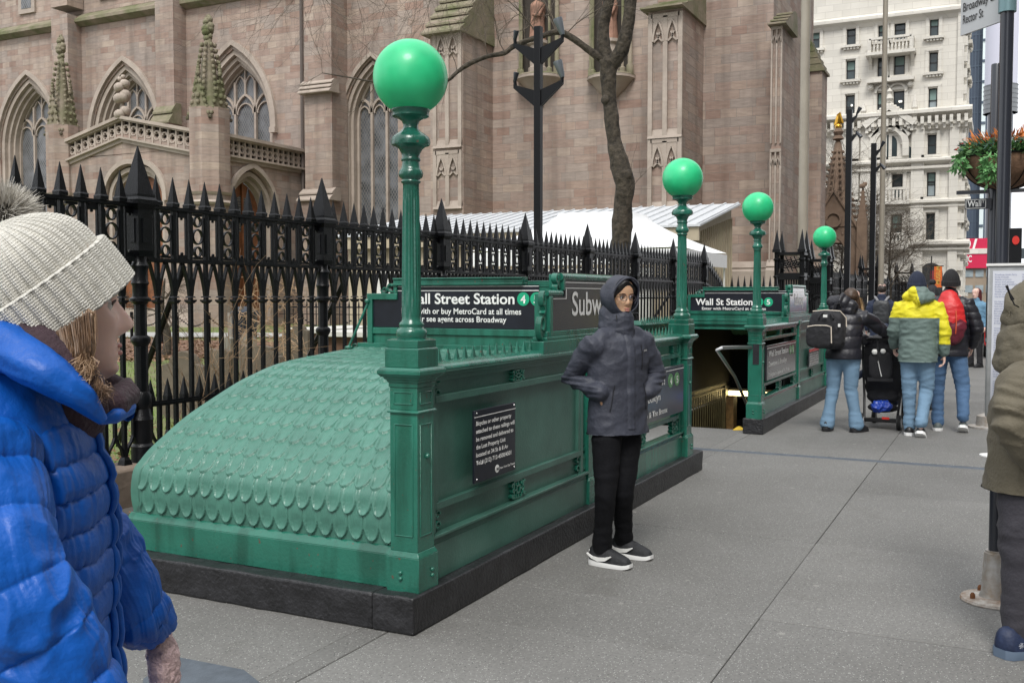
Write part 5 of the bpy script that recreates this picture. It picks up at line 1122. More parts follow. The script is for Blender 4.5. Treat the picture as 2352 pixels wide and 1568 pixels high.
# gravestones
GRAV = mat('gravestone', (.16, .13, .095), .9, col2=(.09, .075, .055), vs=2.5, bump=.6, bs=18, space='WORLD'); GRAVL = mat('pale_gravestone', (.30, .28, .24), .9, col2=(.16, .15, .12), vs=2.5, bump=.6, bs=18, space='WORLD')
def grave(X, pxl, pxr, ytop, label, style='round', m_=None, z0=.0):
    yl, yr = T(pxl) * X, T(pxr) * X; c, w = (yl + yr) / 2, (yl - yr) / 2; zt = on_x((pxl + pxr) / 2, ytop, X)[1]
    if style == 'round': po = [(c - w, z0)] + [(c - w, zt - w * .75), (c - w * .92, zt - w * .5), (c - w * .62, zt - w * .42)] + [(c + w * .6 * math.cos(a), zt - w * .42 + w * .42 * math.sin(a)) for a in np.linspace(math.pi, 0, 9)] + [(c + w * .62, zt - w * .42), (c + w * .92, zt - w * .5), (c + w, zt - w * .75), (c + w, z0)]
    elif style == 'flat': po = [(c - w, z0), (c - w, zt - .03), (c - w * .4, zt), (c + w * .3, zt - .02), (c + w, zt), (c + w, z0)]
    else: po = [(c - w, z0), (c - w, zt - w * 1.3), (c, zt), (c + w, zt - w * 1.1), (c + w, z0)]
    o = obj('gravestone', MB().prism(po, 'x', X, X + .09), m_ or GRAV, bev=.012, org=(X, c, z0), smooth=40); tag(o, label, 'gravestone', 'old gravestones behind the fence'); return o
grave(8.3, 363, 466, 806, 'broad brown round-shouldered gravestone nearest the first fence post')
grave(9.6, 468, 522, 800, 'flat-topped brown gravestone right of the round-shouldered one', 'flat')
grave(11.2, 500, 527, 772, 'tall narrow pale stone post among the gravestones', 'flat', GRAVL)
grave(10.4, 545, 620, 792, 'wide flat brown gravestone behind the hood edge', 'flat')
grave(12.4, 548, 580, 754, 'leaning pointed pale slab behind the flat gravestones', 'point', GRAVL)
grave(13.0, 660, 705, 745, 'small round-topped brown gravestone left of the second fence post', 'round')
grave(9.2, 600, 640, 806, 'short brown headstone half hidden by the metal hood', 'round')
grave(14.5, 640, 668, 765, 'small dark headstone on the grass under the black stay', 'round')
for i, (a, b, y) in enumerate(((655, 760, 753), (725, 850, 760))):
    X = 14.5 - i * 1.4; yl, yr = T(a) * X, T(b) * X; zt = on_x(a, y, X)[1]
    m = MB().box(X, X + 1.9, yr, yl, zt - .09, zt); t = thing('table_tomb', ('rear' if i == 0 else 'front') + ' white slab table tomb behind the fence left of station sign', 'tomb', (X, (yl + yr) / 2, 0)); obj('slab', m, GRAVL if 0 else mat('tomb_slab', (.55, .54, .50), .7, var=.1, vs=3, space='WORLD'), t, bev=.01); obj('base', MB().box(X + .12, X + 1.7, yr + .12, yl - .12, 0, zt - .09), mat('tomb_base', (.13, .07, .045), .9, var=.3, vs=4, space='WORLD'), t, smooth=0)
# low inner railing, chain posts and bin by the path
t = thing('inner_railing', 'low black railing with small spear tops beside the church path', 'railing', (24, T(760) * 24, 0)); m = MB(); X = 24.0; ya, yb = T(880) * X, T(640) * X
m.box(X, X + .03, ya, yb, 1.18, 1.22); m.box(X, X + .03, ya, yb, .2, .23); m.box(X, X + .03, ya, yb, .98, 1.0)
for i in range(int((yb - ya) / .17)): y = ya + i * .17; m.box(X + .003, X + .025, y, y + .02, .05, 1.22); m.frus(X + .015, y + .01, 1.22, 1.42, .022, .002)
obj('rails', m, IRON, t, smooth=0)
def chain(y0p, y1p, X, z, label):
    t = thing('chain_post', label, 'post', (X, T(y0p) * X, 0)); y0, y1 = T(y0p) * X, T(y1p) * X; m = MB().tube([(X, y0, 0), (X, y0, z), (X, y0, z + .05)], .05, 8); obj('post', m, IRON, t); m = MB()
    for i in range(16):
        f = i / 16; y = y0 + (y1 - y0) * f; zz = z - .08 - .9 * .3 * math.sin(math.pi * f); m.tube([(X, y, zz), (X, y + (y1 - y0) / 22, zz)], .02, 4)
    obj('chain', m, IRON, t)
for a, b in ((370, 405), (405, 478), (478, 547), (692, 808), (300, 370)): chain(a, b, 22.0, 1.0, 'black chain post at about %s' % {370: 'the foot of the reddish tree stub', 405: 'the left end of the path right of the stub', 478: 'the middle of the path by the porch', 692: 'the right end before the low railing', 300: 'the left by the first fence post'}[a])
X = 20.0; c = T(560) * X; t = thing('litter_bin', 'dark blue-black litter bin on the path in front of the porch', 'bin', (X, c, 0)); obj('bin_body', MB().lathe([(.30, .1), (.33, 1.0), (.30, 1.02)], 12, (X, c)), mat('bin_paint', (.012, .018, .028), .35), t); obj('bin_lid', MB().lathe([(.36, 1.02), (.36, 1.12), (.2, 1.25), (.05, 1.27)], 16, (X, c)), MATS['bin_paint'], t); obj('bin_post', MB().box(X - .02, X + .3, c + .36, c + .55, 0, 1.1), GRAVL, t, smooth=0)
# ---- floodlight poles
BLKP = mat('black_pole_paint', (.004, .0045, .006), .4, spec=.3)
def flood(m, c, d, r, L):
    c = Vector(c); d = Vector(d).normalized(); m.tube([c, c + d * L * .18, c + d * L * .55, c + d * L * .9, c + d * L], [r * .45, r * .62, r * .8, r, r * .98], 12)
def flood_pole(X, pxc, ytop, w, label, side=True, z0=0, lean=0):
    y = T(pxc) * X; zt = on_x(pxc, ytop, X)[1]; t = thing('floodlight_pole', label, 'floodlight pole', (X, y, 0), 'black floodlight poles'); h = w / 2; k = w / .11 * (1 if side else .55)
    obj('pole', MB().box(X - h, X + h, y - h, y + h, z0, zt), BLKP, t, bev=.005)
    arms = [(-1, -.10 * k, .26 * k), (1, -.10 * k, .55 * k)] if side else []
    m = MB()
    for dz in (-.35, -1.0):
        for s in ((-1, 1) if side else (-1,)):
            L = .42 * k if side else .26 * k
            m.prism([(y, zt + dz * k), (y, zt + (dz - .28) * k), (y + s * L, zt + (dz + .08) * k), (y + s * L, zt + (dz + .14) * k)], 'x', X - h * .6, X + h * .6)
            m.tube([(X, y + s * L * .95, zt + (dz + .1) * k), (X, y + s * L * .98, zt + (dz + .22) * k)], .03 * k, 6)
    obj('bracket', m, BLKP, t, smooth=0)
    for i, dz in enumerate((-.35, -1.0)):
        for s in ((-1, 1) if side else (-1,)):
            L = .42 * k if side else .26 * k; big = 1.0 if s < 0 else .6
            f = MB(); flood(f, (X, y + s * L * .98, zt + (dz + .18) * k), (-.15, -.25 * s if side else -.5, .9 if not i or side else -.6), .075 * k * big, .26 * k * big); obj('floodlight', f, mat('lamp_housing', (.03, .035, .045), .3) if s > 0 or not side else mat('lamp_housing_grey', (.16, .18, .20), .3, metal=.3), t, smooth=50)
flood_pole(15.0, 1236, 62, .115, 'black square floodlight pole with four lamps before the tower niches')
flood_pole(40.0, 1946, 253, .21, 'taller of the two side-lamp floodlight poles beside the white building', False)
flood_pole(44.0, 2003, 330, .21, 'shorter side-lamp floodlight pole farther along the fence', False)
FLG = mat('flagpole_paint', (.30, .27, .22), .45, var=.1, vs=1, space='WORLD')
for X, a, b, w, zt, lab in ((31.5, 1843, 640, .155, 22, 'thick pale flagpole rising in front of the tower corner'), (46, 2024, 650, .12, 24, 'thinner pale flagpole in front of the white building')):
    y = T(a) * X; t = thing('flagpole', lab, 'flagpole', (X, y, 0)); obj('pole', MB().lathe([(w, 0), (w * 1.0, 2), (w * .75, zt)], 16, (X, y)), FLG, t, smooth=60); obj('pole_base', MB().lathe([(w * 2, 0), (w * 2, .12), (w * 1.2, .3)], 16, (X, y)), FLG, t, smooth=30)
t = thing('flag', 'corner of a white flag hanging at the top edge before the white building', 'flag', (52, T(1990) * 52, 18)) if 0 else None
# ---- monument spire
XM = 60.0; yM = T(1921) * XM; MONS = mat('monument_stone', (.21, .145, .10), .9, col2=(.13, .085, .06), vs=.9, bump=.5, bs=4, space='WORLD')
t = thing('monument', 'brown crocketed stone monument with a gilded finial before the white building', 'monument', (XM, yM, 0))
za = on_x(1921, 312, XM)[1]; zb = on_x(1921, 500, XM)[1]; m = MB(); m.lathe([(1.35, zb - 1.5), (.9, zb), (.18, za - .4), (.12, za - .3), (.34, za - .2), (.2, za), (.3, za + .2), (.15, za + .45)], 8, (XM, yM))
for q in range(8):
    a = q * math.pi / 4 + .39
    for i in range(15): f = i / 15; z = zb - 1 + f * (za - zb + .4); r = 1.2 - 1.05 * f + .08; m.sphere((XM + r * math.cos(a), yM + r * math.sin(a), z), .13 - .05 * f, 6, 4)
obj('spire', m, MONS, t, smooth=40)
m = MB(); h = 1.25; wall_open(m, 'x', XM - h, XM - h + .4, yM - h, yM + h, 0, zb - .6, [(yM, .75, .0, 3.6, 1.3)]); wall_open(m, 'x', XM + h - .4, XM + h, yM - h, yM + h, 0, zb - .6, [(yM, .75, .0, 3.6, 1.3)]); m.prism([(yM - h, zb - .6), (yM + h, zb - .6), (yM, zb + 1.3)], 'x', XM - h - .05, XM - h + .3)
m.strip([(yM + .4 * math.cos(i * .5236), zb - .2 + .4 * math.sin(i * .5236)) for i in range(13)], .12, 'x', XM - h - .15, XM - h); m.strip([(yM - h - .1, zb - .7), (yM, zb + 1.4), (yM + h + .1, zb - .7)], .14, 'x', XM - h - .15, XM - h + .1); obj('arcade', m, MONS, t, smooth=0)
for s in (-1, 1):
    m = MB(); y = yM + s * 1.55; m.frus(XM - h, y, 0, zb - .2, .3, .26); m.frus(XM - h, y, zb - .2, zb + 1.5, .22, .04); lump(m, (XM - h, y, zb + 1.65), .22)
    for i in range(6):
        for q in (-1, 1): m.sphere((XM - h, y + q * (.24 - .03 * i), zb + .25 * i), .07, 6, 4)
    obj('corner_pinnacle', m, MONS, t, smooth=40)
m = MB(); m.sphere((XM, yM, za + .5), .2, 8, 6); m.add([(XM, yM - .3, za + .7), (XM, yM + .25, za + .6), (XM, yM + .1, za + 1.2), (XM - .15, yM, za + .7), (XM, yM - .1, za + 1.35)], [(0, 1, 2), (0, 3, 4), (1, 3, 2), (0, 2, 4)]); m.sphere((XM, yM, za + .85), .2, 8, 6, sy=.6, sz=1.6); obj('gilded_finial', m, mat('gold_leaf', (.75, .42, .06), .3, metal=1), t, smooth=40)
# ---- white building
XW = 90.0; LIME = mat('pale_limestone', (.70, .67, .605), .8, col2=(.60, .575, .52), vs=.35, bump=.3, bs=2, space='WORLD')
def lime_courses():
    nt = LIME.node_tree; b = nt.nodes['Principled BSDF']; L = nt.links; src = b.inputs['Base Color'].links[0].from_socket; g = nt.nodes.new('ShaderNodeNewGeometry'); sp = nt.nodes.new('ShaderNodeSeparateXYZ'); L.new(g.outputs['Position'], sp.inputs[0]); ad = nt.nodes.new('ShaderNodeMath'); L.new(sp.outputs[0], ad.inputs[0]); L.new(sp.outputs[1], ad.inputs[1]); cb = nt.nodes.new('ShaderNodeCombineXYZ'); L.new(ad.outputs[0], cb.inputs[0]); L.new(sp.outputs[2], cb.inputs[1])
    br = nt.nodes.new('ShaderNodeTexBrick'); br.inputs['Scale'].default_value = 1; br.inputs['Brick Width'].default_value = 1.4; br.inputs['Row Height'].default_value = .55; br.inputs['Mortar Size'].default_value = .018; br.inputs['Color1'].default_value = (.93, .93, .93, 1); br.inputs['Color2'].default_value = (1.05, 1.05, 1.05, 1); br.inputs['Mortar'].default_value = (.80, .79, .78, 1); L.new(cb.outputs[0], br.inputs['Vector'])
    mu = nt.nodes.new('ShaderNodeMixRGB'); mu.blend_type = 'MULTIPLY'; mu.inputs[0].default_value = 1; L.new(src, mu.inputs[1]); L.new(br.outputs['Color'], mu.inputs[2]); L.new(mu.outputs[0], b.inputs['Base Color'])
lime_courses()
WGL = mat('window_glass', (.035, .05, .055), .12, var=.4, vs=.4, space='WORLD'); WGP = mat('window_glass_pale', (.28, .33, .35), .15, var=.3, vs=.5, space='WORLD'); WFR = mat('window_frame_dark', (.02, .022, .024), .5); BLIND = mat('green_blind', (.16, .24, .22), .6, var=.2, vs=.6, space='WORLD')
WB = thing('office_building', 'tall white limestone building with arched gable window and balconies', 'building', (XW, 8, 0))
def zw(y, p=2136): return on_x(p, y, XW)[1]
def cw(cx): return 1653.7 + cx / 2.4377
rows = [(90, 205), (295, 405), (495, 630), (755, 865), (965, 1100), (1195, 1350)]; rows = [(zw(b / 2.4377), zw(a / 2.4377)) for a, b in rows]; rows = [(rows[0][0] + k * 8.3, rows[0][1] + k * 8.3) for k in (2, 1)] + [(rows[0][0] + 8.3 - 0, rows[0][1] + 8.3)][:0] + rows
cols = {'A': (690, 740), 'B1': (865, 903), 'B2': (955, 1015), 'C': (1150, 1198), 'D': (484, 540)}; cols = {k: (T(cw(b)) * XW, T(cw(a)) * XW) for k, (a, b) in cols.items()}
yR = T(2205) * XW; ops = []
zgrid = sorted({0, 40, *[z for r in rows for z in r]})
walls = MB(); ylist = sorted(cols.values()); cur = yR
for (a, b) in ylist:
    walls.box(XW, XW + .6, cur, a, 0, 40); zc_ = 0
    for (z0, z1) in sorted(rows): walls.box(XW, XW + .6, a, b, zc_, z0); zc_ = z1
    walls.box(XW, XW + .6, a, b, zc_, 40); cur = b
walls.box(XW, XW + .6, cur, 26, 0, 40); walls.box(XW + .6, XW + 11, yR, yR + .6, 0, 40); walls.box(XW + .6, XW + 11, yR + .6, 26, 39, 40)
obj('wall', walls, LIME, WB, smooth=0)
for ci, (a, b) in enumerate(ylist):
    for ri, (z0, z1) in enumerate(sorted(rows)):
        f = MB(); fw = .09; fx = (XW + .28, XW + .36); f.box(*fx, a, a + fw, z0, z1); f.box(*fx, b - fw, b, z0, z1); f.box(*fx, a, b, z0, z0 + fw); f.box(*fx, a, b, z1 - fw, z1); f.box(*fx, a, b, (z0 + z1) / 2 - .05, (z0 + z1) / 2 + .05)
        if ri < 2: f.box(*fx, a, b, z1 - .9, z1 - .7)
        wv = obj('window', f, WFR, WB, smooth=0)
        obj('pane', MB().box(XW + .33, XW + .35, a, b, z0, z1), WGP if (ci * 3 + ri * 7) % 5 in (1, 2) and ci == 0 else WGL, wv, smooth=0)
        if (ci + ri) % 2: obj('blind', MB().box(XW + .300, XW + .325, a + fw, b - fw, (z0 + z1) / 2 + .05, z1 - fw), BLIND, wv, smooth=0)
        if ri in (3,) : obj('ceiling_light', MB().box(XW + .31, XW + .325, a + .2, b - .4, z1 - .9, z1 - .75), mat('ceiling_light_glow', (.9, .9, .8), .5, emit=(1, .97, .85), es=1.6), wv, smooth=0)
for (a, b) in ylist:
    for (z0, z1) in rows:
        tr_ = MB()
        tr_.box(XW - .12, XW, a - .3, a - .05, z0, z1 + .25); tr_.box(XW - .12, XW, b + .05, b + .3, z0, z1 + .25); tr_.box(XW - .14, XW, a - .3, b + .3, z1 + .1, z1 + .3); tr_.box(XW - .35, XW, a - .45, b + .45, z0 - .25, z0 - .05)
        for i in range(5): yy = a - .3 + i * (b - a + .6) / 5; tr_.box(XW - .25, XW, yy, yy + .18, z0 - .42, z0 - .25)
        obj('window_surround', tr_, LIME, WB, smooth=0)
m = MB()
def ledge(z, d=.7, h=.5, y0=yR - .7, y1=26): m.prism([(XW - d, z), (XW - d, z + h * .5), (XW - d * .3, z + h), (XW, z + h), (XW, z - h), (XW - d * .4, z - h * .4)], 'y', y0, y1)
for yy, d, h in ((80, .6, .5), (640, 1.0, .5), (705, .5, .4), (905, .7, .35), (945, .5, .3), (1135, .6, .35), (1160, .4, .25), (1370, .8, .4), (1400, .5, .3)): ledge(zw(yy / 2.4377), d, h)
zcor = zw(668 / 2.4377)
for i in range(44): yy = yR - .4 + i * .55; m.box(XW - .85, XW, yy, yy + .26, zcor - .45, zcor + .15); m.box(XW - .55, XW, yy + .03, yy + .22, zcor - .85, zcor - .45)
for px_, w in ((2104, .5), (2187, .35), (1985, .4), (1960, .35), (2010, .3), (1936, .4)):
    y = T(px_) * XW; m.box(XW - .35, XW, y - w, y + w, 0, zcor - .4)
for i in range(30): z = 1 + i * 1.3; m.box(XW - .25, XW + .25, yR - .25, yR + .35, z, z + .75)
m.box(XW - .3, XW, yR, yR + .5, zcor + .8, 40)
obj('cornice', m, LIME, WB, smooth=0)
m = MB(); yc_ = T(cw(940)) * XW; zb0 = zw(280 / 2.4377); hb = 1.65
m.box(XW - 1.3, XW, yc_ - hb - .3, yc_ + hb + .3, zb0 - .25, zb0); m.box(XW - 1.25, XW - 1.0, yc_ - hb, yc_ + hb, zb0 + 1.0, zb0 + 1.2)
for i in range(12): y = yc_ - hb + .1 + i * (2 * hb - .2) / 11; m.lathe([(.06, zb0), (.10, zb0 + .3), (.05, zb0 + .6), (.07, zb0 + 1.0)], 6, (XW - 1.12, y))
for s in (-1, 1): m.box(XW - 1.25, XW, yc_ + s * hb - .15, yc_ + s * hb + .15, zb0, zb0 + 1.1); m.prism([(XW - 1.0, zb0 - .25), (XW, zb0 - .25), (XW, zb0 - 1.2), (XW - .3, zb0 - .7)], 'y', yc_ + s * hb - .15, yc_ + s * hb + .1)
zq = zw(445 / 2.4377); m.box(XW - .8, XW, yc_ - hb - .2, yc_ + hb + .2, zq, zq + .3); m.strip(arch(yc_, 1.2, zq - .8, .4, 6), .18, 'x', XW - .25, XW)
for s in (-1, 1): m.sphere((XW - .3, yc_ + s * hb * .95, zq - .3), .26, 8, 6)
for zz in (zw(1120 / 2.4377), zw(1375 / 2.4377)):
    m.box(XW - .9, XW, yc_ - hb, yc_ + hb, zz - .3, zz); m.box(XW - .9, XW - .7, yc_ - hb, yc_ + hb, zz + .9, zz + 1.1)
    for i in range(12): y = yc_ - hb + .1 + i * (2 * hb - .2) / 11; m.box(XW - .86, XW - .74, y - .08, y + .08, zz, zz + .9)
obj('balcony', m, LIME, WB, smooth=0)
m = MB(); yg_ = T(cw(937)) * XW; zs_ = zw(800 / 2.4377); hw_ = (T(cw(845)) - T(cw(1030))) * XW / 2; m.strip([(yg_ - hw_, zs_ - 1)] + arch(yg_, hw_, zs_, hw_ * 1.15) + [(yg_ + hw_, zs_ - 1)], .5, 'x', XW - .5, XW); m.strip(arch(yg_, hw_ * .8, zs_, hw_ * .95), .25, 'x', XW - .3, XW)
ztip = zw(590 / 2.4377); ya_, yb_ = T(cw(1080)) * XW, T(cw(800)) * XW; zft = zw(690 / 2.4377); m.strip([(ya_, zft), (yg_, ztip), (yb_, zft)], .5, 'x', XW - .9, XW); m.strip([(ya_ + .4, zft - .9), (yg_, ztip - 1.1), (yb_ - .4, zft - .9)], .3, 'x', XW - .5, XW)
for i in range(9):
    for s, ye in ((-1, ya_), (1, yb_)): f = i / 9; m.box(XW - .7, XW, yg_ + (ye - yg_) * f - .13, yg_ + (ye - yg_) * f + .13, ztip + (zft - ztip) * f - .75, ztip + (zft - ztip) * f - .25); m.sphere((XW - .6, yg_ + (ye - yg_) * f, ztip + (zft - ztip) * f + .35), .17, 6, 4)
for px_, hh in ((cw(937), 1.6), (cw(1078), 2.4), (cw(795), 2.0)): y = T(px_) * XW; zz = ztip if px_ == cw(937) else zft; m.lathe([(.3, zz), (.2, zz + .5), (.35, zz + .7), (.12, zz + 1.1), (.25, zz + 1.3), (.05, zz + hh)], 8, (XW - .5, y))
obj('gable', m, LIME, WB, smooth=0)
m = MB(); m.prism([(yg_ - hw_ * .75, zs_ - 2)] + arch(yg_, hw_ * .78, zs_, hw_ * .9) + [(yg_ + hw_ * .75, zs_ - 2)], 'x', XW - .06, XW - .01); gw = obj('gable_window', m, LIME, WB, smooth=0)
for dy, w, zt_ in ((0, .62, .9), (-1.5, .40, .1), (1.5, .40, .1)): obj('pane', MB().prism([(yg_ + dy - w, zs_ - 2.4)] + arch(yg_ + dy, w, zs_ + zt_ - .8, w * 1.3, 5) + [(yg_ + dy + w, zs_ - 2.4)], 'x', XW - .1, XW - .06), WGL, gw, smooth=0)
m = MB(); yd = T(2139) * XW; zz = zw(1560 / 2.4377); m.prism([(yd - .9, 0)] + arch(yd, .9, 3.3, .95, 6) + [(yd + .9, 0)], 'x', XW - .08, XW - .03); obj('doorway', m, WFR, WB, smooth=0)
obj('door_banner', MB().box(XW - .14, XW - .1, yd - .35, yd + .05, 1.2, 3.6), mat('maroon', (.22, .02, .03), .6), WB, smooth=0)
# side facing the street: stacked bays and brackets
m = MB()
for k in range(2):
    x = XW + 1 + k * 4.8
    for j in range(12): z = 2 + j * 3.1; m.box(x, x + 1.6, yR - .2, yR, z, z + 2.2); m.box(x - .5, x + 2.2, yR - .42, yR, z - .5, z - .2); m.sphere((x + .8, yR - .2, z - .8), .28, 6, 4)
for j in (9.6, 16.4, 27.5, 33): m.box(XW, XW + 11, yR - .5, yR, j, j + .5)
obj('street_front', m, LIME, WB, smooth=0)
# banner on a wall bracket in front of the building
XBn = 62.0; yB = T(2146) * XBn; zb0, zb1 = on_x(2146, 660, XBn)[1], on_x(2146, 612, XBn)[1]
t = thing('banner', 'orange vertical banner on a bracket before the white building door', 'banner', (XBn, yB, 0)); b_ = obj('banner_cloth', MB().box(XBn, XBn + .03, yB - .42, yB + .0, zb0, zb1), mat('banner_orange', (.75, .16, .03), .6, var=.15, vs=3), t, smooth=0)
text('MUSEUM', mat('banner_yellow', (.8, .5, .1), .6), b_, (XBn - .01, yB - .32, zb0 + .2), (0, 0, 1), (0, 1, 0), .22, 1.0, .01); obj('bracket_arm', MB().box(XBn, XBn + .05, yB - .5, yB + .3, zb1, zb1 + .05).box(XBn, XBn + .06, yB + .12, yB + .18, 0, zb1 + .6), BLKP, t, smooth=0)
# ---- far towers
GLT = mat('blue_glass', (.045, .065, .10), .6, var=.12, vs=.05, space='WORLD')
def tower(X, pa, pb, ytop, ybot, label, m_, D=30, name='glass_tower'):
    ya, yb = T(pb) * X, T(pa) * X; zt = on_x((pa + pb) / 2, ytop, X)[1]; t = thing(name, label, 'building', (X, (ya + yb) / 2, 0)); obj('wall', MB().box(X, X + D, ya, yb, 0, zt), m_, t, smooth=0); return t, ya, yb, zt
t, ya, yb, zt = tower(230, 2180, 2247, -300, 0, 'dark blue glass tower beside the white building', GLT)
m = MB()
for i in range(60): z = 4 + i * 3.2; m.box(229.9, 230, ya, yb, z, z + .25)
for i in range(9): y = ya + i * (yb - ya) / 9; m.box(229.85, 230, y, y + .2, 0, zt)
obj('mullion', m, mat('mullion_blue', (.06, .085, .12), .6), t, smooth=0)
t, ya, yb, zt = tower(228, 2247, 2256, -300, 0, 'narrow strip of pale window bays between the dark towers', mat('pale_glass', (.62, .70, .70), .3), 4, 'stair_tower')
m = MB(); [m.box(227.8, 228, ya, yb, 3 + i * 4.2, 3.5 + i * 4.2) for i in range(50)]; obj('mullion', m, MATS['mullion_blue'], t, smooth=0)
t, ya, yb, zt = tower(232, 2256, 2275, 181, 0, 'slate blue block right of the pale window strip', GLT)
t, ya, yb, zt = tower(300, 2255, 2277, -40, 0, 'white high block seen above the slate blue block', mat('white_facade', (.80, .80, .78), .7), 10, 'office_block')
m = MB(); [m.box(299.7, 300, ya + 1, yb - 1, 40 + i * 16, 44 + i * 16) for i in range(8)]; obj('window_band', m, WGP, t, smooth=0)
X = 180.0; yc2 = T(2290) * X; zc0 = on_x(2290, 262, X)[1]; zc1 = on_x(2290, 200, X)[1]
t = thing('round_tower', 'round tower with a pale smooth upper drum and dark glass below', 'building', (X, yc2, 0)); obj('glass_drum', MB().lathe([(1.9, 0), (1.9, zc0)], 24, (X, yc2)), mat('dark_glass', (.04, .045, .06), .2), t, smooth=60); m = MB().lathe([(2.5, zc0), (2.5, zc1)], 24, (X, yc2)); [m.lathe([(2.56, zc0 + i * (zc1 - zc0) / 6), (2.56, zc0 + .15 + i * (zc1 - zc0) / 6)], 24, (X, yc2)) for i in range(7)]; obj('banded_drum', m, mat('grey_bands', (.17, .18, .19), .4), t, smooth=60); obj('upper_drum', MB().lathe([(2.4, zc1), (2.4, zc1 + 30)], 24, (X, yc2)), mat('lilac_cladding', (.52, .52, .60), .5), t, smooth=60)
# building with the red billboard
X = 150.0; ya, yb = T(2290) * X, T(2190) * X; zt = on_x(2240, 568, X)[1]; STB = mat('tan_facade', (.30, .24, .18), .8, var=.15, vs=.3, space='WORLD')
t = thing('shop_building', 'low tan building carrying a red billboard below the dark glass tower', 'building', (X, (ya + yb) / 2, 0)); obj('wall', MB().box(X, X + 12, ya, yb, 0, zt), STB, t, smooth=0)
z0, z1 = on_x(2237, 616, X)[1], on_x(2237, 548, X)[1]; bb = obj('billboard', MB().box(X - .5, X - .2, T(2268) * X, T(2205) * X, z0, z1), mat('billboard_red', (.58, .015, .07), .5), t, smooth=0)
text('2/', SIGNWHT, bb, (X - .52, T(2211) * X, z0 + 2.1), (0, -1, 0), (0, 0, 1), 1.9, 1.8, .03); text('GC', SIGNWHT, bb, (X - .52, T(2214) * X, z0 + .85), (0, -1, 0), (0, 0, 1), .9, 1.0, .02); obj('underline', MB().box(X - .53, X - .51, T(2230) * X, T(2211) * X, z0 + 1.85, z0 + 2.0), SIGNWHT, bb, smooth=0)
m = MB()
for r_, (zz0, zz1) in enumerate((((-1), 0),)): pass
for i in range(5): y = ya + .3 + i * 1.3; m.box(X - .1, X, y, y + 1.0, on_x(2237, 672, X)[1], on_x(2237, 655, X)[1]); m.box(X - .1, X, y, y + 1.0, on_x(2237, 636, X)[1], on_x(2237, 620, X)[1])
obj('shop_window', m, WGP, t, smooth=0)
obj('stone_cornice', MB().box(X - .6, X, ya, yb, zt - .9, zt - .2), LIME, t, smooth=0)
# far low buildings, bus shelters etc. closing the street at its end
X = 260.0; t = thing('street_block', 'pale low block closing the far end of the street', 'building', (X, 0, 0)); obj('wall', MB().box(X, X + 10, T(2275) * X, T(2150) * X, 0, 14), STB, t, smooth=0); m = MB(); [m.box(X - .2, X, -5 + i * 3.2, -3 + i * 3.2, 2 + j * 4, 4.4 + j * 4) for i in range(9) for j in range(3)]; obj('window', m, WGL, t, smooth=0)
# ================================================================ street furniture at the right
# near sign pole
PX_, PY_ = on_z(2283, 1380); PY_ = PY_ - .0
t = thing('sign_pole', 'near black round pole on a rusty silver foot carrying the street name panel', 'sign pole', (PX_, PY_, 0))
GALV = mat('silver_paint', (.50, .50, .49), .45, metal=.35, col2=(.30, .24, .18), vs=11, bump=.3, bs=40)
RUST = mat('rust', (.18, .07, .025), .9, var=.4, vs=30)
TP = mat('dark_pole_paint', (.018, .021, .03), .28, coat=.3)
obj('foot_plate', MB().lathe([(.155, 0), (.16, .006), (.155, .018), (.08, .026)], 32, (PX_, PY_)), mat('flaking_white', (.62, .60, .55), .7, col2=(.22, .12, .06), vs=14, bump=.4, bs=50), t, smooth=30)
obj('sleeve', MB().lathe([(.075, .02), (.062, .05), (.050, .25), (.046, .252), (.046, .262)], 24, (PX_, PY_)), GALV, t, smooth=40)
for i in range(4): a = i * 1.5708 + .6; obj('bolt', MB().lathe([(.014, .02), (.014, .038), (.007, .05)], 6, (PX_ + .118 * math.cos(a), PY_ + .118 * math.sin(a))), RUST, t, smooth=0)
obj('pole', MB().lathe([(.031, .25), (.031, 3.95)], 28, (PX_, PY_)), TP, t, smooth=60)
zc3 = on_y(2320, 40, PY_)[1] if 0 else 1.55 + (678 - 38) / 2290 * (PX_ * .897); obj('clamp_sleeve', MB().lathe([(.041, zc3), (.042, zc3 + .9)], 28, (PX_, PY_)), mat('teal_clamp', (.16, .26, .28), .4, metal=.3), t, smooth=60)
# the panel: hangs out to the left of the pole
SP = mat('sign_panel_grey', (.46, .47, .48), .35, var=.06, vs=2)
def camx(a, b, depth):   # point at camera depth
    v = ray(a, b) / FPX * depth; return tuple(float(q) for q in (_C + v))
dpt = PX_ * .897 + PY_ * .442
pR = np.array(camx(2312, 45, dpt - .05)); pL = np.array(camx(2208, 84, dpt + .26)); pR[2] = (pR[2] + 0); ub = pR - pL; zlow = (pR[2] + pL[2]) / 2
pLx, pRx = pL.copy(), pR.copy(); pLx[2] = pRx[2] = zlow + .0
ubn = (pRx - pLx); wdt = float(np.linalg.norm(ubn)); ubn = ubn / wdt; nn = np.array((ubn[1], -ubn[0], 0))
def P3(u, z, k): q = pLx + ubn * u + nn * k; return (q[0], q[1], zlow + z)
hh = .62
m = MB(); m.add([P3(0, 0, -.006), P3(wdt, 0, -.006), P3(wdt, hh, -.006), P3(0, hh, -.006), P3(0, 0, .006), P3(wdt, 0, .006), P3(wdt, hh, .006), P3(0, hh, .006)], [(0, 1, 2, 3), (7, 6, 5, 4), (0, 4, 5, 1), (1, 5, 6, 2), (2, 6, 7, 3), (3, 7, 4, 0)])
sp_ = obj('name_panel', m, SP, t, smooth=0)
sg = -1 if np.dot(nn, -np.array((pLx[0], pLx[1], 0))) < 0 else 1
blk = mat('sign_text_black', (.01, .01, .01), .5)
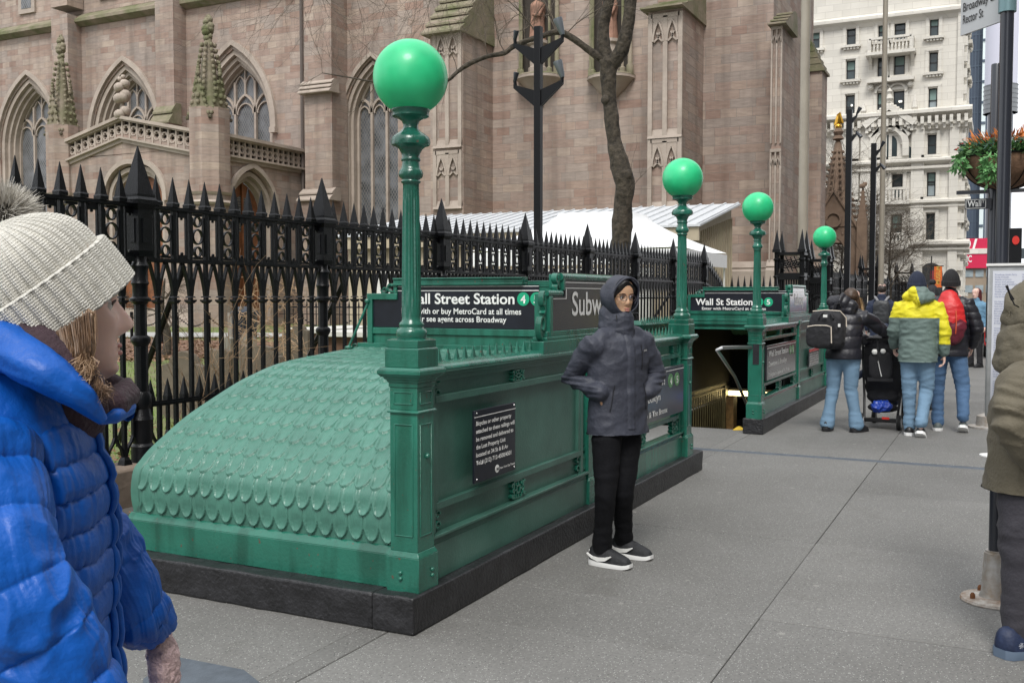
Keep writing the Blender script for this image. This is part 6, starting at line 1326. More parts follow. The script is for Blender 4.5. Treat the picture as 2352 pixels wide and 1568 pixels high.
text('Rector St', blk, sp_, P3(.02, .055, sg * .0075), tuple(ubn), (0, 0, 1), .047, wdt * .46, .010); text('Broadway &', blk, sp_, P3(.02, .118, sg * .0075), tuple(ubn), (0, 0, 1), .047, wdt * .70, .010)
k = sg * .0068; mb = MB(); mb.add([P3(0, .195, k), P3(wdt, .195, k), P3(wdt, hh, k), P3(0, hh, k)], [(0, 1, 2, 3)]); obj('dark_header', mb, SIGNBLK, sp_, smooth=0)
# bus timetable box clamped to the near pole
XI, YC_ = PX_ - .12, PY_; dI = XI * .897
t = thing('information_panel', 'tall grey framed transit timetable box clamped to the near sign pole', 'information panel', (XI, PY_, 1.0))
yl, yr = T(2270) * XI, T(2270) * XI - .27; zt = on_x(2300, 611, XI)[1]; zb = zt - .74
obj('frame', MB().box(XI - .035, XI + .055, yr, yl, zb, zt), ALU, t, bev=.008); obj('top_cap', MB().box(XI - .045, XI + .06, yr - .008, yl + .008, zt, zt + .012), WHITE, t, smooth=0)
pp = obj('printed_sheet', MB().box(XI - .039, XI - .036, yr + .02, yl - .022, zb + .02, zt - .024), mat('paper', (.60, .62, .68), .5), t, smooth=0)
wi = mat('print_blue', (.16, .19, .36), .6); words = ['Broadway South Ferry', 'Weekday service hours', 'stops and transfers', 'bus map and timetable', 'fares and passes']
for i in range(56):
    z = zt - .045 - i * .0118
    if z < zb + .03 or i % 11 == 10: continue
    for c in range(2): text(words[(i * 3 + c) % 5], wi, pp, (XI - .040, yl - .032 - c * .118, z), (0, -1, 0), (0, 0, 1), .0062, .095 - .035 * ((i * 7 + c * 3) % 4) / 3, .004)
obj('logo_disc', MB().prism([(yr + .06 + .010 * math.cos(i * .52), zt - .042 + .010 * math.sin(i * .52)) for i in range(12)], 'x', XI - .042, XI - .039), mat('logo_blue', (.02, .05, .25), .5), pp, smooth=0)
obj('clamp', MB().box(XI + .05, XI + .16, PY_ - .02, PY_ + .02, zt - .2, zt - .16).box(XI + .05, XI + .16, PY_ - .02, PY_ + .02, zb + .16, zb + .2), GALV, t, smooth=0)
o = obj('ground_plate', MB().lathe([(.13, .001), (.13, .012), (.04, .03)], 20, on_z(2283, 1047)), WHITE, smooth=40); tag(o, 'small white round plate on the pavement behind the sign pole', 'plate')
# lamp post with flower baskets
XL, YLp = 12.9, T(2279) * 12.9
t = thing('lamp_post', 'dark street lamp post with hanging flower basket and Wall St sign', 'lamp post', (XL, YLp, 0)); obj('shaft', MB().lathe([(.056, 1.0), (.055, 4.2), (.05, 4.21)], 20, (XL, YLp)), TP, t, smooth=40); obj('lower_sleeve', MB().lathe([(.045, .1), (.045, 1.0), (.058, 1.01), (.058, 1.05)], 20, (XL, YLp)), mat('grey_post', (.30, .31, .33), .45, metal=.3), t, smooth=40); obj('foot', MB().lathe([(.22, 0), (.22, .02), (.14, .03), (.13, .14), (.06, .17)], 24, (XL, YLp)), GALV, t, smooth=35)
zs0, zs1 = on_x(2240, 478, XL)[1], on_x(2240, 462, XL)[1]; sb = obj('street_name_plate', MB().box(XL - .09, XL - .07, T(2275) * XL, T(2214) * XL, zs0 - .02, zs1 + .02), SIGNBLK, t, smooth=0)
y0_ = T(2216) * XL; bdm = MB(); a_, b_ = T(2262) * XL, y0_; [bdm.box(XL - .094, XL - .09, *q) for q in ((a_, b_, zs0 - .012, zs0 - .006), (a_, b_, zs1 + .006, zs1 + .012), (b_ - .006, b_, zs0 - .012, zs1 + .012), (a_, a_ + .006, zs0 - .012, zs1 + .012))]; obj('plate_border', bdm, SIGNWHT, sb, smooth=0)
text('Wall', SIGNWHT, sb, (XL - .094, T(2220) * XL, zs0 + .012), (0, -1, 0), (0, 0, 1), .072, .145, .02); text('ST', SIGNWHT, sb, (XL - .094, T(2248) * XL, zs0 + .05), (0, -1, 0), (0, 0, 1), .032, .05, .01)
YB2, ZB = T(2302) * XL, on_x(2300, 437, XL)[1]
t = thing('flower_basket', 'large coir hanging basket full of orange and green plants', 'hanging basket', (XL, YB2, ZB)); rb = .46
P = [(rb * math.sin(a * math.pi / 18), ZB + rb * .82 * (1 - math.cos(a * math.pi / 18))) for a in range(0, 10)]
obj('coir_bowl', MB().lathe([(max(r, .01), z) for r, z in P], 36, (XL, YB2)), mat('coir', (.15, .085, .05), .95, var=.35, vs=12, bump=.8, bs=30), t, smooth=60)
m = MB()
for i in range(12):
    a = i * .5236; m.tube([(XL + (r + .008) * math.cos(a), YB2 + (r + .008) * math.sin(a), z) for r, z in P], .007, 4)
m.lathe([(rb + .01, ZB + rb * .8), (rb + .025, ZB + rb * .82), (rb + .01, ZB + rb * .84)], 36, (XL, YB2)); obj('wire_frame', m, IRON, t)
ob = obj('hanger_bracket', MB().box(XL - .03, XL + .03, YB2 - .55, YB2 + .5, ZB - .03, ZB + .01), TP, t, smooth=0)
def leaves(name, n, m_, cz, rx, rz, size, elong, droop=0, parent=t, up=.0, cnt=(XL, YB2)):
    V = []
    for i in range(n):
        a = rng.uniform(0, 6.283); r = rx * math.sqrt(rng.uniform(.1, 1)); c = np.array([cnt[0] + r * math.cos(a), cnt[1] + r * math.sin(a), cz + rz * rng.uniform(-1, 1) * (1.1 - r / rx * .6) - droop * (r / rx) ** 2 * rng.uniform(0, 1)])
        d = np.array([math.cos(a), math.sin(a), rng.uniform(-.5, 1.2) + up]) + rng.normal(0, .5, 3); d /= np.linalg.norm(d); s = np.cross(d, rng.normal(0, 1, 3)); s /= np.linalg.norm(s); L = size * rng.uniform(.6, 1.3) * elong; W = size * rng.uniform(.5, 1)
        V.append([c, c + d * L * .5 + s * W * .5, c + d * L, c + d * L * .5 - s * W * .5])
    return obj(name, quads_mesh(name, np.array(V)), m_, parent, smooth=0)
zt_ = ZB + rb * .85
leaves('foliage', 2200, mat('basket_green', (.10, .22, .05), .7, col2=(.05, .13, .05), vs=9), zt_ + .07, .47, .10, .045, 1.5, .08); leaves('foliage', 700, mat('basket_dark_green', (.06, .13, .09), .7, var=.3, vs=9), zt_ + .09, .44, .10, .024, 5)
leaves('orange_fronds', 420, mat('orange_frond', (.62, .20, .04), .7, var=.3, vs=9), zt_ + .13, .34, .10, .022, 7, 0, t, .5); leaves('berries', 120, mat('red_berry', (.5, .02, .02), .4), zt_ + .12, .55, .12, .04, 1)
V = MB()
for q in ((.35, -.38), (.30, -.22), (.42, .1)):
    cx_, cy_ = XL - q[0], YB2 - q[1] + .1
leaves('trailing_leaves', 220, mat('trailing_green', (.12, .30, .10), .6, var=.3, vs=9), zt_ - .16, .10, .22, .05, 1.8, 0, t, -1.2, (XL - .45, YB2 + .12)); leaves('trailing_leaves', 90, MATS['trailing_green'], zt_ - .08, .06, .12, .05, 1.8, 0, t, -1.2, (XL - .25, YB2 + .45))
# pedestrian signal box behind, far street lamp arm
t = thing('signal_box', 'dark traffic signal housing with a red disc behind the sign pole', 'signal', (15.5, T(2325) * 15.5, 0)); X = 15.5; z0, z1 = on_x(2320, 604, X)[1], on_x(2320, 575, X)[1]; obj('housing', MB().box(X, X + .2, T(2346) * X, T(2283) * X, on_x(2320, 660, X)[1], on_x(2320, 524, X)[1]), BLKP, t, bev=.01); d = MB().prism([(T(2332) * X + .045 * math.cos(i * .3), on_x(2330, 552, X)[1] + .06 * math.sin(i * .3)) for i in range(21)], 'x', X - .02, X - .002); obj('red_disc', d, mat('signal_red', (.6, .03, .02), .4), t, smooth=0); obj('support', MB().tube([(X + .1, T(2315) * X, 0), (X + .1, T(2315) * X, on_x(2320, 655, X)[1])], .05, 8), BLKP, t)
X = 60; t = thing('street_light', 'distant street light arm reaching in from the right', 'street light', (X, -1.2, 0)); obj('pole', MB().tube([(X, -1.5, 0), (X, -1.5, on_x(2345, 320, X)[1]), (X, -1.2, on_x(2345, 320, X)[1] + .02), (X, T(2335) * X, on_x(2345, 320, X)[1])], .06, 8), ALU, t)
# parked street traffic sliver
X = 27.0; t = thing('parked_car', 'red parked car just visible behind the timetable panel', 'car', (X, -1.0, 0)); zc_ = .0
def carbody(X, y, m_):
    b = MB(); pr = [(X, .3), (X, .85), (X + .15, 1.0), (X + 1.0, 1.02), (X + 1.5, 1.42), (X + 3.2, 1.42), (X + 3.7, 1.05), (X + 4.4, .95), (X + 4.5, .3)]; b.prism(pr, 'y', y - 1.7, y); return b
yy = T(2262) * X; obj('body', carbody(X, yy - .02, None), mat('car_red', (.45, .02, .02), .25, coat=.6), t, bev=.06); obj('rear_plate', MB().box(X - .02, X, yy - .9, yy - .4, .62, .76), WHITE, t, smooth=0); obj('rear_window', MB().prism([(X + 1.02, 1.05), (X + 1.42, 1.38), (X + 1.40, 1.40), (X + .98, 1.06)], 'y', yy - 1.5, yy - .2), WGL, t, smooth=0)
for sx in (.8, 3.6):
    for sy in (-.1, -1.55): obj('wheel', MB().tube([(X + sx, yy + sy - .1, .32), (X + sx, yy + sy + .1, .32)], .32, 20), mat('tyre', (.015, .015, .015), .8), t)

# ================================================================ the other side of the street (seen only as reflections and shade)
FAC = mat('facade_grid', (.30, .28, .25), .7, space='WORLD'); nt = FAC.node_tree; b_ = nt.nodes['Principled BSDF']; g_ = nt.nodes.new('ShaderNodeNewGeometry'); sp2 = nt.nodes.new('ShaderNodeSeparateXYZ'); nt.links.new(g_.outputs['Position'], sp2.inputs[0]); ad2 = nt.nodes.new('ShaderNodeMath'); nt.links.new(sp2.outputs[0], ad2.inputs[0]); nt.links.new(sp2.outputs[1], ad2.inputs[1]); cb2 = nt.nodes.new('ShaderNodeCombineXYZ'); nt.links.new(ad2.outputs[0], cb2.inputs[0]); nt.links.new(sp2.outputs[2], cb2.inputs[1])
br2 = nt.nodes.new('ShaderNodeTexBrick'); br2.offset = 0; br2.inputs['Scale'].default_value = 1; br2.inputs['Brick Width'].default_value = 2.6; br2.inputs['Row Height'].default_value = 3.8; br2.inputs['Mortar Size'].default_value = .55; br2.inputs['Color1'].default_value = (.05, .06, .07, 1); br2.inputs['Color2'].default_value = (.10, .12, .13, 1); br2.inputs['Mortar'].default_value = (.36, .33, .29, 1); nt.links.new(cb2.outputs[0], br2.inputs['Vector']); nt.links.new(br2.outputs['Color'], b_.inputs['Base Color'])
for x0, x1, h_, lab in ((-60, -22, 46, 'stone office block across the street behind the photographer'), (-20, 12, 62, 'tall stone office block across the street opposite the near entrance'), (14, 44, 40, 'lower stone office block across the street opposite the church tower'), (46, 90, 70, 'tallest stone office block across the street beyond the church')):
    t = thing('office_block', lab, 'building', (x0, -24, 0)); obj('wall', MB().box(x0, x1, -44, -24.2, 0, h_), FAC, t, smooth=0)
t = thing('office_block', 'stone office block closing the street behind the photographer', 'building', (-70, 10, 0)); obj('wall', MB().box(-90, -62, 4, 60, 0, 34), FAC, t, smooth=0)
# ================================================================ people
FH = np.array([math.cos(YAW), math.sin(YAW), 0.0]); RH = np.array([math.sin(YAW), -math.cos(YAW), 0.0])
def V3(*a): return np.array(a, float)
SKIN = mat('skin_light', (.74, .49, .41), .48, var=.10, vs=14, sss=.25); SKIN2 = mat('skin_warm', (.52, .32, .20), .48, var=.08, vs=14, sss=.25); SKIN3 = mat('skin_dark', (.22, .11, .07), .5, sss=.2)
def cloth(name, col, rough=.8, var=.12, bs=90, bump=.25, sheen=.04, **k): return mat(name, col, rough, var=var, vs=5, bump=bump, bs=bs, sheen=sheen, **k)
def blob(mb, pts, rads, n=16, flat=1.0, side=None):
    """limb piece with rounded ends; rads = radius or (side, other)"""
    P = [np.array(p, float) for p in pts]; Rr = [r if hasattr(r, '__len__') else (r, r) for r in rads]; rings = []
    for i, p in enumerate(P):
        t = P[min(i + 1, len(P) - 1)] - P[max(i - 1, 0)]; t /= np.linalg.norm(t) + 1e-9
        s = np.array(side if side is not None else (0, 1, 0), float); s = s - t * (s @ t)
        if np.linalg.norm(s) < .1: s = np.array((1, 0, 0.)) - t * t[0]
        s /= np.linalg.norm(s); f = np.cross(t, s); a, b = Rr[i]
        def ring(k, off): c = p + t * off; return [c + s * a * k * math.cos(2 * math.pi * j / n) + f * b * k * math.sin(2 * math.pi * j / n) for j in range(n)]
        m_ = min(a, b)
        if i == 0: rings += [ring(.35, -m_ * .85), ring(.75, -m_ * .55), ring(.95, -m_ * .25)]
        rings.append(ring(1, 0))
        if i == len(P) - 1: rings += [ring(.95, m_ * .25), ring(.75, m_ * .55), ring(.35, m_ * .85)]
    mb.rings(rings); return mb
def fuse(name, mb, m, parent, vox=.012, it=4, disp=None, fac=.5, smooth=180, clip=None):
    """one continuous skin grown over overlapping pieces"""
    me = me_from(mb, name); o = bpy.data.objects.new('t', me); COL.objects.link(o)
    r = o.modifiers.new('r', 'REMESH'); r.mode = 'VOXEL'; r.voxel_size = vox; s = o.modifiers.new('s', 'SMOOTH'); s.factor = fac; s.iterations = it
    m2 = evalmesh(o); bpy.data.objects.remove(o)
    if disp:
        n = len(m2.vertices); co = np.empty(n * 3); no = np.empty(n * 3); m2.vertices.foreach_get('co', co); m2.vertex_normals.foreach_get('vector', no)
        co = co.reshape(-1, 3); no = no.reshape(-1, 3); d = disp(co, no); m2.vertices.foreach_set('co', (co + no * d[:, None]).reshape(-1)); m2.update()
    if clip is not None:
        n = len(m2.vertices); co = np.empty(n * 3); m2.vertices.foreach_get('co', co); co = co.reshape(-1, 3); co[:, 2] = np.maximum(co[:, 2], clip); m2.vertices.foreach_set('co', co.reshape(-1)); m2.update()
    o = bpy.data.objects.new(name, m2); COL.objects.link(o); m2.materials.clear(); m2.materials.append(m)
    if parent: o.parent = parent
    m2.shade_smooth(); return o
def nz(co, sc, off=0):
    sc = np.broadcast_to(np.array(sc, float), (3,)); return np.array([noise.noise(Vector((p[0] * sc[0] + off, p[1] * sc[1], p[2] * sc[2]))) for p in co])
def folds(amp=.008, sc=(9, 9, 14), off=0, sharp=1.0):
    def f(co, no):
        a = nz(co, sc, off); b = nz(co, np.array(sc) * 2.3, off + 5); return amp * ((1 - 2 * np.abs(a)) * .8 * sharp + b * .5) - amp * .4
    return f
def head_shape(mb, c, yaw=0, pitch=0, s=1.0, nose=1.0, roll=0):
    """head with brow, sockets, nose, lips and chin; c = point between the eyes' level and the skull centre; local forward +X"""
    tab = np.array([(-.121, .040, -.005, .014), (-.117, .066, -.016, .028), (-.104, .082, -.034, .042), (-.088, .083, -.046, .051), (-.068, .082, -.060, .058), (-.045, .084, -.076, .063), (-.02, .087, -.088, .068), (0, .086, -.096, .071), (.02, .091, -.101, .074), (.045, .093, -.104, .0765), (.07, .086, -.101, .075), (.09, .071, -.089, .066), (.108, .045, -.063, .046), (.117, .016, -.03, .018)])
    Z = np.linspace(-.121, .117, 76); A = np.linspace(0, 2 * math.pi, 97)[:-1]; rings = []
    cy, sy, cp, sp = math.cos(yaw), math.sin(yaw), math.cos(pitch), math.sin(pitch); g = lambda x, m, q: math.exp(-((x - m) / q) ** 2)
    for z in Z:
        xf, xb, w = (np.interp(z, tab[:, 0], tab[:, k]) for k in (1, 2, 3)); R_ = []
        for a in A:
            ca, sa = math.cos(a), math.sin(a)
            x = (xf if ca > 0 else -xb) * math.copysign(abs(ca) ** (.78 if ca > 0 else .95), ca); y = w * math.copysign(abs(sa) ** .92, sa)
            if ca > 0:
                nw = .0075 + .009 * max(0, min(1, (.0 - z) / .04)); nh = np.interp(z, (-.054, -.049, -.043, -.036, -.028, -.012, .004, .016), (0, .009, .020, .0265, .024, .015, .007, 0)) * nose
                x += nh * math.exp(-(y / nw) ** 2 * .8) + .006 * nose * g(z, -.041, .007) * (g(y, .014, .006) + g(y, -.014, .006))
                x += .0065 * g(z, -.0665, .0055) * g(y, 0, .021) + .0065 * g(z, -.0795, .0055) * g(y, 0, .018) - .0045 * g(z, -.0735, .0022) * g(y, 0, .023) - .003 * g(z, -.090, .005) * g(y, 0, .02) + .005 * g(z, -.107, .011) * g(y, 0, .018)
                x -= .0125 * (g(y, .031, .015) + g(y, -.031, .015)) * g(z, .000, .011); x += .004 * g(z, .019, .007) * g(abs(y), .028, .022) + .005 * g(z, -.030, .018) * g(abs(y), .045, .016)
            x, z2 = x * cp + z * sp, z * cp - x * sp; R_.append((c[0] + s * (x * cy - y * sy), c[1] + s * (x * sy + y * cy), c[2] + s * z2))
        rings.append(R_)
    return mb.rings(rings)
def hpt(c, yaw, pitch, s, x, y, z):
    cy, sy, cp, sp = math.cos(yaw), math.sin(yaw), math.cos(pitch), math.sin(pitch); x, z = x * cp + z * sp, z * cp - x * sp
    return (c[0] + s * (x * cy - y * sy), c[1] + s * (x * sy + y * cy), c[2] + s * z)
def hand(mb, w, d, n, s=1.0, curl=.35, thumb=1):
    """palm, four unequal bent fingers and a thumb; w wrist, d pointing direction, n palm normal"""
    w, d, n = (np.array(q, float) for q in (w, d, n)); d /= np.linalg.norm(d); n = n - d * (n @ d); n /= np.linalg.norm(n); t = np.cross(d, n)
    blob(mb, [w, w + d * .045 * s, w + d * .085 * s], [(.024 * s, .019 * s), (.034 * s, .017 * s), (.038 * s, .014 * s)], 12, side=t)
    for i, (o, L) in enumerate(((-.029, .072), (-.010, .080), (.010, .075), (.028, .058))):
        p = w + d * .088 * s + t * o * s; dd = d + t * o * 1.5; pts = [p]; c = 0
        for k in range(3): c += curl; q = dd * math.cos(c) + n * math.sin(c); q /= np.linalg.norm(q); p = p + q * L * s * (.42, .32, .26)[k]; pts.append(p)
        blob(mb, pts, [.0095 * s, .009 * s, .008 * s, .0068 * s], 10, side=t)
    b = w + d * .03 * s - t * .028 * s * thumb; q = d * .6 - t * .6 * thumb + n * .5; q /= np.linalg.norm(q); blob(mb, [b, b + q * .032 * s, b + (q * .5 + d * .4 + n * .3) * .062 * s], [.013 * s, .011 * s, .009 * s], 10, side=n)
def skel(H, **ov):
    s = H / 1.75; J = dict(hipL=(0, .09, .92), hipR=(0, -.09, .92), kneeL=(.02, .10, .50), kneeR=(.02, -.10, .50), ankL=(0, .105, .10), ankR=(0, -.105, .10), shL=(0, .185, 1.43), shR=(0, -.185, 1.43), elL=(-.02, .25, 1.14), elR=(-.02, -.25, 1.14), wrL=(.07, .26, .90), wrR=(.07, -.26, .90), neck=(0, 0, 1.47), head=(.025, 0, 1.635), pel=(0, 0, .96), chest=(0, 0, 1.28), waist=(0, 0, 1.10))
    J = {k: np.array(v, float) * s for k, v in J.items()}; J.update({k: np.array(v, float) for k, v in ov.items()}); J['s'] = s; return J
def body(par, J, m, hy=0, hp=0, hands=('L', 'R'), vox=.009, curl=.5, nose=1.0, hk=1.0, hd=None):
    s = J['s']; mb = MB(); head_shape(mb, J['head'], hy, hp, s * .98 * hk, nose)
    blob(mb, [J['neck'] + V3(0, 0, -.04 * s), J['neck'] + V3(.0, 0, .05 * s), J['head'] + V3(-.02 * s, 0, -.06 * s)], [.060 * s, .054 * s, .052 * s])
    blob(mb, [J['pel'], J['waist'], J['chest'], J['neck'] + V3(0, 0, -.06 * s)], [(.145 * s, .095 * s), (.13 * s, .09 * s), (.145 * s, .09 * s), (.07 * s, .05 * s)])
    for q in 'LR':
        blob(mb, [J['sh' + q] * .80 + J['el' + q] * .20, J['el' + q], J['wr' + q]], [.038 * s, .036 * s, .026 * s]); blob(mb, [J['hip' + q], J['knee' + q], J['ank' + q]], [.075 * s, .050 * s, .036 * s])
        blob(mb, [J['ank' + q] + V3(0, 0, -.03) * s, J['ank' + q] + V3(.0, 0, -.055) * s], [.030 * s, .028 * s])
        if q in hands:
            d = J['wr' + q] - J['el' + q]; nn = V3(0, -1 if q == 'L' else 1, 0)
            if hd and q in hd: d, nn = hd[q]
            hand(mb, J['wr' + q], d, nn, s * .95, curl, 1 if q == 'L' else -1)
    return fuse('body', mb, m, par, vox, 1, fac=.4)
def trousers(par, J, m, kr=1.0, hem=.06, vox=.012, amp=.006, flare=None, name='trousers', cuffz=-.015):
    s = J['s']; mb = MB(); blob(mb, [J['pel'] + V3(0, 0, -.06 * s), J['pel'] + V3(0, 0, .06 * s)], [(.165 * s, .12 * s), (.15 * s, .11 * s)])
    for q in 'LR':
        h, k, a = J['hip' + q], J['knee' + q], J['ank' + q]; fl = flare or hem
        blob(mb, [h + V3(0, 0, -.02), h * .5 + k * .5, k, k * .45 + a * .55, a + V3(0, 0, cuffz)], [.100 * s * kr, .088 * s * kr, .070 * s * kr, .062 * s * kr, fl * s])
    def d(co, no):
        z = co[:, 2] / s; near = np.exp(-((z - .5) / .12) ** 2) + np.exp(-((z - .14) / .09) ** 2) + .6 * np.exp(-((z - .85) / .08) ** 2); w = 1 - 2 * np.abs(nz(co, (6, 6, 15), 3)); w2 = nz(co, (14, 14, 34), 9)
        return amp * (w * (.35 + near * .8) + w2 * near * .5)
    return fuse(name, mb, m, par, vox, 3, d)
def shoe(par, ank, ang, L, up, sole, s=1.0, lift=0.0, pitch=0.0, hi=.07, name='shoe'):
    """shoe with separate rubber sole; ang = toe direction in the figure's frame"""
    M = Matrix.Translation(Vector((ank[0], ank[1], 0))) @ Matrix.Rotation(ang, 4, 'Z') @ Matrix.Translation(Vector((0, 0, lift))) @ Matrix.Rotation(-pitch, 4, 'Y')
    X = np.linspace(-.30, .70, 15) * L; u = MB(); w = lambda f: (.030 + .022 * math.sin(math.pi * min(1, max(0, .12 + f * .86)) ** .85)) * s
    rs = []
    for i, x in enumerate(X):
        f = i / 14; ww = w(f); h = np.interp(f, (0, .1, .38, .55, .8, .97, 1), (hi * .85, hi * 1.1, hi * 1.05, .075, .052, .034, .022)) * s
        if i in (0, 14): ww *= .55
        rs.append([(x, ww * math.copysign(abs(math.cos(a)) ** .8, math.cos(a)), .022 * s + max(0, math.sin(a)) * (h) * 1.0 + min(0, math.sin(a)) * .004) for a in np.linspace(0, 2 * math.pi, 17)[:-1]])
    u.rings(rs); u.xf(M); o = obj(name, u, up, par, smooth=60)
    so = MB(); rs = []
    for i, x in enumerate(X):
        f = i / 14; ww = w(f) * 1.07 * (.6 if i in (0, 14) else 1); lo_ = .010 * s * max(0, (f - .8) / .2) ** 2; th = np.interp(f, (0, .4, 1), (.034, .027, .022)) * s
        rs.append([(x * 1.02, ww, lo_), (x * 1.02, ww * 1.03, lo_ + th * .6), (x * 1.02, ww * .97, lo_ + th), (x * 1.02, -ww * .97, lo_ + th), (x * 1.02, -ww * 1.03, lo_ + th * .6), (x * 1.02, -ww, lo_)])
    so.rings(rs); so.xf(M); obj('sole', so, sole, o, smooth=40); return o, M
def jacket(par, J, m, hem=.80, wide=1.0, sl=1.0, vox=.011, amp=.009, off=0, disp=None, cuff=.046, deep=1.0, name='jacket', collar=True):
    s = J['s']; mb = MB(); w = wide
    blob(mb, [(J['pel'][0], J['pel'][1], hem - .09 * s), J['pel'] + V3(0, 0, .03 * s), J['waist'], J['chest'], J['chest'] + V3(0, 0, .10 * s), J['chest'] * .3 + J['neck'] * .7 + V3(0, 0, -.012 * s), J['neck'] + V3(0, 0, -.02 * s)], [(.200 * s * w, .150 * s * deep), (.19 * s * w, .14 * s * deep), (.185 * s * w, .135 * s * deep), (.20 * s * w, .14 * s * deep), (.19 * s * w, .12 * s), (.150 * s * w, .098 * s), (.085 * s, .075 * s)], 28, side=J['shL'] - J['shR'])
    for q in 'LR':
        a, e, r = J['sh' + q], J['el' + q], J['wr' + q]; blob(mb, [J['neck'] * .55 + a * .45 + V3(0, 0, -.065 * s), a + V3(0, 0, -.050 * s), a * .5 + e * .5 + V3(0, 0, -.01), e, e * .45 + r * .55, r - (r - e) * .06], [.072 * s * sl, .078 * s * sl, .068 * s * sl, .064 * s * sl, .056 * s * sl, cuff * s * sl], 18)
        blob(mb, [J['neck'] * .8 + a * .2 + V3(0, 0, -.045 * s), J['neck'] * .35 + a * .65 + V3(0, 0, -.035 * s), a * .94 + J['neck'] * .06 + V3(0, 0, -.055 * s)], [.070 * s, .066 * s, .060 * s], 18)
    if collar: blob(mb, [J['neck'] + V3(0, 0, -.03) * s, J['neck'] + V3(0.0, 0, .045) * s], [.088 * s, .082 * s])
    return fuse(name, mb, m, par, vox, 8, disp or folds(amp, (8, 8, 15), off), clip=hem)
def quilt(pitch, amp, z0=0, extra=.003, ax=2):
    def f(co, no):
        q = (co[:, ax] - z0) / pitch; k = np.abs(np.sin(np.pi * q)) ** .55; seam = 1 - k
        return amp * (k - .5) + extra * nz(co, (26, 26, 7), 2) * (.3 + seam) + extra * .8 * nz(co, (6, 6, 6), 7)
    return f
def beanie(par, c, s, m, yaw=0, tilt=.15, h=.19, name='beanie', n=64, cuffm=None, low=.03, ribs=.0035):
    """ribbed knit hat around the skull"""
    nr = 26; P = np.zeros((nr, n + 1, 3)); M = Matrix.Translation(Vector(c)) @ Matrix.Rotation(yaw, 4, 'Z') @ Matrix.Rotation(-tilt, 4, 'Y')
    for i in range(nr):
        f = i / (nr - 1)
        for j in range(n + 1):
            a = 2 * math.pi * j / n; cuf = f < .3; z = low + h * (f if not cuf else f); r = math.cos(max(0, (f - .25) / .75) * math.pi / 2) ** .5 if f > .25 else 1
            r = max(r, .02); e = ribs * math.cos(a * n / 4) + (.007 if cuf else 0); P[i, j] = M @ Vector(((-.008 + (.112 + e) * r * math.cos(a)) * s, (.090 + e) * r * math.sin(a) * s, z * s))
    return obj(name, grid_mesh(name, P), m, par, smooth=180)
def hairmass(par, strands, m, name='hair', n=40, jit=.02, w=.006, tail=1.0, seed=1, frizz=.004):
    """hair as many thin ribbons following guide curves"""
    rg = np.random.default_rng(seed); V = []
    for g, cnt, sp_ in strands:
        g = np.array(g, float); L = len(g); T_ = np.linspace(0, L - 1, 12)
        C = np.stack([np.interp(T_, np.arange(L), g[:, k]) for k in range(3)], 1)
        for _ in range(cnt):
            o = rg.normal(0, sp_, 3); o2 = rg.normal(0, sp_ * 1.6, 3); q = C + o * np.linspace(1, 1, 12)[:, None] + o2 * np.linspace(0, 1, 12)[:, None] ** 1.5 + rg.normal(0, frizz, (12, 3)) * np.linspace(0, 1, 12)[:, None]
            end = rg.integers(8, 12); sd_ = rg.normal(0, 1, 3); sd_ /= np.linalg.norm(sd_)
            for i in range(end - 1):
                wa, wb = w * (1 - i / end) ** .4 / 2, w * (1 - (i + 1) / end) ** .4 / 2; V.append([q[i] - sd_ * wa, q[i] + sd_ * wa, q[i + 1] + sd_ * wb, q[i + 1] - sd_ * wb])
    return obj(name, quads_mesh(name, np.array(V)), m, par, smooth=0)
def hood_shell(par, c, s, m, yaw, pitch=0, open_=.95, rx=.125, ry=.108, rz=.135, name='hood', disp=.004, back=1.15):
    n1, n2 = 22, 48; P = np.zeros((n1, n2 + 1, 3)); M = Matrix.Translation(Vector(c)) @ Matrix.Rotation(yaw, 4, 'Z') @ Matrix.Rotation(pitch, 4, 'Y')
    for i in range(n1):
        for j in range(n2 + 1):
            a = 2 * math.pi * j / n2; ph = open_ + (math.pi - open_) * i / (n1 - 1)
            x = rx * math.cos(ph) * (back if ph > 1.57 else 1); y = ry * math.sin(ph) * math.cos(a); z = rz * math.sin(ph) * math.sin(a)
            v = Vector((x * s, y * s, z * s)); k = 1 + disp * 12 * noise.noise(v * 16) ; P[i, j] = M @ (v * k)
    o = obj(name, grid_mesh(name, P), m, par, smooth=180); q = o.modifiers.new('t', 'SOLIDIFY'); q.thickness = .006; q.offset = -1; return o
def person(label, loc, rz, group=None): return thing('person', label, 'person', (loc[0], loc[1], 0), group, rz, local=True)
SOLEW = mat('white_sole', (.75, .75, .74), .5); SHOEB = mat('black_shoe', (.012, .012, .014), .5, bump=.2, bs=90); EYEW = mat('eye_white', (.6, .57, .54), .25); IRIS = mat('iris_dark', (.02, .012, .008), .2); LIP = mat('lip', (.48, .20, .17), .45)
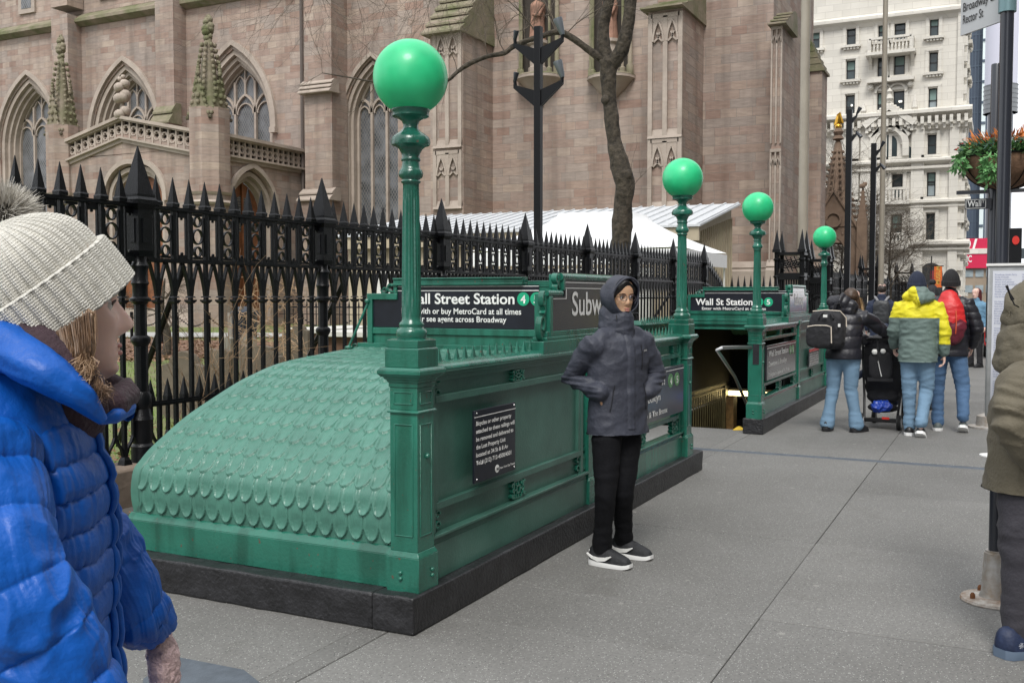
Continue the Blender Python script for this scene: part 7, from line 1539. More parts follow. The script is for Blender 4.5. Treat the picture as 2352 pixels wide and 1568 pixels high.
# ---------------------------------------------------------------- 1. woman in the blue puffer jacket (foreground left)
def woman_blue():
    d0 = 1.62; base = FH * d0 + RH * -.828; rz = R(-49); P = person('woman in a bright blue quilted down jacket and grey knit pompom hat, seen in profile', base, rz)
    Rz = np.array([[math.cos(rz), math.sin(rz)], [-math.sin(rz), math.cos(rz)]])      # world -> local
    def L(px_, py_, dep):
        w = np.array(camx(px_, py_, dep)); q = Rz @ (w[:2] - base[:2]); return V3(q[0], q[1], w[2])
    hc = L(127, 708, 1.60); hy = R(19); hs = 1.02
    J = skel(1.66); J['s'] = 1.0
    J['head'] = hc; J['neck'] = V3(hc[0] - .035, hc[1] * .6, 1.375); J['chest'] = V3(0, 0, 1.20); J['waist'] = V3(0, 0, 1.02); J['shL'] = V3(-.03, .17, 1.31); J['shR'] = V3(-.03, -.17, 1.31)
    J['elR'] = L(5, 1330, 1.38); J['wrR'] = L(215, 1690, 1.42); J['elL'] = L(298, 1378, 1.80); J['wrL'] = L(352, 1450, 1.86)
    body(P, J, SKIN, hy, R(-4), vox=.0042, nose=1.15, hk=1.06, hands=('R',))
    for sgn in (-1, 1):
        c = hpt(hc, hy, R(-4), hs, .0672, sgn * .031, .000); e = obj('eye', MB().sphere(c, .0122, 16, 12), EYEW, P, smooth=180); c2 = hpt(hc, hy, R(-4), hs, .0752, sgn * .031, .0); obj('iris', MB().sphere(c2, .0052, 12, 8), IRIS, e, smooth=180)
        m = MB(); m.tube([hpt(hc, hy, R(-4), hs, .0800, sgn * (.031 - .013), .002), hpt(hc, hy, R(-4), hs, .0845, sgn * .031, .0065), hpt(hc, hy, R(-4), hs, .0760, sgn * (.031 + .014), .001)], .0016, 6); obj('eyelash', m, mat('lash', (.05, .03, .02), .7), P)
        m = MB(); m.tube([hpt(hc, hy, R(-4), hs, .0905, sgn * .014, .0165), hpt(hc, hy, R(-4), hs, .0895, sgn * .031, .0215), hpt(hc, hy, R(-4), hs, .0765, sgn * .050, .017)], [.0016, .0022, .001], 6); obj('eyebrow', m, mat('brow_hair', (.20, .12, .07), .9), P)
    m = MB()
    for z, w_, x in ((-.0672, .021, .0905), (-.0792, .018, .0905)): m.tube([hpt(hc, hy, R(-4), hs, x - .012, -w_, z - .001), hpt(hc, hy, R(-4), hs, x - .001, -w_ * .5, z), hpt(hc, hy, R(-4), hs, x + .001, 0, z), hpt(hc, hy, R(-4), hs, x - .001, w_ * .5, z), hpt(hc, hy, R(-4), hs, x - .012, w_, z - .001)], [.001, .0036, .0042, .0036, .001], 8, flat=.8)
    obj('lips', m, LIP, P, smooth=180)
    BL = mat('blue_nylon', (.003, .092, .43), .46, var=.10, vs=4, bump=.45, bs=38, spec=.38)
    # torso of the jacket: padded channels
    seams = [1.405, 1.345, 1.287, 1.235, 1.183, 1.130, 1.080, 1.025, .962, .892, .82, .75, .68]
    nzr, na = 330, 360; Zs = np.linspace(.68, 1.402, nzr); A = np.linspace(0, 2 * math.pi, na + 1); G = np.zeros((nzr, na + 1, 3))
    sm = np.array(sorted(seams))
    for i, z in enumerate(Zs):
        af = np.interp(z, (.68, .85, 1.0, 1.12, 1.25, 1.34, 1.385, 1.405), (.185, .178, .165, .168, .165, .135, .100, .082)); ab = np.interp(z, (.68, .85, 1.0, 1.15, 1.3, 1.37, 1.405), (.17, .165, .15, .16, .165, .13, .09)); b = np.interp(z, (.68, .85, 1.0, 1.15, 1.28, 1.34, 1.385, 1.405), (.235, .222, .20, .205, .205, .18, .125, .095))
        for j, a in enumerate(A):
            ca, sa = math.cos(a), math.sin(a); x, y = (af if ca > 0 else ab) * ca, b * sa
            side = abs((a if a < math.pi else a - 2 * math.pi)); pan = side > 1.02 - .18 * math.exp(-((z - 1.25) / .08) ** 2)
            zz = z + (.018 if pan else 0) + .006 * math.sin(a * 3 + z * 9); k = np.searchsorted(sm, zz) - 1; k = min(max(k, 0), len(sm) - 2); f = (zz - sm[k]) / (sm[k + 1] - sm[k]); f = min(max(f, 0), 1)
            puff = abs(math.sin(math.pi * f)) ** .38; sd_ = 1 - puff
            vs = min(abs(side - (1.02 - .18 * math.exp(-((z - 1.25) / .08) ** 2))), abs(side) * 1.3); vseam = math.exp(-(vs / .035) ** 2)
            wr = noise.noise(Vector((a * 9, z * 9, 1))) * .5 + noise.noise(Vector((a * 22, z * 7, k * 3.1))) * (.35 + 1.1 * sd_) * (1 + 1.5 * math.exp(-(vs / .16) ** 2))
            e = .010 * puff * (1 - .75 * vseam) + .0042 * wr - .006 * vseam + .008 * noise.noise(Vector((a * 2, z * 5, 4)))
            r = 1 + e / .17; G[i, j] = (x * r, y * r, z + .004 * noise.noise(Vector((a * 5, z * 4, 9))))
    G[..., 0] += -.012
    jk = obj('jacket', grid_mesh('jacket', G), BL, P, smooth=180)
    m = MB(); 
    for k in range(60):
        i = int(5 + k * (nzr - 12) / 60); i2 = int(5 + (k + 1) * (nzr - 12) / 60); p, q = G[i, 0], G[i2, 0]; m.box(p[0] - .004, p[0] + .0045, -.0045, .0045, p[2], q[2])
    zipm = MB(); zipm.tube([tuple(G[i, 0] + V3(.003, 0, 0)) for i in range(3, nzr - 3, 6)], .0046, 8); obj('zip', zipm, mat('blue_zip', (.008, .03, .18), .4), jk, smooth=60)
    for sg in (-1, 1):
        fl = MB(); fl.tube([tuple(G[i, 4 if sg > 0 else -5] + V3(.004, 0, 0)) for i in range(3, nzr - 3, 6)], .0065, 8, flat=1.2); obj('zip_placket', fl, BL, jk, smooth=60)
    puller = MB().tube([tuple(G[int(nzr * .80), 0] + V3(.008, 0, 0)), tuple(G[int(nzr * .80), 0] + V3(.014, -.003, -.028))], [.004, .007], 8); obj('zip_puller', puller, mat('dark_puller', (.03, .01, .01), .4), jk, smooth=60)
    j0 = na - int(na * .93 / 6.283); pk = MB(); pk.tube([tuple(G[i, j0] + V3(.002, -.002, 0)) for i in range(int(nzr * .30), int(nzr * .42), 3)], [.002] + [.0055] * 11 + [.002] * 3 if False else .0042, 8, flat=.7); obj('pocket_zip', pk, mat('pocket_dark', (.006, .012, .06), .5), jk, smooth=60)
    def sleeve(sh, el, wr, name, rr=(.090, .088, .078, .072, .066, .055)):
        c = [np.array(q, float) for q in (sh + (sh - el) * .0, sh * .55 + el * .45, el, el * .5 + wr * .5, wr)]; C = []; 
        T_ = np.linspace(0, 4, 260); c = np.array(c); 
        for t in T_:
            i = min(int(t), 3); f = t - i; p0, p1, p2, p3 = c[max(i - 1, 0)], c[i], c[i + 1], c[min(i + 2, 4)]; C.append(.5 * ((2 * p1) + (-p0 + p2) * f + (2 * p0 - 5 * p1 + 4 * p2 - p3) * f * f + (-p0 + 3 * p1 - 3 * p2 + p3) * f ** 3))
        C = np.array(C); Tn = np.gradient(C, axis=0); Tn /= np.linalg.norm(Tn, axis=1)[:, None]; S = np.r_[0, np.cumsum(np.linalg.norm(np.diff(C, axis=0), axis=1))]; up = np.array((1., .15, 0)); G2 = np.zeros((260, 161, 3)); Ltot = S[-1]
        for i in range(260):
            s_ = up - Tn[i] * (up @ Tn[i]); s_ /= np.linalg.norm(s_); f_ = np.cross(Tn[i], s_); r = np.interp(S[i] / Ltot, (0, .1, .35, .6, .85, 1), rr); 
            if S[i] < .05: r *= math.sqrt(max(.02, 1 - ((.05 - S[i]) / .05) ** 2)) ** .7
            q = S[i] / .082; k = int(q); puff = abs(math.sin(math.pi * q)) ** .5
            crk = math.exp(-((S[i] / Ltot - .56) / .16) ** 2)
            for j in range(161):
                a = 2 * math.pi * j / 160; e = .010 * puff + .005 * noise.noise(Vector((math.cos(a) * 3, math.sin(a) * 3, S[i] * 16))) * (1 + 1.2 * (1 - puff)) + crk * .013 * (1 - 2 * abs(noise.noise(Vector((math.cos(a) * 1.6 + 4, math.sin(a) * 1.6, S[i] * 21))))) + .003 * noise.noise(Vector((a * 14, S[i] * 9, 2))) * (1.4 - puff)
                G2[i, j] = C[i] + (s_ * math.cos(a) + f_ * math.sin(a)) * (r + e)
        return obj(name, grid_mesh(name, G2), BL, P, smooth=180)
    sleeve(V3(-.02, -.165, 1.345), J['elR'], J['wrR'], 'sleeve'); sleeve(V3(-.02, .165, 1.335), J['elL'], J['wrL'] * .9 + J['elL'] * .1, 'sleeve', (.078, .074, .062, .056, .050, .042))
    # hood lying back round the neck, maroon fleece collar
    def roll(pts, r0, m, name, seed, fl=1.0, ns=130):
        c = np.array(pts, float); T_ = np.linspace(0, len(c) - 1, ns); C = np.stack([np.interp(T_, np.arange(len(c)), c[:, k]) for k in range(3)], 1)
        for _ in range(14): C[1:-1] = (C[:-2] + C[2:] + 2 * C[1:-1]) / 4
        Tn = np.gradient(C, axis=0); Tn /= np.linalg.norm(Tn, axis=1)[:, None]; G3 = np.zeros((ns, 49, 3)); S = np.r_[0, np.cumsum(np.linalg.norm(np.diff(C, axis=0), axis=1))]
        for i in range(ns):
            up = V3(0, 0, 1); s_ = np.cross(Tn[i], up); s_ /= np.linalg.norm(s_); u_ = np.cross(s_, Tn[i]); r = np.interp(i / (ns - 1), np.linspace(0, 1, len(r0)), r0)
            for j in range(49):
                a = 2 * math.pi * j / 48; e = 1 + .12 * noise.noise(Vector((math.cos(a) * 2 + seed, math.sin(a) * 2, S[i] * 14))) + .05 * abs(math.sin(S[i] * 55)) ** .5; G3[i, j] = C[i] + (s_ * math.cos(a) * fl + u_ * math.sin(a)) * r * e
        return obj(name, grid_mesh(name, G3), m, P, smooth=180)
    dz = 0
    hoodp = [L(236, 965, 1.50), L(180, 905, 1.47), L(95, 845, 1.46), L(10, 790, 1.50), V3(-.19, -.05, 1.475), V3(-.205, .05, 1.475), V3(-.12, .13, 1.45), V3(.0, .135, 1.415), L(300, 955, 1.72)]
    roll(hoodp, (.008, .022, .030, .038, .044, .044, .036, .028, .010), BL, 'hood', 3, 1.1)
    yk = MB(); blob(yk, [V3(hc[0] * .5 - .05, hc[1] * .6, 1.30), V3(hc[0] * .5 - .06, hc[1] * .6, 1.385)], [(.17, .135), (.145, .115)]); blob(yk, [(-.055, .0, 1.31), (-.065, .0, 1.375), (-.07, 0, 1.42)], [(.175, .125), (.145, .12), (.10, .10)]); fuse('yoke', yk, BL, P, .007, 4, folds(.005, (9, 9, 9), 2))
    FL = mat('maroon_fleece', (.040, .020, .028), .95, var=.25, vs=30, bump=.5, bs=140, sheen=.06)
    roll([L(242, 950, 1.51), L(195, 888, 1.50), L(110, 825, 1.50), L(30, 770, 1.54), V3(-.155, 0, 1.495), V3(-.11, .10, 1.465), L(270, 905, 1.70), L(288, 925, 1.70)], (.006, .030, .040, .046, .05, .04, .03, .02), FL, 'fleece_lining', 8, 1.0)
    mb = MB(); blob(mb, [V3(hc[0] - .02, -.005, 1.355), V3(hc[0] - .008, 0, 1.432)], [(.085, .090), (.070, .074)]); fuse('fleece_collar', mb, FL, P, .006, 4, folds(.005, (14, 14, 18), 3))
    roll([L(228, 968, 1.52), L(262, 955, 1.54), L(292, 935, 1.60), L(298, 905, 1.66)], (.005, .012, .013, .006), BL, 'collar_edge', 5)
    roll([L(232, 950, 1.53), L(262, 930, 1.56), L(288, 905, 1.62), L(292, 880, 1.66)], (.010, .022, .022, .010), FL, 'fleece_collar_edge', 6)
    # knit hat with folded cuff
    KN = mat('grey_knit', (.62, .605, .555), .9, var=.12, vs=40, sheen=.1); nt = KN.node_tree; b_ = nt.nodes['Principled BSDF']
    wv = nt.nodes.new('ShaderNodeTexVoronoi'); wv.inputs['Scale'].default_value = 420; tc = nt.nodes.new('ShaderNodeTexCoord'); nt.links.new(tc.outputs['Object'], wv.inputs['Vector']); bp = nt.nodes.new('ShaderNodeBump'); bp.inputs['Strength'].default_value = .9; bp.inputs['Distance'].default_value = .0012; nt.links.new(wv.outputs['Distance'], bp.inputs['Height']); nt.links.new(bp.outputs[0], b_.inputs['Normal'])
    # hat axis from the cuff ring centre towards the pompom
    fwd = V3(math.cos(hy), math.sin(hy), 0); lft = V3(-math.sin(hy), math.cos(hy), 0); tl = R(37); ax = V3(0, 0, 1) * math.cos(tl) - fwd * math.sin(tl); fr = fwd * math.cos(tl) + V3(0, 0, 1) * math.sin(tl)
    c0 = hc + ax * .000 + fr * .004
    nr, na2 = 230, 1040; G4 = np.zeros((nr, na2 + 1, 3)); AA = np.linspace(0, 2 * math.pi, na2 + 1); NR = 40
    for i in range(nr):
        f = i / (nr - 1)
        if f < .10: h, out = -.012 + .0 * f, -.004 + .0 * f; h = -.006 + f * -.05; rad = .9 + f
        # cross profile: inner edge, cuff, fold lip, crown
        if f < .36: g_ = f / .36; h = -.028 + .078 * g_; R0 = 1.0 + .012 * math.sin(math.pi * g_); off = .012 if g_ > .02 else .006; cuff = 1
        elif f < .40: g_ = (f - .36) / .04; h = .050 + .004 * math.sin(math.pi * g_); R0 = 1; off = .012 * (1 - g_); cuff = .5
        else: g_ = (f - .40) / .60; h = .050 + .105 * g_ ** .82; R0 = (1 - g_ ** 2.1) ** .62 if g_ < 1 else .0; off = 0; cuff = 0; R0 = max(R0, .12)
        rib = np.cos(AA * NR); e = np.where(rib > 0, .0034 * np.abs(rib) ** .4, -.0048 * np.abs(rib) ** .6) * min(1, R0 * 1.3)
        e = e + .0008 * np.cos(AA * NR * 5) + .0007 * np.sin(h / .0042 * 2 * math.pi) + (.003 * np.abs(np.sin(AA * NR / 2)) if cuff == .5 else 0)
        rx, ry = .112, .095; G4[i] = (c0 + ax * h)[None, :] + fr[None, :] * ((rx * R0 + off + e) * np.cos(AA))[:, None] + lft[None, :] * ((ry * R0 + off + e) * np.sin(AA))[:, None]
    ht = obj('knit_hat', grid_mesh('knit_hat', G4), KN, P, smooth=180)
    pc = L(8, 498, 1.60); FUR = mat('pompom_fur', (.72, .69, .63), .9, col2=(.42, .39, .34), vs=18, sheen=.4)
    rg = np.random.default_rng(5); Vq = []
    for k in range(9000):
        d = rg.normal(0, 1, 3); d /= np.linalg.norm(d); Lh = rg.uniform(.045, .062); p0 = pc + d * .006; bend = rg.normal(0, .5, 3) + V3(0, 0, -.35); s_ = np.cross(d, rg.normal(0, 1, 3)); s_ /= np.linalg.norm(s_); p1 = pc + d * Lh * .6 + bend * .004; p2 = pc + d * Lh + bend * .013; wd = .0009; Vq.append([p0 - s_ * wd, p0 + s_ * wd, p1 + s_ * wd, p1 - s_ * wd]); Vq.append([p1 - s_ * wd, p1 + s_ * wd, p2 + s_ * .0002, p2 - s_ * .0002])
    pm = obj('pompom', quads_mesh('pompom', np.array(Vq)), FUR, P, smooth=0); obj('pompom_core', MB().sphere(pc, .030, 16, 10), mat('pompom_core', (.17, .15, .14), .9), pm, smooth=180)
    # hair: dark root mass then light blown strands
    HA = mat('brown_hair', (.15, .088, .050), .55, var=.45, vs=30); HB = mat('blond_hair', (.34, .22, .13), .5, var=.3, vs=30); HD = mat('dark_hair', (.035, .018, .012), .6)
    mb = MB(); blob(mb, [L(188, 745, 1.545), L(165, 800, 1.545), L(178, 872, 1.56)], [.018, .026, .022]); blob(mb, [L(100, 770, 1.55), L(145, 815, 1.545), L(185, 885, 1.56)], [.022, .030, .018]); fuse('hair_mass', mb, HD, P, .005, 3, folds(.004, (30, 30, 9), 1))
    st = []
    for k in range(15):
        f = k / 14; st.append(([L(98 + 102 * f, 788 - 66 * f, 1.50), L(116 + 90 * f, 838 - 42 * f, 1.485), L(132 + 68 * f, 868 - 8 * f, 1.485), L(190 + 22 * f, 884 + 4 * f, 1.50), L(232 + 8 * f, 902 + 8 * f, 1.53)], 75, .0024))
    hairmass(P, st, HA, 'hair', w=.0016, seed=2)
    st = []
    for k in range(8):
        f = k / 7; st.append(([L(202 + 6 * f, 722, 1.52), L(203 + 5 * f, 775, 1.505), L(194 + 8 * f, 825, 1.49), L(160 + 55 * f, 848 + 6 * f, 1.475), L(88 + 100 * f, 862 + 20 * f, 1.47)], 120, .0030))
        st.append(([L(85 + 30 * f, 805, 1.50), L(130 + 10 * f, 850 + 6 * f, 1.475), L(190, 874 + 6 * f, 1.48), L(232, 890 + 8 * f, 1.50), L(258, 904 + 10 * f, 1.53)], 34, .0030))
    hairmass(P, st, HB, 'hair_highlight', w=.0015, seed=3)
    st = [([L(180 + 9 * k, 870, 1.485), L(200 + 7 * k, 896, 1.48), L(204 + 8 * k, 918 + 1 * k, 1.488)], 34, .0030) for k in range(6)]; hairmass(P, st, HA, 'hair_end', w=.0011, seed=4, frizz=.0045)
    # pink knitted glove on the far hand
    mb = MB(); w_ = L(366, 1462, 1.86); blob(mb, [w_, L(374, 1500, 1.86), L(380, 1560, 1.86)], [.024, .030, .028]); [blob(mb, [L(382 + 5 * k, 1545, 1.85 + .012 * k), L(388 + 5 * k, 1600, 1.85 + .012 * k), L(388 + 5 * k, 1640, 1.86)], [.011, .010, .008]) for k in range(-2, 2)]
    fuse('glove', mb, mat('pink_knit', (.66, .48, .47), .9, var=.12, vs=60, bump=1, bs=110), P, .005, 2, folds(.0035, (60, 60, 60), 2))
    J2 = J; trousers(P, skel(1.66, pel=(0, 0, .88)), cloth('dark_denim', (.02, .025, .05)), vox=.016)
    for q in ('ankL', 'ankR'): shoe(P, skel(1.66)[q], 0, .26, SHOEB, SOLEW)
woman_blue()
# ---------------------------------------------------------------- 2. standing woman in the charcoal hooded jacket
def woman_grey():
    d0 = 5.70; cx_ = 1420; base = FH * d0 + RH * ((cx_ - 1176) / 2290 * d0); rz = R(206.24 + 30); P = person('woman standing in charcoal hooded rain jacket, glasses and black trousers by the railing', base, rz)
    Rz = np.array([[math.cos(rz), math.sin(rz)], [-math.sin(rz), math.cos(rz)]])
    def L(px_, py_, dep=0):
        w = np.array(camx(px_, py_, d0 + dep)); q = Rz @ (w[:2] - base[:2]); return V3(q[0], q[1], w[2])
    hc = L(1423, 683, -.01); hy = R(-3); s = .93
    SH = {}
    for q, (a, b) in (('ankR', ((1362, 1292), (1440, 1306))), ('ankL', ((1415, 1272), (1482, 1284)))):
        la, lb = (Rz @ (np.array(on_z(*k)) - base[:2]) for k in (a, b)); SH[q] = la * .74 + lb * .26
    J = skel(1.62, head=hc, neck=(0, 0, 1.375), shL=L(1476, 768, .08), shR=L(1364, 776, -.10), elR=L(1314, 868, .04), wrR=L(1384, 904, -.13), elL=L(1505, 862, .16), wrL=L(1487, 902, .02), chest=(0, 0, 1.20), waist=(0, 0, 1.02), pel=(0, 0, .88),
             hipR=L(1393, 1000, -.04), kneeR=L(1392, 1130, -.06), ankR=(*SH['ankR'], .105), hipL=L(1440, 1000, .06), kneeL=L(1431, 1130, .05), ankL=(*SH['ankL'], .105))
    body(P, J, SKIN2, hy, R(0), vox=.0065, hk=1.04, nose=.85, curl=.3, hd={'R': (V3(-.10, .10, -.09), V3(1, 0, 0)), 'L': (V3(-.10, -.10, -.09), V3(1, 0, 0))})
    hs_fix = 1
    hs = J['s'] * .98 * 1.04
    for sg in (-1, 1):
        e = obj('eye', MB().sphere(hpt(hc, hy, 0, hs, .0705, sg * .031, -.001), .0118, 12, 8, sz=.75), EYEW, P, smooth=180); obj('iris', MB().sphere(hpt(hc, hy, 0, hs, .080, sg * .031, -.001), .0058, 10, 6), IRIS, e, smooth=180)
        m = MB().tube([hpt(hc, hy, 0, hs, .0905, sg * .013, .018), hpt(hc, hy, 0, hs, .0905, sg * .031, .0225), hpt(hc, hy, 0, hs, .075, sg * .051, .019)], [.0015, .0024, .001], 6); obj('eyebrow', m, IRIS, P)
        m = MB().tube([hpt(hc, hy, 0, hs, .083, sg * .017, .003), hpt(hc, hy, 0, hs, .0855, sg * .031, .0065), hpt(hc, hy, 0, hs, .075, sg * .046, .002)], .0016, 6); obj('eyelash', m, IRIS, P)
    m = MB()
    for z, w_ in ((-.067, .021), (-.079, .018)): m.tube([hpt(hc, hy, 0, hs, .078, -w_, z), hpt(hc, hy, 0, hs, .0895, -w_ * .5, z), hpt(hc, hy, 0, hs, .0915, 0, z), hpt(hc, hy, 0, hs, .0895, w_ * .5, z), hpt(hc, hy, 0, hs, .078, w_, z)], [.001, .0036, .0042, .0036, .001], 8)
    obj('lips', m, LIP, P, smooth=180)
    g = MB()
    for sg in (-1, 1): g.tube([hpt(hc, hy, 0, hs, .098 - .008 * abs(math.cos(t)) * (1 if math.cos(t) * 1 > 0 else .3), sg * (.032 + .023 * math.cos(t)), -.003 + .0165 * math.sin(t)) for t in np.linspace(0, 6.283, 20)], .0019, 5); g.tube([hpt(hc, hy, 0, hs, .092, sg * .056, .002), hpt(hc, hy, 0, hs, .0, sg * .078, .004)], .0013, 5)
    g.tube([hpt(hc, hy, 0, hs, .099, -.010, .002), hpt(hc, hy, 0, hs, .1005, .0, .004), hpt(hc, hy, 0, hs, .099, .010, .002)], .0012, 5); obj('glasses', g, mat('glasses_wire', (.12, .10, .12), .3, metal=.6), P)
    BH = mat('black_hair', (.008, .007, .007), .45); m = MB(); blob(m, [hpt(hc, hy, 0, hs, .060, 0, .082), hpt(hc, hy, 0, hs, .062, .056, .045), hpt(hc, hy, 0, hs, .025, .078, .0)], [.026, .020, .012]); blob(m, [hpt(hc, hy, 0, hs, .060, 0, .082), hpt(hc, hy, 0, hs, .066, -.050, .052), hpt(hc, hy, 0, hs, .035, -.076, .005)], [.026, .023, .014]); blob(m, [hpt(hc, hy, 0, hs, -.02, 0, .025), hpt(hc, hy, 0, hs, -.008, 0, .062)], [(.083, .092), (.078, .090)]); fuse('hair', m, BH, P, .006, 2, folds(.002, (60, 60, 12)))
    CJ = mat('charcoal_nylon', (.042, .046, .064), .6, var=.16, vs=7, bump=.35, bs=70, spec=.4)
    def dj(co, no):
        arm = np.clip((np.abs(co[:, 1]) - .17) / .04, 0, 1); zz = co[:, 2]; lowarm = arm * np.exp(-((zz - 1.03) / .10) ** 2)
        return .007 * nz(co, (6, 6, 9), 1) + .006 * (1 - 2 * np.abs(nz(co, (9, 9, 12), 4))) + lowarm * .012 * (1 - 2.2 * np.abs(nz(co, (7, 7, 38), 2))) + .003 * nz(co, (30, 30, 30), 3)
    jk = jacket(P, J, CJ, hem=.765, wide=1.06, sl=1.02, vox=.0075, disp=dj, cuff=.048, deep=1.0, collar=False)
    m = MB(); blob(m, [(.010, 0, 1.32), (.016, 0, 1.38), (.022, .0, 1.425)], [(.092, .088), (.084, .084), (.074, .080)]); blob(m, [(-.03, 0, 1.36), (-.035, 0, 1.45)], [(.105, .085), (.098, .08)]); fuse('high_collar', m, CJ, P, .007, 3, folds(.006, (12, 12, 26), 6))
    hd = hood_shell(P, hpt(hc, hy, 0, hs, .006, 0, .008), 1.0, CJ, hy, R(-2), open_=.98, rx=.122, ry=.104, rz=.120, back=1.12, disp=.006)
    vis = MB(); 
    pts = [hpt(hc, hy, 0, hs, .068 + .040 * math.sin(t), .090 * math.cos(t), .012 + .104 * math.sin(t)) for t in np.linspace(-.5, math.pi + .5, 26)]; vis.tube(pts, .0065, 8); obj('hood_edge', vis, CJ, hd, smooth=60)
    # front placket, zip, pockets, lettering on the chest
    def surf(y, z, k=.0):     # front surface of the jacket near (y,z): cast a ray from the front
        hit = jk.ray_cast(Vector((1, y, z)), Vector((-1, 0, 0))); return V3(*(hit[1] if hit[0] else (.13, y, z))) + V3(k, 0, 0)
    yp = lambda z: -.012 + .0 * z
    G5 = []
    zl = np.linspace(.80, 1.36, 60)
    P5 = np.zeros((60, 6, 3))
    for i, z in enumerate(zl):
        for j in range(6): y = -.028 + .056 * j / 5; P5[i, j] = surf(y, z, .004 + (.004 if 0 < j < 5 else -.004) + .0015 * noise.noise(Vector((z * 30, j, 0))))
    obj('placket', grid_mesh('placket', P5), CJ, jk, smooth=180)
    m = MB(); m.tube([tuple(surf(.078, z, .003)) for z in np.linspace(1.13, 1.27, 12)], .0028, 6); obj('chest_zip', m, mat('zip_black', (.008, .008, .01), .5), jk)
    for sg in (-1, 1): m = MB(); m.tube([tuple(surf(sg * (.105 + .030 * (1.05 - z) / .2), z, .003)) for z in np.linspace(.90, 1.05, 10)], .0032, 6); obj('pocket_edge', m, mat('pocket_shadow', (.012, .013, .018), .7), jk)
    p = surf(.088, 1.232, .006); q = surf(.145, 1.235, .006); ux = (q - p) / np.linalg.norm(q - p); text('Columbia', SIGNWHT, jk, tuple(p), tuple(ux), (0, 0, 1), .011, .052, .01)
    m = MB(); [m.tube([hpt(hc, hy, 0, hs, .075, sg * .070, -.105), hpt(hc, hy, 0, hs, .085, sg * .075, -.135)], .0035, 6) for sg in (-1, 1)]; obj('cord_toggle', m, mat('zip_black', (.008, .008, .01), .5), P)
    TB = mat('black_trousers', (.004, .0042, .006), .9, var=.3, vs=6, bump=.3, bs=100, spec=.25); trousers(P, J, TB, kr=.93, hem=.058, vox=.010, amp=.0055, cuffz=-.012)
    UP = mat('black_mesh_upper', (.014, .015, .018), .7, var=.3, vs=30, bump=.4, bs=120)
    for q, (a, b) in (('ankR', ((1362, 1292), (1440, 1306))), ('ankL', ((1415, 1272), (1482, 1284)))):
        wa, wb = on_z(*a), on_z(*b); la, lb = Rz @ (np.array(wa) - base[:2]), Rz @ (np.array(wb) - base[:2]); d = lb - la; ang = math.atan2(d[1], d[0]); c = la * .72 + lb * .28
        o, M = shoe(P, c, ang, .262, UP, SOLEW, 1.0, name='trainer', hi=.085)
        sw = MB(); sidey = -.0535                       # white curved side flash
        pts = [(-.070, .078, .010), (-.055, .055, .012), (-.02, .042, .020), (.03, .046, .024), (.062, .066, .010), (.04, .058, .012)]
        for sd_ in (-1, 1):
            f1 = [(-.072, .070), (-.04, .050), (.0, .042), (.045, .048), (.085, .068)]; ww = [.006, .013, .022, .020, .006]
            n0 = len(sw.v); sw.strip(f1, ww, 'y', sd_ * .048, sd_ * .0585)
        sw.xf(M); obj('side_flash', sw, SIGNWHT, o, smooth=0)
        lc = MB(); [lc.tube([(.055 + .016 * k, -.022, .092 - .006 * k), (.058 + .016 * k, 0, .100 - .007 * k), (.055 + .016 * k, .022, .092 - .006 * k)], .0035, 5) for k in range(5)]; lc.xf(M); obj('lace', lc, SHOEB, o)
        hc2 = MB(); hc2.box(-.083, -.066, -.02, .02, .05, .085); hc2.xf(M); obj('heel_tab', hc2, SIGNWHT, o, bev=.008)
woman_grey()
# ---------------------------------------------------------------- walkers seen from behind (all face up the street, +X)
JL = cloth('light_denim', (.15, .25, .36), .9, .10, 60, .4, sheen=0); JM = cloth('mid_denim', (.070, .14, .26), .85, .14, 60, .4)
BK = cloth('black_canvas', (.010, .010, .013), .75, .25, 80, .4); BN = mat('black_nylon', (.014, .014, .020), .42, var=.2, vs=6, bump=.3, bs=50); NV = cloth('navy_cloth', (.010, .018, .045), .8, .2)
STRP = mat('strap_grey', (.22, .22, .23), .7); PIP = mat('cream_piping', (.68, .60, .50), .6)
def at_px(a, b): return np.array(on_z(a, b))
def soft(mb, c, hx, hy, hz, r=.6, n=18):
    """rounded box"""
    rs = []
    for k in range(9):
        ph = -math.pi / 2 + math.pi * k / 8; q = max(.12, math.cos(ph) ** r); z = math.copysign(abs(math.sin(ph)) ** r, math.sin(ph)); rs.append([(c[0] + hx * q * math.copysign(abs(math.cos(t)) ** .55, math.cos(t)), c[1] + hy * q * math.copysign(abs(math.sin(t)) ** .55, math.sin(t)), c[2] + hz * z) for t in np.linspace(0, 6.2832, n + 1)[:-1]])
    return mb.rings(rs)
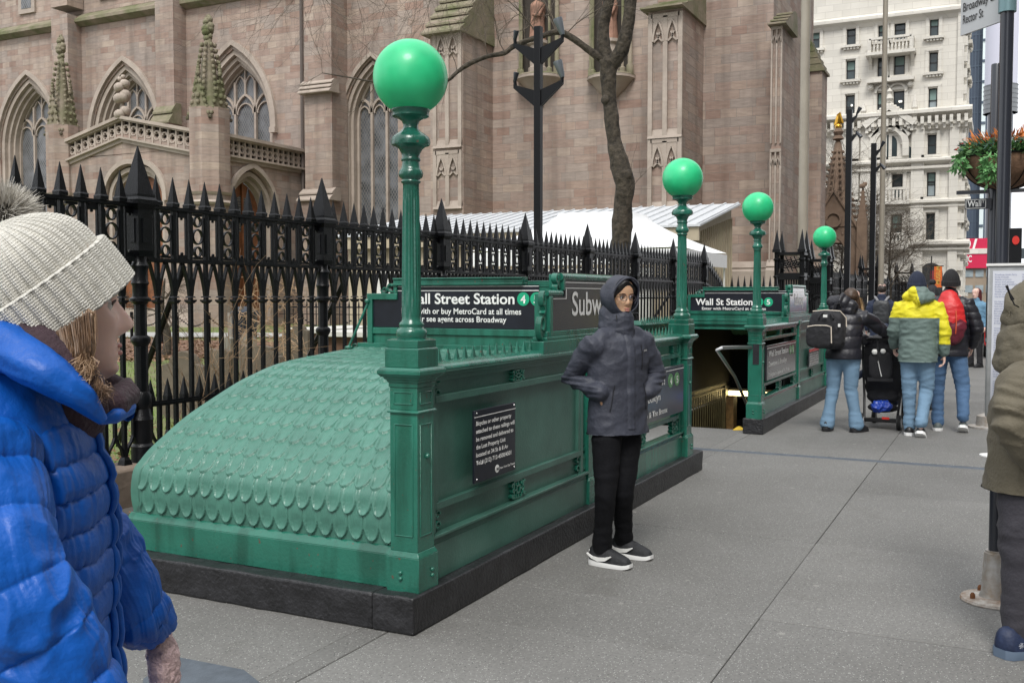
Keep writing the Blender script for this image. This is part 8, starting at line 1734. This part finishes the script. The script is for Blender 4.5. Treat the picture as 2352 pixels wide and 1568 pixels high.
# 3. woman pushing the pushchair: feet at (1905,992) and (1965,990)
def woman_stroller():
    b = at_px(1935, 990); P = person('woman in short black puffer, wide jeans and big black backpack pushing the pushchair', b, R(-6)); H = 1.66
    J = skel(H, hipL=(0, .09, .90), hipR=(0, -.09, .90), kneeL=(.03, .12, .48), kneeR=(.03, -.08, .48), ankL=(-.05, .16, .09), ankR=(.02, -.15, .09), chest=(.06, .0, 1.22), neck=(.10, -.02, 1.40), shL=(.08, .16, 1.36), shR=(.10, -.19, 1.35), elR=(.30, -.34, 1.16), wrR=(.46, -.46, 1.055), elL=(.22, .10, 1.12), wrL=(.46, -.20, 1.01), head=(.15, -.04, 1.515))
    body(P, J, SKIN, R(-30), R(18), vox=.009, hd={'R': (V3(.3, -.5, -.35), V3(.3, 0, -1)), 'L': (V3(.15, -.6, .02), V3(.5, 0, -.8))}, curl=.25)
    def dq(co, no):
        q = co[:, 2] / .135 + .15 * nz(co, (3, 3, 3)); k = np.abs(np.sin(np.pi * q)) ** .5; arm = np.clip((co[:, 0] - .18) / .05, 0, 1); q2 = (co[:, 0] - co[:, 1]) / .15; k2 = np.abs(np.sin(np.pi * q2)) ** .5
        return .016 * ((k * (1 - arm) + k2 * arm) - .5) + .004 * nz(co, (22, 22, 22), 4)
    jacket(P, J, BN, hem=.83, wide=1.06, sl=1.12, vox=.010, disp=dq, cuff=.056, deep=1.15)
    mb = MB(); blob(mb, [(.02, .13, 1.475), (.0, .05, 1.47), (.03, -.09, 1.415)], [(.09, .075), (.115, .10), (.07, .06)]); blob(mb, [(.0, .10, 1.40), (.02, -.06, 1.37)], [.075, .07]); fuse('hood', mb, BN, P, .010, 3, lambda co, no: .012 * (np.abs(np.sin((co[:, 1] + co[:, 2] * .4) / .075 * np.pi)) ** .5 - .5) + .004 * nz(co, (20, 20, 20)))
    mb = MB(); hc = J['head']; blob(mb, [hc + V3(-.02, 0, .03), hc + V3(-.02, 0, .05)], [(.088, .095), (.080, .088)]); blob(mb, [hc + V3(.0, -.05, .02), hc + V3(.03, -.07, -.08), hc + V3(.02, -.08, -.15)], [.035, .03, .018]); fuse('hair', mb, mat('dark_brown_hair', (.060, .035, .022), .5, var=.4, vs=40), P, .008, 2, folds(.003, (50, 50, 12)))
    hairmass(P, [([hc + V3(.02, -.085, .0), hc + V3(.05, -.105, -.08), hc + V3(.03, -.115, -.16), hc + V3(.02, -.12, -.22)], 90, .008)], mat('blond_end_hair', (.42, .28, .14), .6), 'hair_end', w=.003, seed=6)
    trousers(P, J, JL, kr=1.06, hem=.085, vox=.011, amp=.006)
    for q, a in (('ankL', 0), ('ankR', -.5)): o, M = shoe(P, J[q] + V3(-.0, 0, 0), a, .25, SHOEB, SHOEB, .98, hi=.11, name='ankle_boot'); hl = MB(); hl.box(-.085, -.03, -.028, .028, 0, .045); hl.xf(M); obj('heel', hl, SHOEB, o, bev=.006)
    t = P; m = MB(); soft(m, (-.20, .135, 1.16), .11, .20, .215, .5); bp = fuse('backpack', m, BK, P, .010, 3, folds(.006, (12, 12, 12), 2)); m = MB(); soft(m, (-.315, .19, 1.09), .05, .15, .13, .5); fuse('front_pocket', m, BK, P, .008, 2, folds(.004, (14, 14, 14), 3))
    m = MB(); m.tube([(-.365, .31, 1.20), (-.372, .22, 1.215), (-.372, .10, 1.215), (-.365, .05, 1.20), (-.362, .045, 1.02)], .006, 6); m.tube([(-.27, .28, 1.37), (-.28, .14, 1.385), (-.26, -.02, 1.375), (-.20, -.07, 1.30), (-.20, -.075, 1.20)], .006, 6); obj('piping', m, PIP, P)
    m = MB(); m.tube([(-.30, .20, 1.27), (-.33, .20, 1.30), (-.32, .17, 1.345), (-.29, .16, 1.36)], .008, 6); m.tube([(-.30, .04, 1.28), (-.33, .04, 1.30), (-.32, .07, 1.345), (-.29, .08, 1.36)], .008, 6); m.tube([(-.12, .10, 1.37), (-.13, .07, 1.45), (-.10, .03, 1.46), (-.06, .02, 1.40)], .009, 6); obj('handles', m, BK, P)
    m = MB(); m.box(-.345, -.34, .10, .145, 1.305, 1.335); m.box(-.33, -.32, -.04, -.015, 1.20, 1.235); obj('label_patch', m, WHITE, P, smooth=0)
    m = MB(); m.tube([(-.10, -.07, 1.16), (-.02, -.15, 1.10), (.02, -.19, 1.16)], [.012, .028, .028], 6, flat=.4); obj('reflective_strap', m, STRP, P)
    # phone held over the pushchair bar
    m = MB().box(.56, .57, -.66, -.52, 1.07, 1.16); ph = obj('phone', m, mat('blue_phone', (.02, .12, .35), .3), P, bev=.006)
woman_stroller()
def stroller():
    b = at_px(2022, 985); t = thing('pushchair', 'black folding pushchair with white muffs and a blue bag in its basket', 'pushchair', (b[0], b[1], 0), None, R(-3), local=True); FR = mat('frame_black', (.012, .012, .013), .35)
    for sy in (-1, 1):
        for (x, r) in ((.0, .085), (.62, .075)):
            y = sy * (.205 if x == 0 else .17); w_ = obj('wheel', MB().tube([(x, y - .022, r), (x, y + .022, r)], r, 24), mat('wheel_black', (.02, .02, .02), .6), t, smooth=40); h = MB().tube([(x, y - .026, r), (x, y + .026, r)], r * .62, 16); obj('wheel_hub', h, mat('hub_grey', (.45, .45, .45), .5), w_, smooth=40)
            obj('tyre', MB().tube([(x + r * 1.0 * math.cos(a), y, r + r * .93 * math.sin(a)) for a in np.linspace(0, 6.283, 21)], .014, 6), mat('tyre', (.015, .015, .015), .8), w_)
        obj('side_frame', MB().tube([(.0, sy * .18, .11), (.10, sy * .20, .38), (.16, sy * .22, .55), (.10, sy * .225, .86), (-.04, sy * .20, 1.03)], .014, 8).tube([(.16, sy * .22, .52), (.45, sy * .18, .30), (.62, sy * .15, .12)], .013, 8), FR, t)
    obj('axle', MB().tube([(0, -.20, .09), (0, .20, .09)], .012, 8).box(-.02, .05, -.19, .19, .10, .125), FR, t); obj('reflector', MB().box(-.03, -.02, -.10, -.02, .12, .145), mat('red_reflector', (.6, .03, .02), .3), t, smooth=0)
    obj('push_bar', MB().tube([(-.04, .20, 1.03), (-.07, .12, 1.05), (-.07, -.12, 1.05), (-.04, -.20, 1.03)], .017, 8), FR, t)
    mb = MB(); blob(mb, [(.20, 0, .42), (.10, 0, .70), (.02, 0, .95)], [(.20, .07), (.225, .08), (.20, .06)]); blob(mb, [(.15, 0, 1.00), (.05, .0, 1.00)], [(.22, .10), (.21, .07)]); blob(mb, [(.35, 0, .42), (.15, 0, .36)], [(.18, .08), (.19, .09)]); fuse('seat_fabric', mb, BK, t, .012, 3, folds(.008, (9, 9, 9), 2))
    m = MB(); soft(m, (-.065, 0, .74), .03, .13, .16, .5); m.box(-.085, -.07, -.14, .14, .56, .60); obj('back_pocket', m, BK, t, smooth=40)
    mb = MB(); blob(mb, [(.12, .0, .24), (.30, 0, .22)], [(.17, .06), (.16, .05)]); fuse('basket', mb, BK, t, .010, 2, folds(.006, (12, 12, 12), 3)); mb = MB(); blob(mb, [(.01, .04, .26), (.06, -.06, .27)], [(.085, .07), (.08, .06)]); fuse('blue_bag', mb, mat('blue_plastic_bag', (.02, .06, .38), .3), t, .006, 2, folds(.018, (16, 16, 16), 4))
    for sy in (-1, 1): obj('white_muff', MB().tube([(-.02 + .0 * a, sy * .26 + .0, .80 + .0) if 0 else (-.02 + .045 * math.cos(a), sy * .26, .83 + .085 * math.sin(a)) for a in np.linspace(0, 6.283, 21)], .032, 10), mat('white_fleece', (.72, .72, .70), .9, bump=.5, bs=60), t, smooth=180)
    m = MB(); m.tube([(-.09, .03, 1.04), (-.10, .03, .92), (-.10, .02, .80), (-.10, -.0, .70)], .010, 6); obj('hanging_strap', m, BK, t); m = MB(); m.sphere((-.10, .06, .90), .035, 8, 6, sx=.6); m.sphere((-.10, -.03, .91), .03, 8, 6, sx=.6); m.tube([(-.105, .02, .80), (-.11, .0, .70), (-.11, -.02, .62)], .005, 5); obj('toggle_keys', m, WHITE, t)
    # child's sleeve and mitten hanging out on the left
    c = person('small child in the pushchair, only a navy sleeve and legs showing', (b[0] + .12, b[1], 0), R(-3)); mb = MB(); blob(mb, [(.16, 0, .95), (.13, 0, .62)], [.075, .11]); blob(mb, [(.15, .10, .72), (.10, .24, .62), (.06, .33, .56)], [.055, .045, .035]); blob(mb, [(.15, -.10, .72), (.12, -.25, .68)], [.055, .04]); blob(mb, [(.2, .07, .52), (.42, .08, .50), (.46, .08, .25)], [.06, .05, .04]); blob(mb, [(.2, -.07, .52), (.42, -.08, .50), (.46, -.08, .25)], [.06, .05, .04]); fuse('body', mb, NV, c, .012, 2, folds(.005, (14, 14, 14))); m = MB(); blob(m, [(.06, .34, .555), (.05, .38, .54)], [.03, .025]); obj('mitten', m, BK, c); obj('head', head_shape(MB(), (.16, 0, 1.06), 0, 0, .72), SKIN, c, smooth=180); beanie(c, (.16, 0, 1.06), .75, NV, name='child_hat')
stroller()
# 4. man in yellow and grey: stance foot (2098,1003) pushing off with the right
def man_yellow():
    b = at_px(2104, 1000); P = person('man in a yellow and grey-green hooded jacket, navy beanie and pale jeans walking away', b, R(3)); H = 1.80
    J = skel(H, hipL=(0, .085, .94), hipR=(0, -.085, .94), kneeL=(.03, .08, .51), kneeR=(.06, -.10, .50), ankL=(.04, .07, .10), ankR=(-.16, -.05, .17), elR=(-.04, -.27, 1.16), wrR=(.0, -.27, .90), elL=(.02, .26, 1.16), wrL=(.16, .25, .97), head=(.05, .02, 1.66))
    body(P, J, SKIN, 0, R(10), vox=.010)
    GG = cloth('grey_green_shell', (.12, .17, .155), .7, .10, 60, .3); YE = cloth('yellow_shell', (.68, .60, .015), .65, .08, 60, .3)
    jk = jacket(P, J, GG, hem=.82, wide=1.02, sl=1.03, vox=.011, amp=.012, off=3)
    jk.data.materials.append(YE)
    for pl in jk.data.polygons:
        c = pl.center; arm = c.y < -.215
        if c.z > 1.30 or (arm and c.z > 1.02 - .0 * c.y): pl.material_index = 1
        if c.y > .30 and c.z < 1.10: pl.material_index = 0
    mb = MB(); blob(mb, [(-.03, .11, 1.54), (-.09, 0, 1.50), (-.03, -.11, 1.54)], [(.075, .06), (.115, .075), (.075, .06)]); blob(mb, [(-.05, .05, 1.58), (-.05, -.05, 1.58)], [.07, .07]); h_ = fuse('hood', mb, YE, P, .010, 3, folds(.011, (11, 11, 16), 5)); h_.data.materials.append(GG)
    for pl in h_.data.polygons:
        if pl.center.y < -.01 + .3 * (pl.center.z - 1.5) : pl.material_index = 1
    beanie(P, J['head'], 1.02, cloth('navy_knit', (.012, .018, .040), .9), 0, .12, low=-.03); m = MB(); blob(m, [J['head'] + V3(-.06, 0, -.03), J['head'] + V3(-.065, 0, -.07)], [(.075, .04), (.06, .03)]); obj('hair', m, mat('dark_brown_hair', (.06, .035, .022), .5), P, smooth=60)
    trousers(P, J, JL, kr=.98, hem=.058, vox=.011, amp=.010)
    LE = mat('black_leather', (.015, .015, .016), .4); shoe(P, J['ankL'] + V3(.0, 0, 0), 0, .29, LE, SOLEW, 1.05, name='trainer'); shoe(P, J['ankR'] + V3(.03, 0, 0), -.15, .29, LE, SOLEW, 1.05, lift=-.02 + .02, pitch=-.62, name='trainer')
man_yellow()
# 5. man with the red roll-top backpack
def man_red():
    b = at_px(2172, 991) + np.array((.12, 0)); P = person('man in black puffer and black beanie carrying a big red backpack, blue jeans', b, R(4)); H = 1.84
    J = skel(H, hipL=(0, .09, .95), hipR=(0, -.09, .95), kneeL=(.05, .10, .51), kneeR=(-.02, -.16, .52), ankL=(.0, .09, .10), ankR=(-.16, -.17, .20), elR=(-.02, -.30, 1.18), wrR=(.12, -.26, .96), elL=(0, .24, 1.16), wrL=(.12, .22, .95), head=(.05, -.02, 1.70), neck=(.02, -.01, 1.53))
    body(P, J, SKIN, 0, R(8), vox=.010)
    jacket(P, J, BN, hem=.86, wide=1.05, sl=1.10, vox=.011, disp=quilt(.085, .010, 0, .003))
    beanie(P, J['head'], 1.03, cloth('black_knit', (.010, .010, .012), .9), 0, .10, low=-.04)
    trousers(P, J, JM, kr=1.0, hem=.058, vox=.011, amp=.010)
    RB = mat('red_bag', (.55, .018, .02), .45, var=.1, vs=6, bump=.3, bs=60, spec=.5); mb = MB(); blob(mb, [(-.16, -.0, 1.06), (-.18, -.0, 1.20), (-.17, -.0, 1.42), (-.11, .0, 1.56)], [(.15, .085), (.19, .10), (.15, .085), (.085, .055)], 24, side=(0, 1, 0)); bp = fuse('backpack', mb, RB, P, .009, 3, folds(.008, (7, 7, 12), 2)); bp.data.materials.append(mat('wine_bag', (.14, .015, .03), .5, var=.2, vs=8, bump=.3, bs=60))
    for pl in bp.data.polygons:
        if pl.center.z < 1.26 + .02 * math.sin(pl.center.y * 40): pl.material_index = 1
    m = MB().tube([(-.258, -.07, 1.38), (-.282, -.075, 1.25), (-.266, -.07, 1.12)], .006, 6); obj('bag_zip', m, mat('orange_zip', (.65, .10, .04), .5), bp)
    for sy in (-1, 1): obj('strap', MB().tube([(-.12, .08 + sy * .10, 1.50), (.02, .02 + sy * .13, 1.53), (.14, .0 + sy * .13, 1.38)], [.016, .02, .016], 6), RB, P)
    GS = mat('grey_shoe', (.10, .12, .12), .6); shoe(P, J['ankL'], 0, .29, GS, SOLEW, 1.0, name='trainer'); shoe(P, J['ankR'] + V3(.03, 0, 0), -.1, .29, GS, SOLEW, 1.0, lift=.02, pitch=-.55, name='trainer')
man_red()
def walker(label, b, H, rz, jm, tm, hatm=None, hair=None, skin=SKIN, extra=None, jk=None, ov={}, hy=0, nm='beanie'):
    P = person(label, b, rz); J = skel(H, **ov); body(P, J, skin, hy, 0, vox=.014); jacket(P, J, jm, hem=.80 * H / 1.75, wide=1.05, vox=.016, amp=.010, **(jk or {})); trousers(P, J, tm, vox=.016)
    for q in ('ankL', 'ankR'): shoe(P, J[q], 0, .28, SHOEB, SHOEB)
    if hatm: beanie(P, J['head'], 1.0, hatm, hy, .1, low=-.02)
    if hair: m = MB(); blob(m, [J['head'] + V3(-.02, 0, .01), J['head'] + V3(-.01, 0, .045)], [(.083, .10), (.080, .093)]); fuse('hair', m, hair, P, .012, 2, folds(.004, (40, 40, 20)))
    if extra: extra(P, J)
    return P
DH = mat('dark_short_hair', (.025, .018, .014), .6, var=.4, vs=40); BRH = mat('ginger_brown_hair', (.16, .075, .035), .6, var=.3, vs=40)
def navy_extra(P, J):
    m = MB(); soft(m, (-.19, 0, 1.24), .08, .15, .22, .5); fuse('backpack', m, mat('dark_grey_bag', (.03, .032, .036), .5, var=.3, vs=10), P, .012, 2, folds(.008, (10, 10, 10)))
    for s in (-1, 1): obj('strap', MB().tube([(-.20, s * .05, 1.42), (-.14, s * .10, 1.50), (.0, s * .12, 1.52)], .022, 6), STRP, P)
walker('man in a navy jacket with a grey-black backpack walking ahead of the pushchair', (19.6, T(2027) * 19.6 + .0), 1.76, R(5), NV, BK, None, DH, extra=navy_extra)
walker('brown-haired person mostly hidden behind the man in yellow', (14.6, T(2118) * 14.6), 1.74, R(3), cloth('teal_scarf_coat', (.03, .05, .06), .8), BK, None, BRH)
def pom(P, J): obj('pompom', MB().sphere(J['head'] + V3(-.05, 0, .20), .05, 12, 8), BK, P, smooth=60)
walker('person in a black pompom beanie coming this way, face just visible', (16.8, T(2143) * 16.8), 1.66, R(185), cloth('brown_coat', (.06, .05, .045), .8), BK, BK, None, SKIN3, extra=pom)
def coat_extra(P, J):
    RH_ = mat('burgundy_hair', (.10, .018, .02), .5, var=.3, vs=30); m = MB(); blob(m, [J['head'] + V3(-.03, 0, .04), J['head'] + V3(-.05, 0, -.10), J['head'] + V3(-.06, .0, -.22)], [(.09, .09), (.10, .07), (.09, .05)]); fuse('hair', m, RH_, P, .012, 2, folds(.006, (20, 20, 8))); m = MB(); blob(m, [(.10, .05, 1.20), (.14, -.05, 1.16)], [.05, .045]); fuse('fur_bag', m, mat('tan_fur', (.35, .22, .12), .9, bump=1, bs=60), P, .012, 1)
wb = at_px(2240, 843); walker('woman with burgundy hair in a light blue coat and black boots facing left', (wb[0], wb[1]), 1.70, R(150), cloth('light_blue_coat', (.13, .26, .38), .85), BK, None, None, SKIN, extra=coat_extra, jk=dict(name='coat'))
# small red toy pram and brown child's leg glimpsed between the legs
t = thing('toy_scooter', 'small red and brown scooter glimpsed beyond the legs of the man in yellow', 'scooter', (13.4, T(2128) * 13.4, 0), None, 0, local=True)
obj('deck', MB().box(-.3, .2, -.05, .05, .07, .10), mat('scooter_red', (.4, .03, .02), .4), t, bev=.01); obj('steering_post', MB().tube([(.2, 0, .08), (.26, 0, .55), (.28, 0, .62)], .018, 8).tube([(.28, -.14, .62), (.28, .14, .62)], .014, 8), MATS['scooter_red'], t)
for x in (-.28, .24): obj('wheel', MB().tube([(x, -.015, .05), (x, .015, .05)], .05, 14), SHOEB, t)
# ---------------------------------------------------------------- man in the olive parka, right edge
def man_olive():
    d0 = 4.42; cx_ = 2392; base = FH * d0 + RH * ((cx_ - 1176) / 2290 * d0); rz = R(-63.76 + 16); P = person('person in hooded olive parka and dark trousers, cut off by the right edge', base, rz)
    Rz = np.array([[math.cos(rz), math.sin(rz)], [-math.sin(rz), math.cos(rz)]])
    def L(px_, py_, dep=0):
        w = np.array(camx(px_, py_, d0 + dep)); q = Rz @ (w[:2] - base[:2]); return V3(q[0], q[1], w[2])
    hc = L(2392, 715, 0); J = skel(1.72, head=hc, neck=L(2375, 810, 0), shR=L(2348, 868, -.20), shL=L(2400, 868, .20), chest=L(2372, 930, 0), waist=L(2362, 1020, 0), pel=L(2362, 1080, 0), elR=L(2322, 975, -.24), wrR=L(2400, 1075, -.24), elL=L(2420, 985, .20), wrL=L(2470, 1060, .16), hipR=L(2352, 1110, -.08), hipL=L(2382, 1110, .09), kneeR=L(2345, 1300, -.10), ankR=L(2336, 1468, -.10), kneeL=L(2420, 1300, .10), ankL=L(2440, 1420, .12)); J['s'] = 1.0
    body(P, J, SKIN, 0, 0, vox=.010)
    OL = cloth('olive_canvas', (.105, .090, .060), .75, .16, 70, .45)
    def dj(co, no):
        arm = np.clip((-co[:, 1] - .12) / .05, 0, 1); low = np.exp(-((co[:, 2] - 1.10) / .14) ** 2); diag = co.copy(); return .010 * nz(co, (5, 5, 7), 1) + .007 * (1 - 2 * np.abs(nz(co, (8, 8, 13), 4))) + arm * low * .018 * (1 - 2.2 * np.abs(nz(co @ np.array([[1, 0, .5], [0, 1, 0], [-.5, 0, 1]]), (4, 4, 22), 2)))
    mb = MB(); J['s'] = 1.06; jacket(P, J, OL, hem=.70, wide=1.10, sl=1.22, vox=.0085, disp=dj, deep=1.15, name='parka'); J['s'] = 1.0
    # hood up, with a gathered crown
    o = hood_shell(P, hc + V3(-.02, 0, .0), 1.0, OL, 0, R(-4), open_=.95, rx=.155, ry=.125, rz=.150, back=1.0, disp=.010)
    mb = MB(); blob(mb, [J['neck'] + V3(-.06, 0, -.05), J['neck'] + V3(-.05, 0, .06), J['neck'] + V3(-.045, 0, .14)], [(.13, .115), (.12, .11), (.105, .085)]); fuse('hood_skirt_cloth', mb, OL, P, .010, 3, folds(.014, (9, 9, 14), 3))
    m = MB(); q = L(2318, 670, -.12); m.tube([L(2312, 656, -.13), L(2318, 672, -.12), L(2326, 688, -.11)], [.006, .004, .008], 8); obj('cord_toggle', m, mat('zip_black', (.008, .008, .01), .5), P); m = MB(); m.tube([L(2318, 672, -.12), L(2330, 700, -.12), L(2340, 705, -.10)], .003, 6); obj('drawcord', m, MATS['zip_black'], P)
    DT = cloth('dark_plum_trousers', (.030, .028, .036), .8, .15, 70, .4); trousers(P, J, DT, kr=1.10, hem=.060, vox=.010, amp=.009, cuffz=.03)
    NB = mat('navy_shoe', (.012, .022, .060), .6, var=.2, vs=20, bump=.3, bs=90); NS = mat('slate_sole', (.10, .14, .20), .6)
    c = J['ankR']; o, M = shoe(P, c + V3(-.015, -.01, 0), R(6), .31, NB, NS, 1.15, name='walking_shoe', hi=.085); m = MB()
    for a in (0, .9, 1.8, 2.6): m.strip([(-.03 - .014 * math.cos(a), .06 - .014 * math.sin(a)), (-.03 + .014 * math.cos(a), .06 + .014 * math.sin(a))], .003, 'y', -.0555, -.053)
    m.xf(M); obj('shoe_emblem', m, mat('emblem_grey', (.35, .37, .42), .5), o, smooth=0); shoe(P, J['ankL'], 0, .285, NB, NS, 1.1, name='walking_shoe')
    m = MB(); p = L(2350, 985, -.33); m.box(-.012, .012, -.01, .01, 0, .001); obj('white_card', MB().box(*sorted((L(2347, 995, -.34)[0], L(2362, 995, -.34)[0])), -.325, -.32, L(2350, 1000, -.34)[2], L(2350, 975, -.34)[2]), WHITE, P, smooth=0)
man_olive()
for o in bpy.data.objects:
    if '_o' in o: del o['_o']
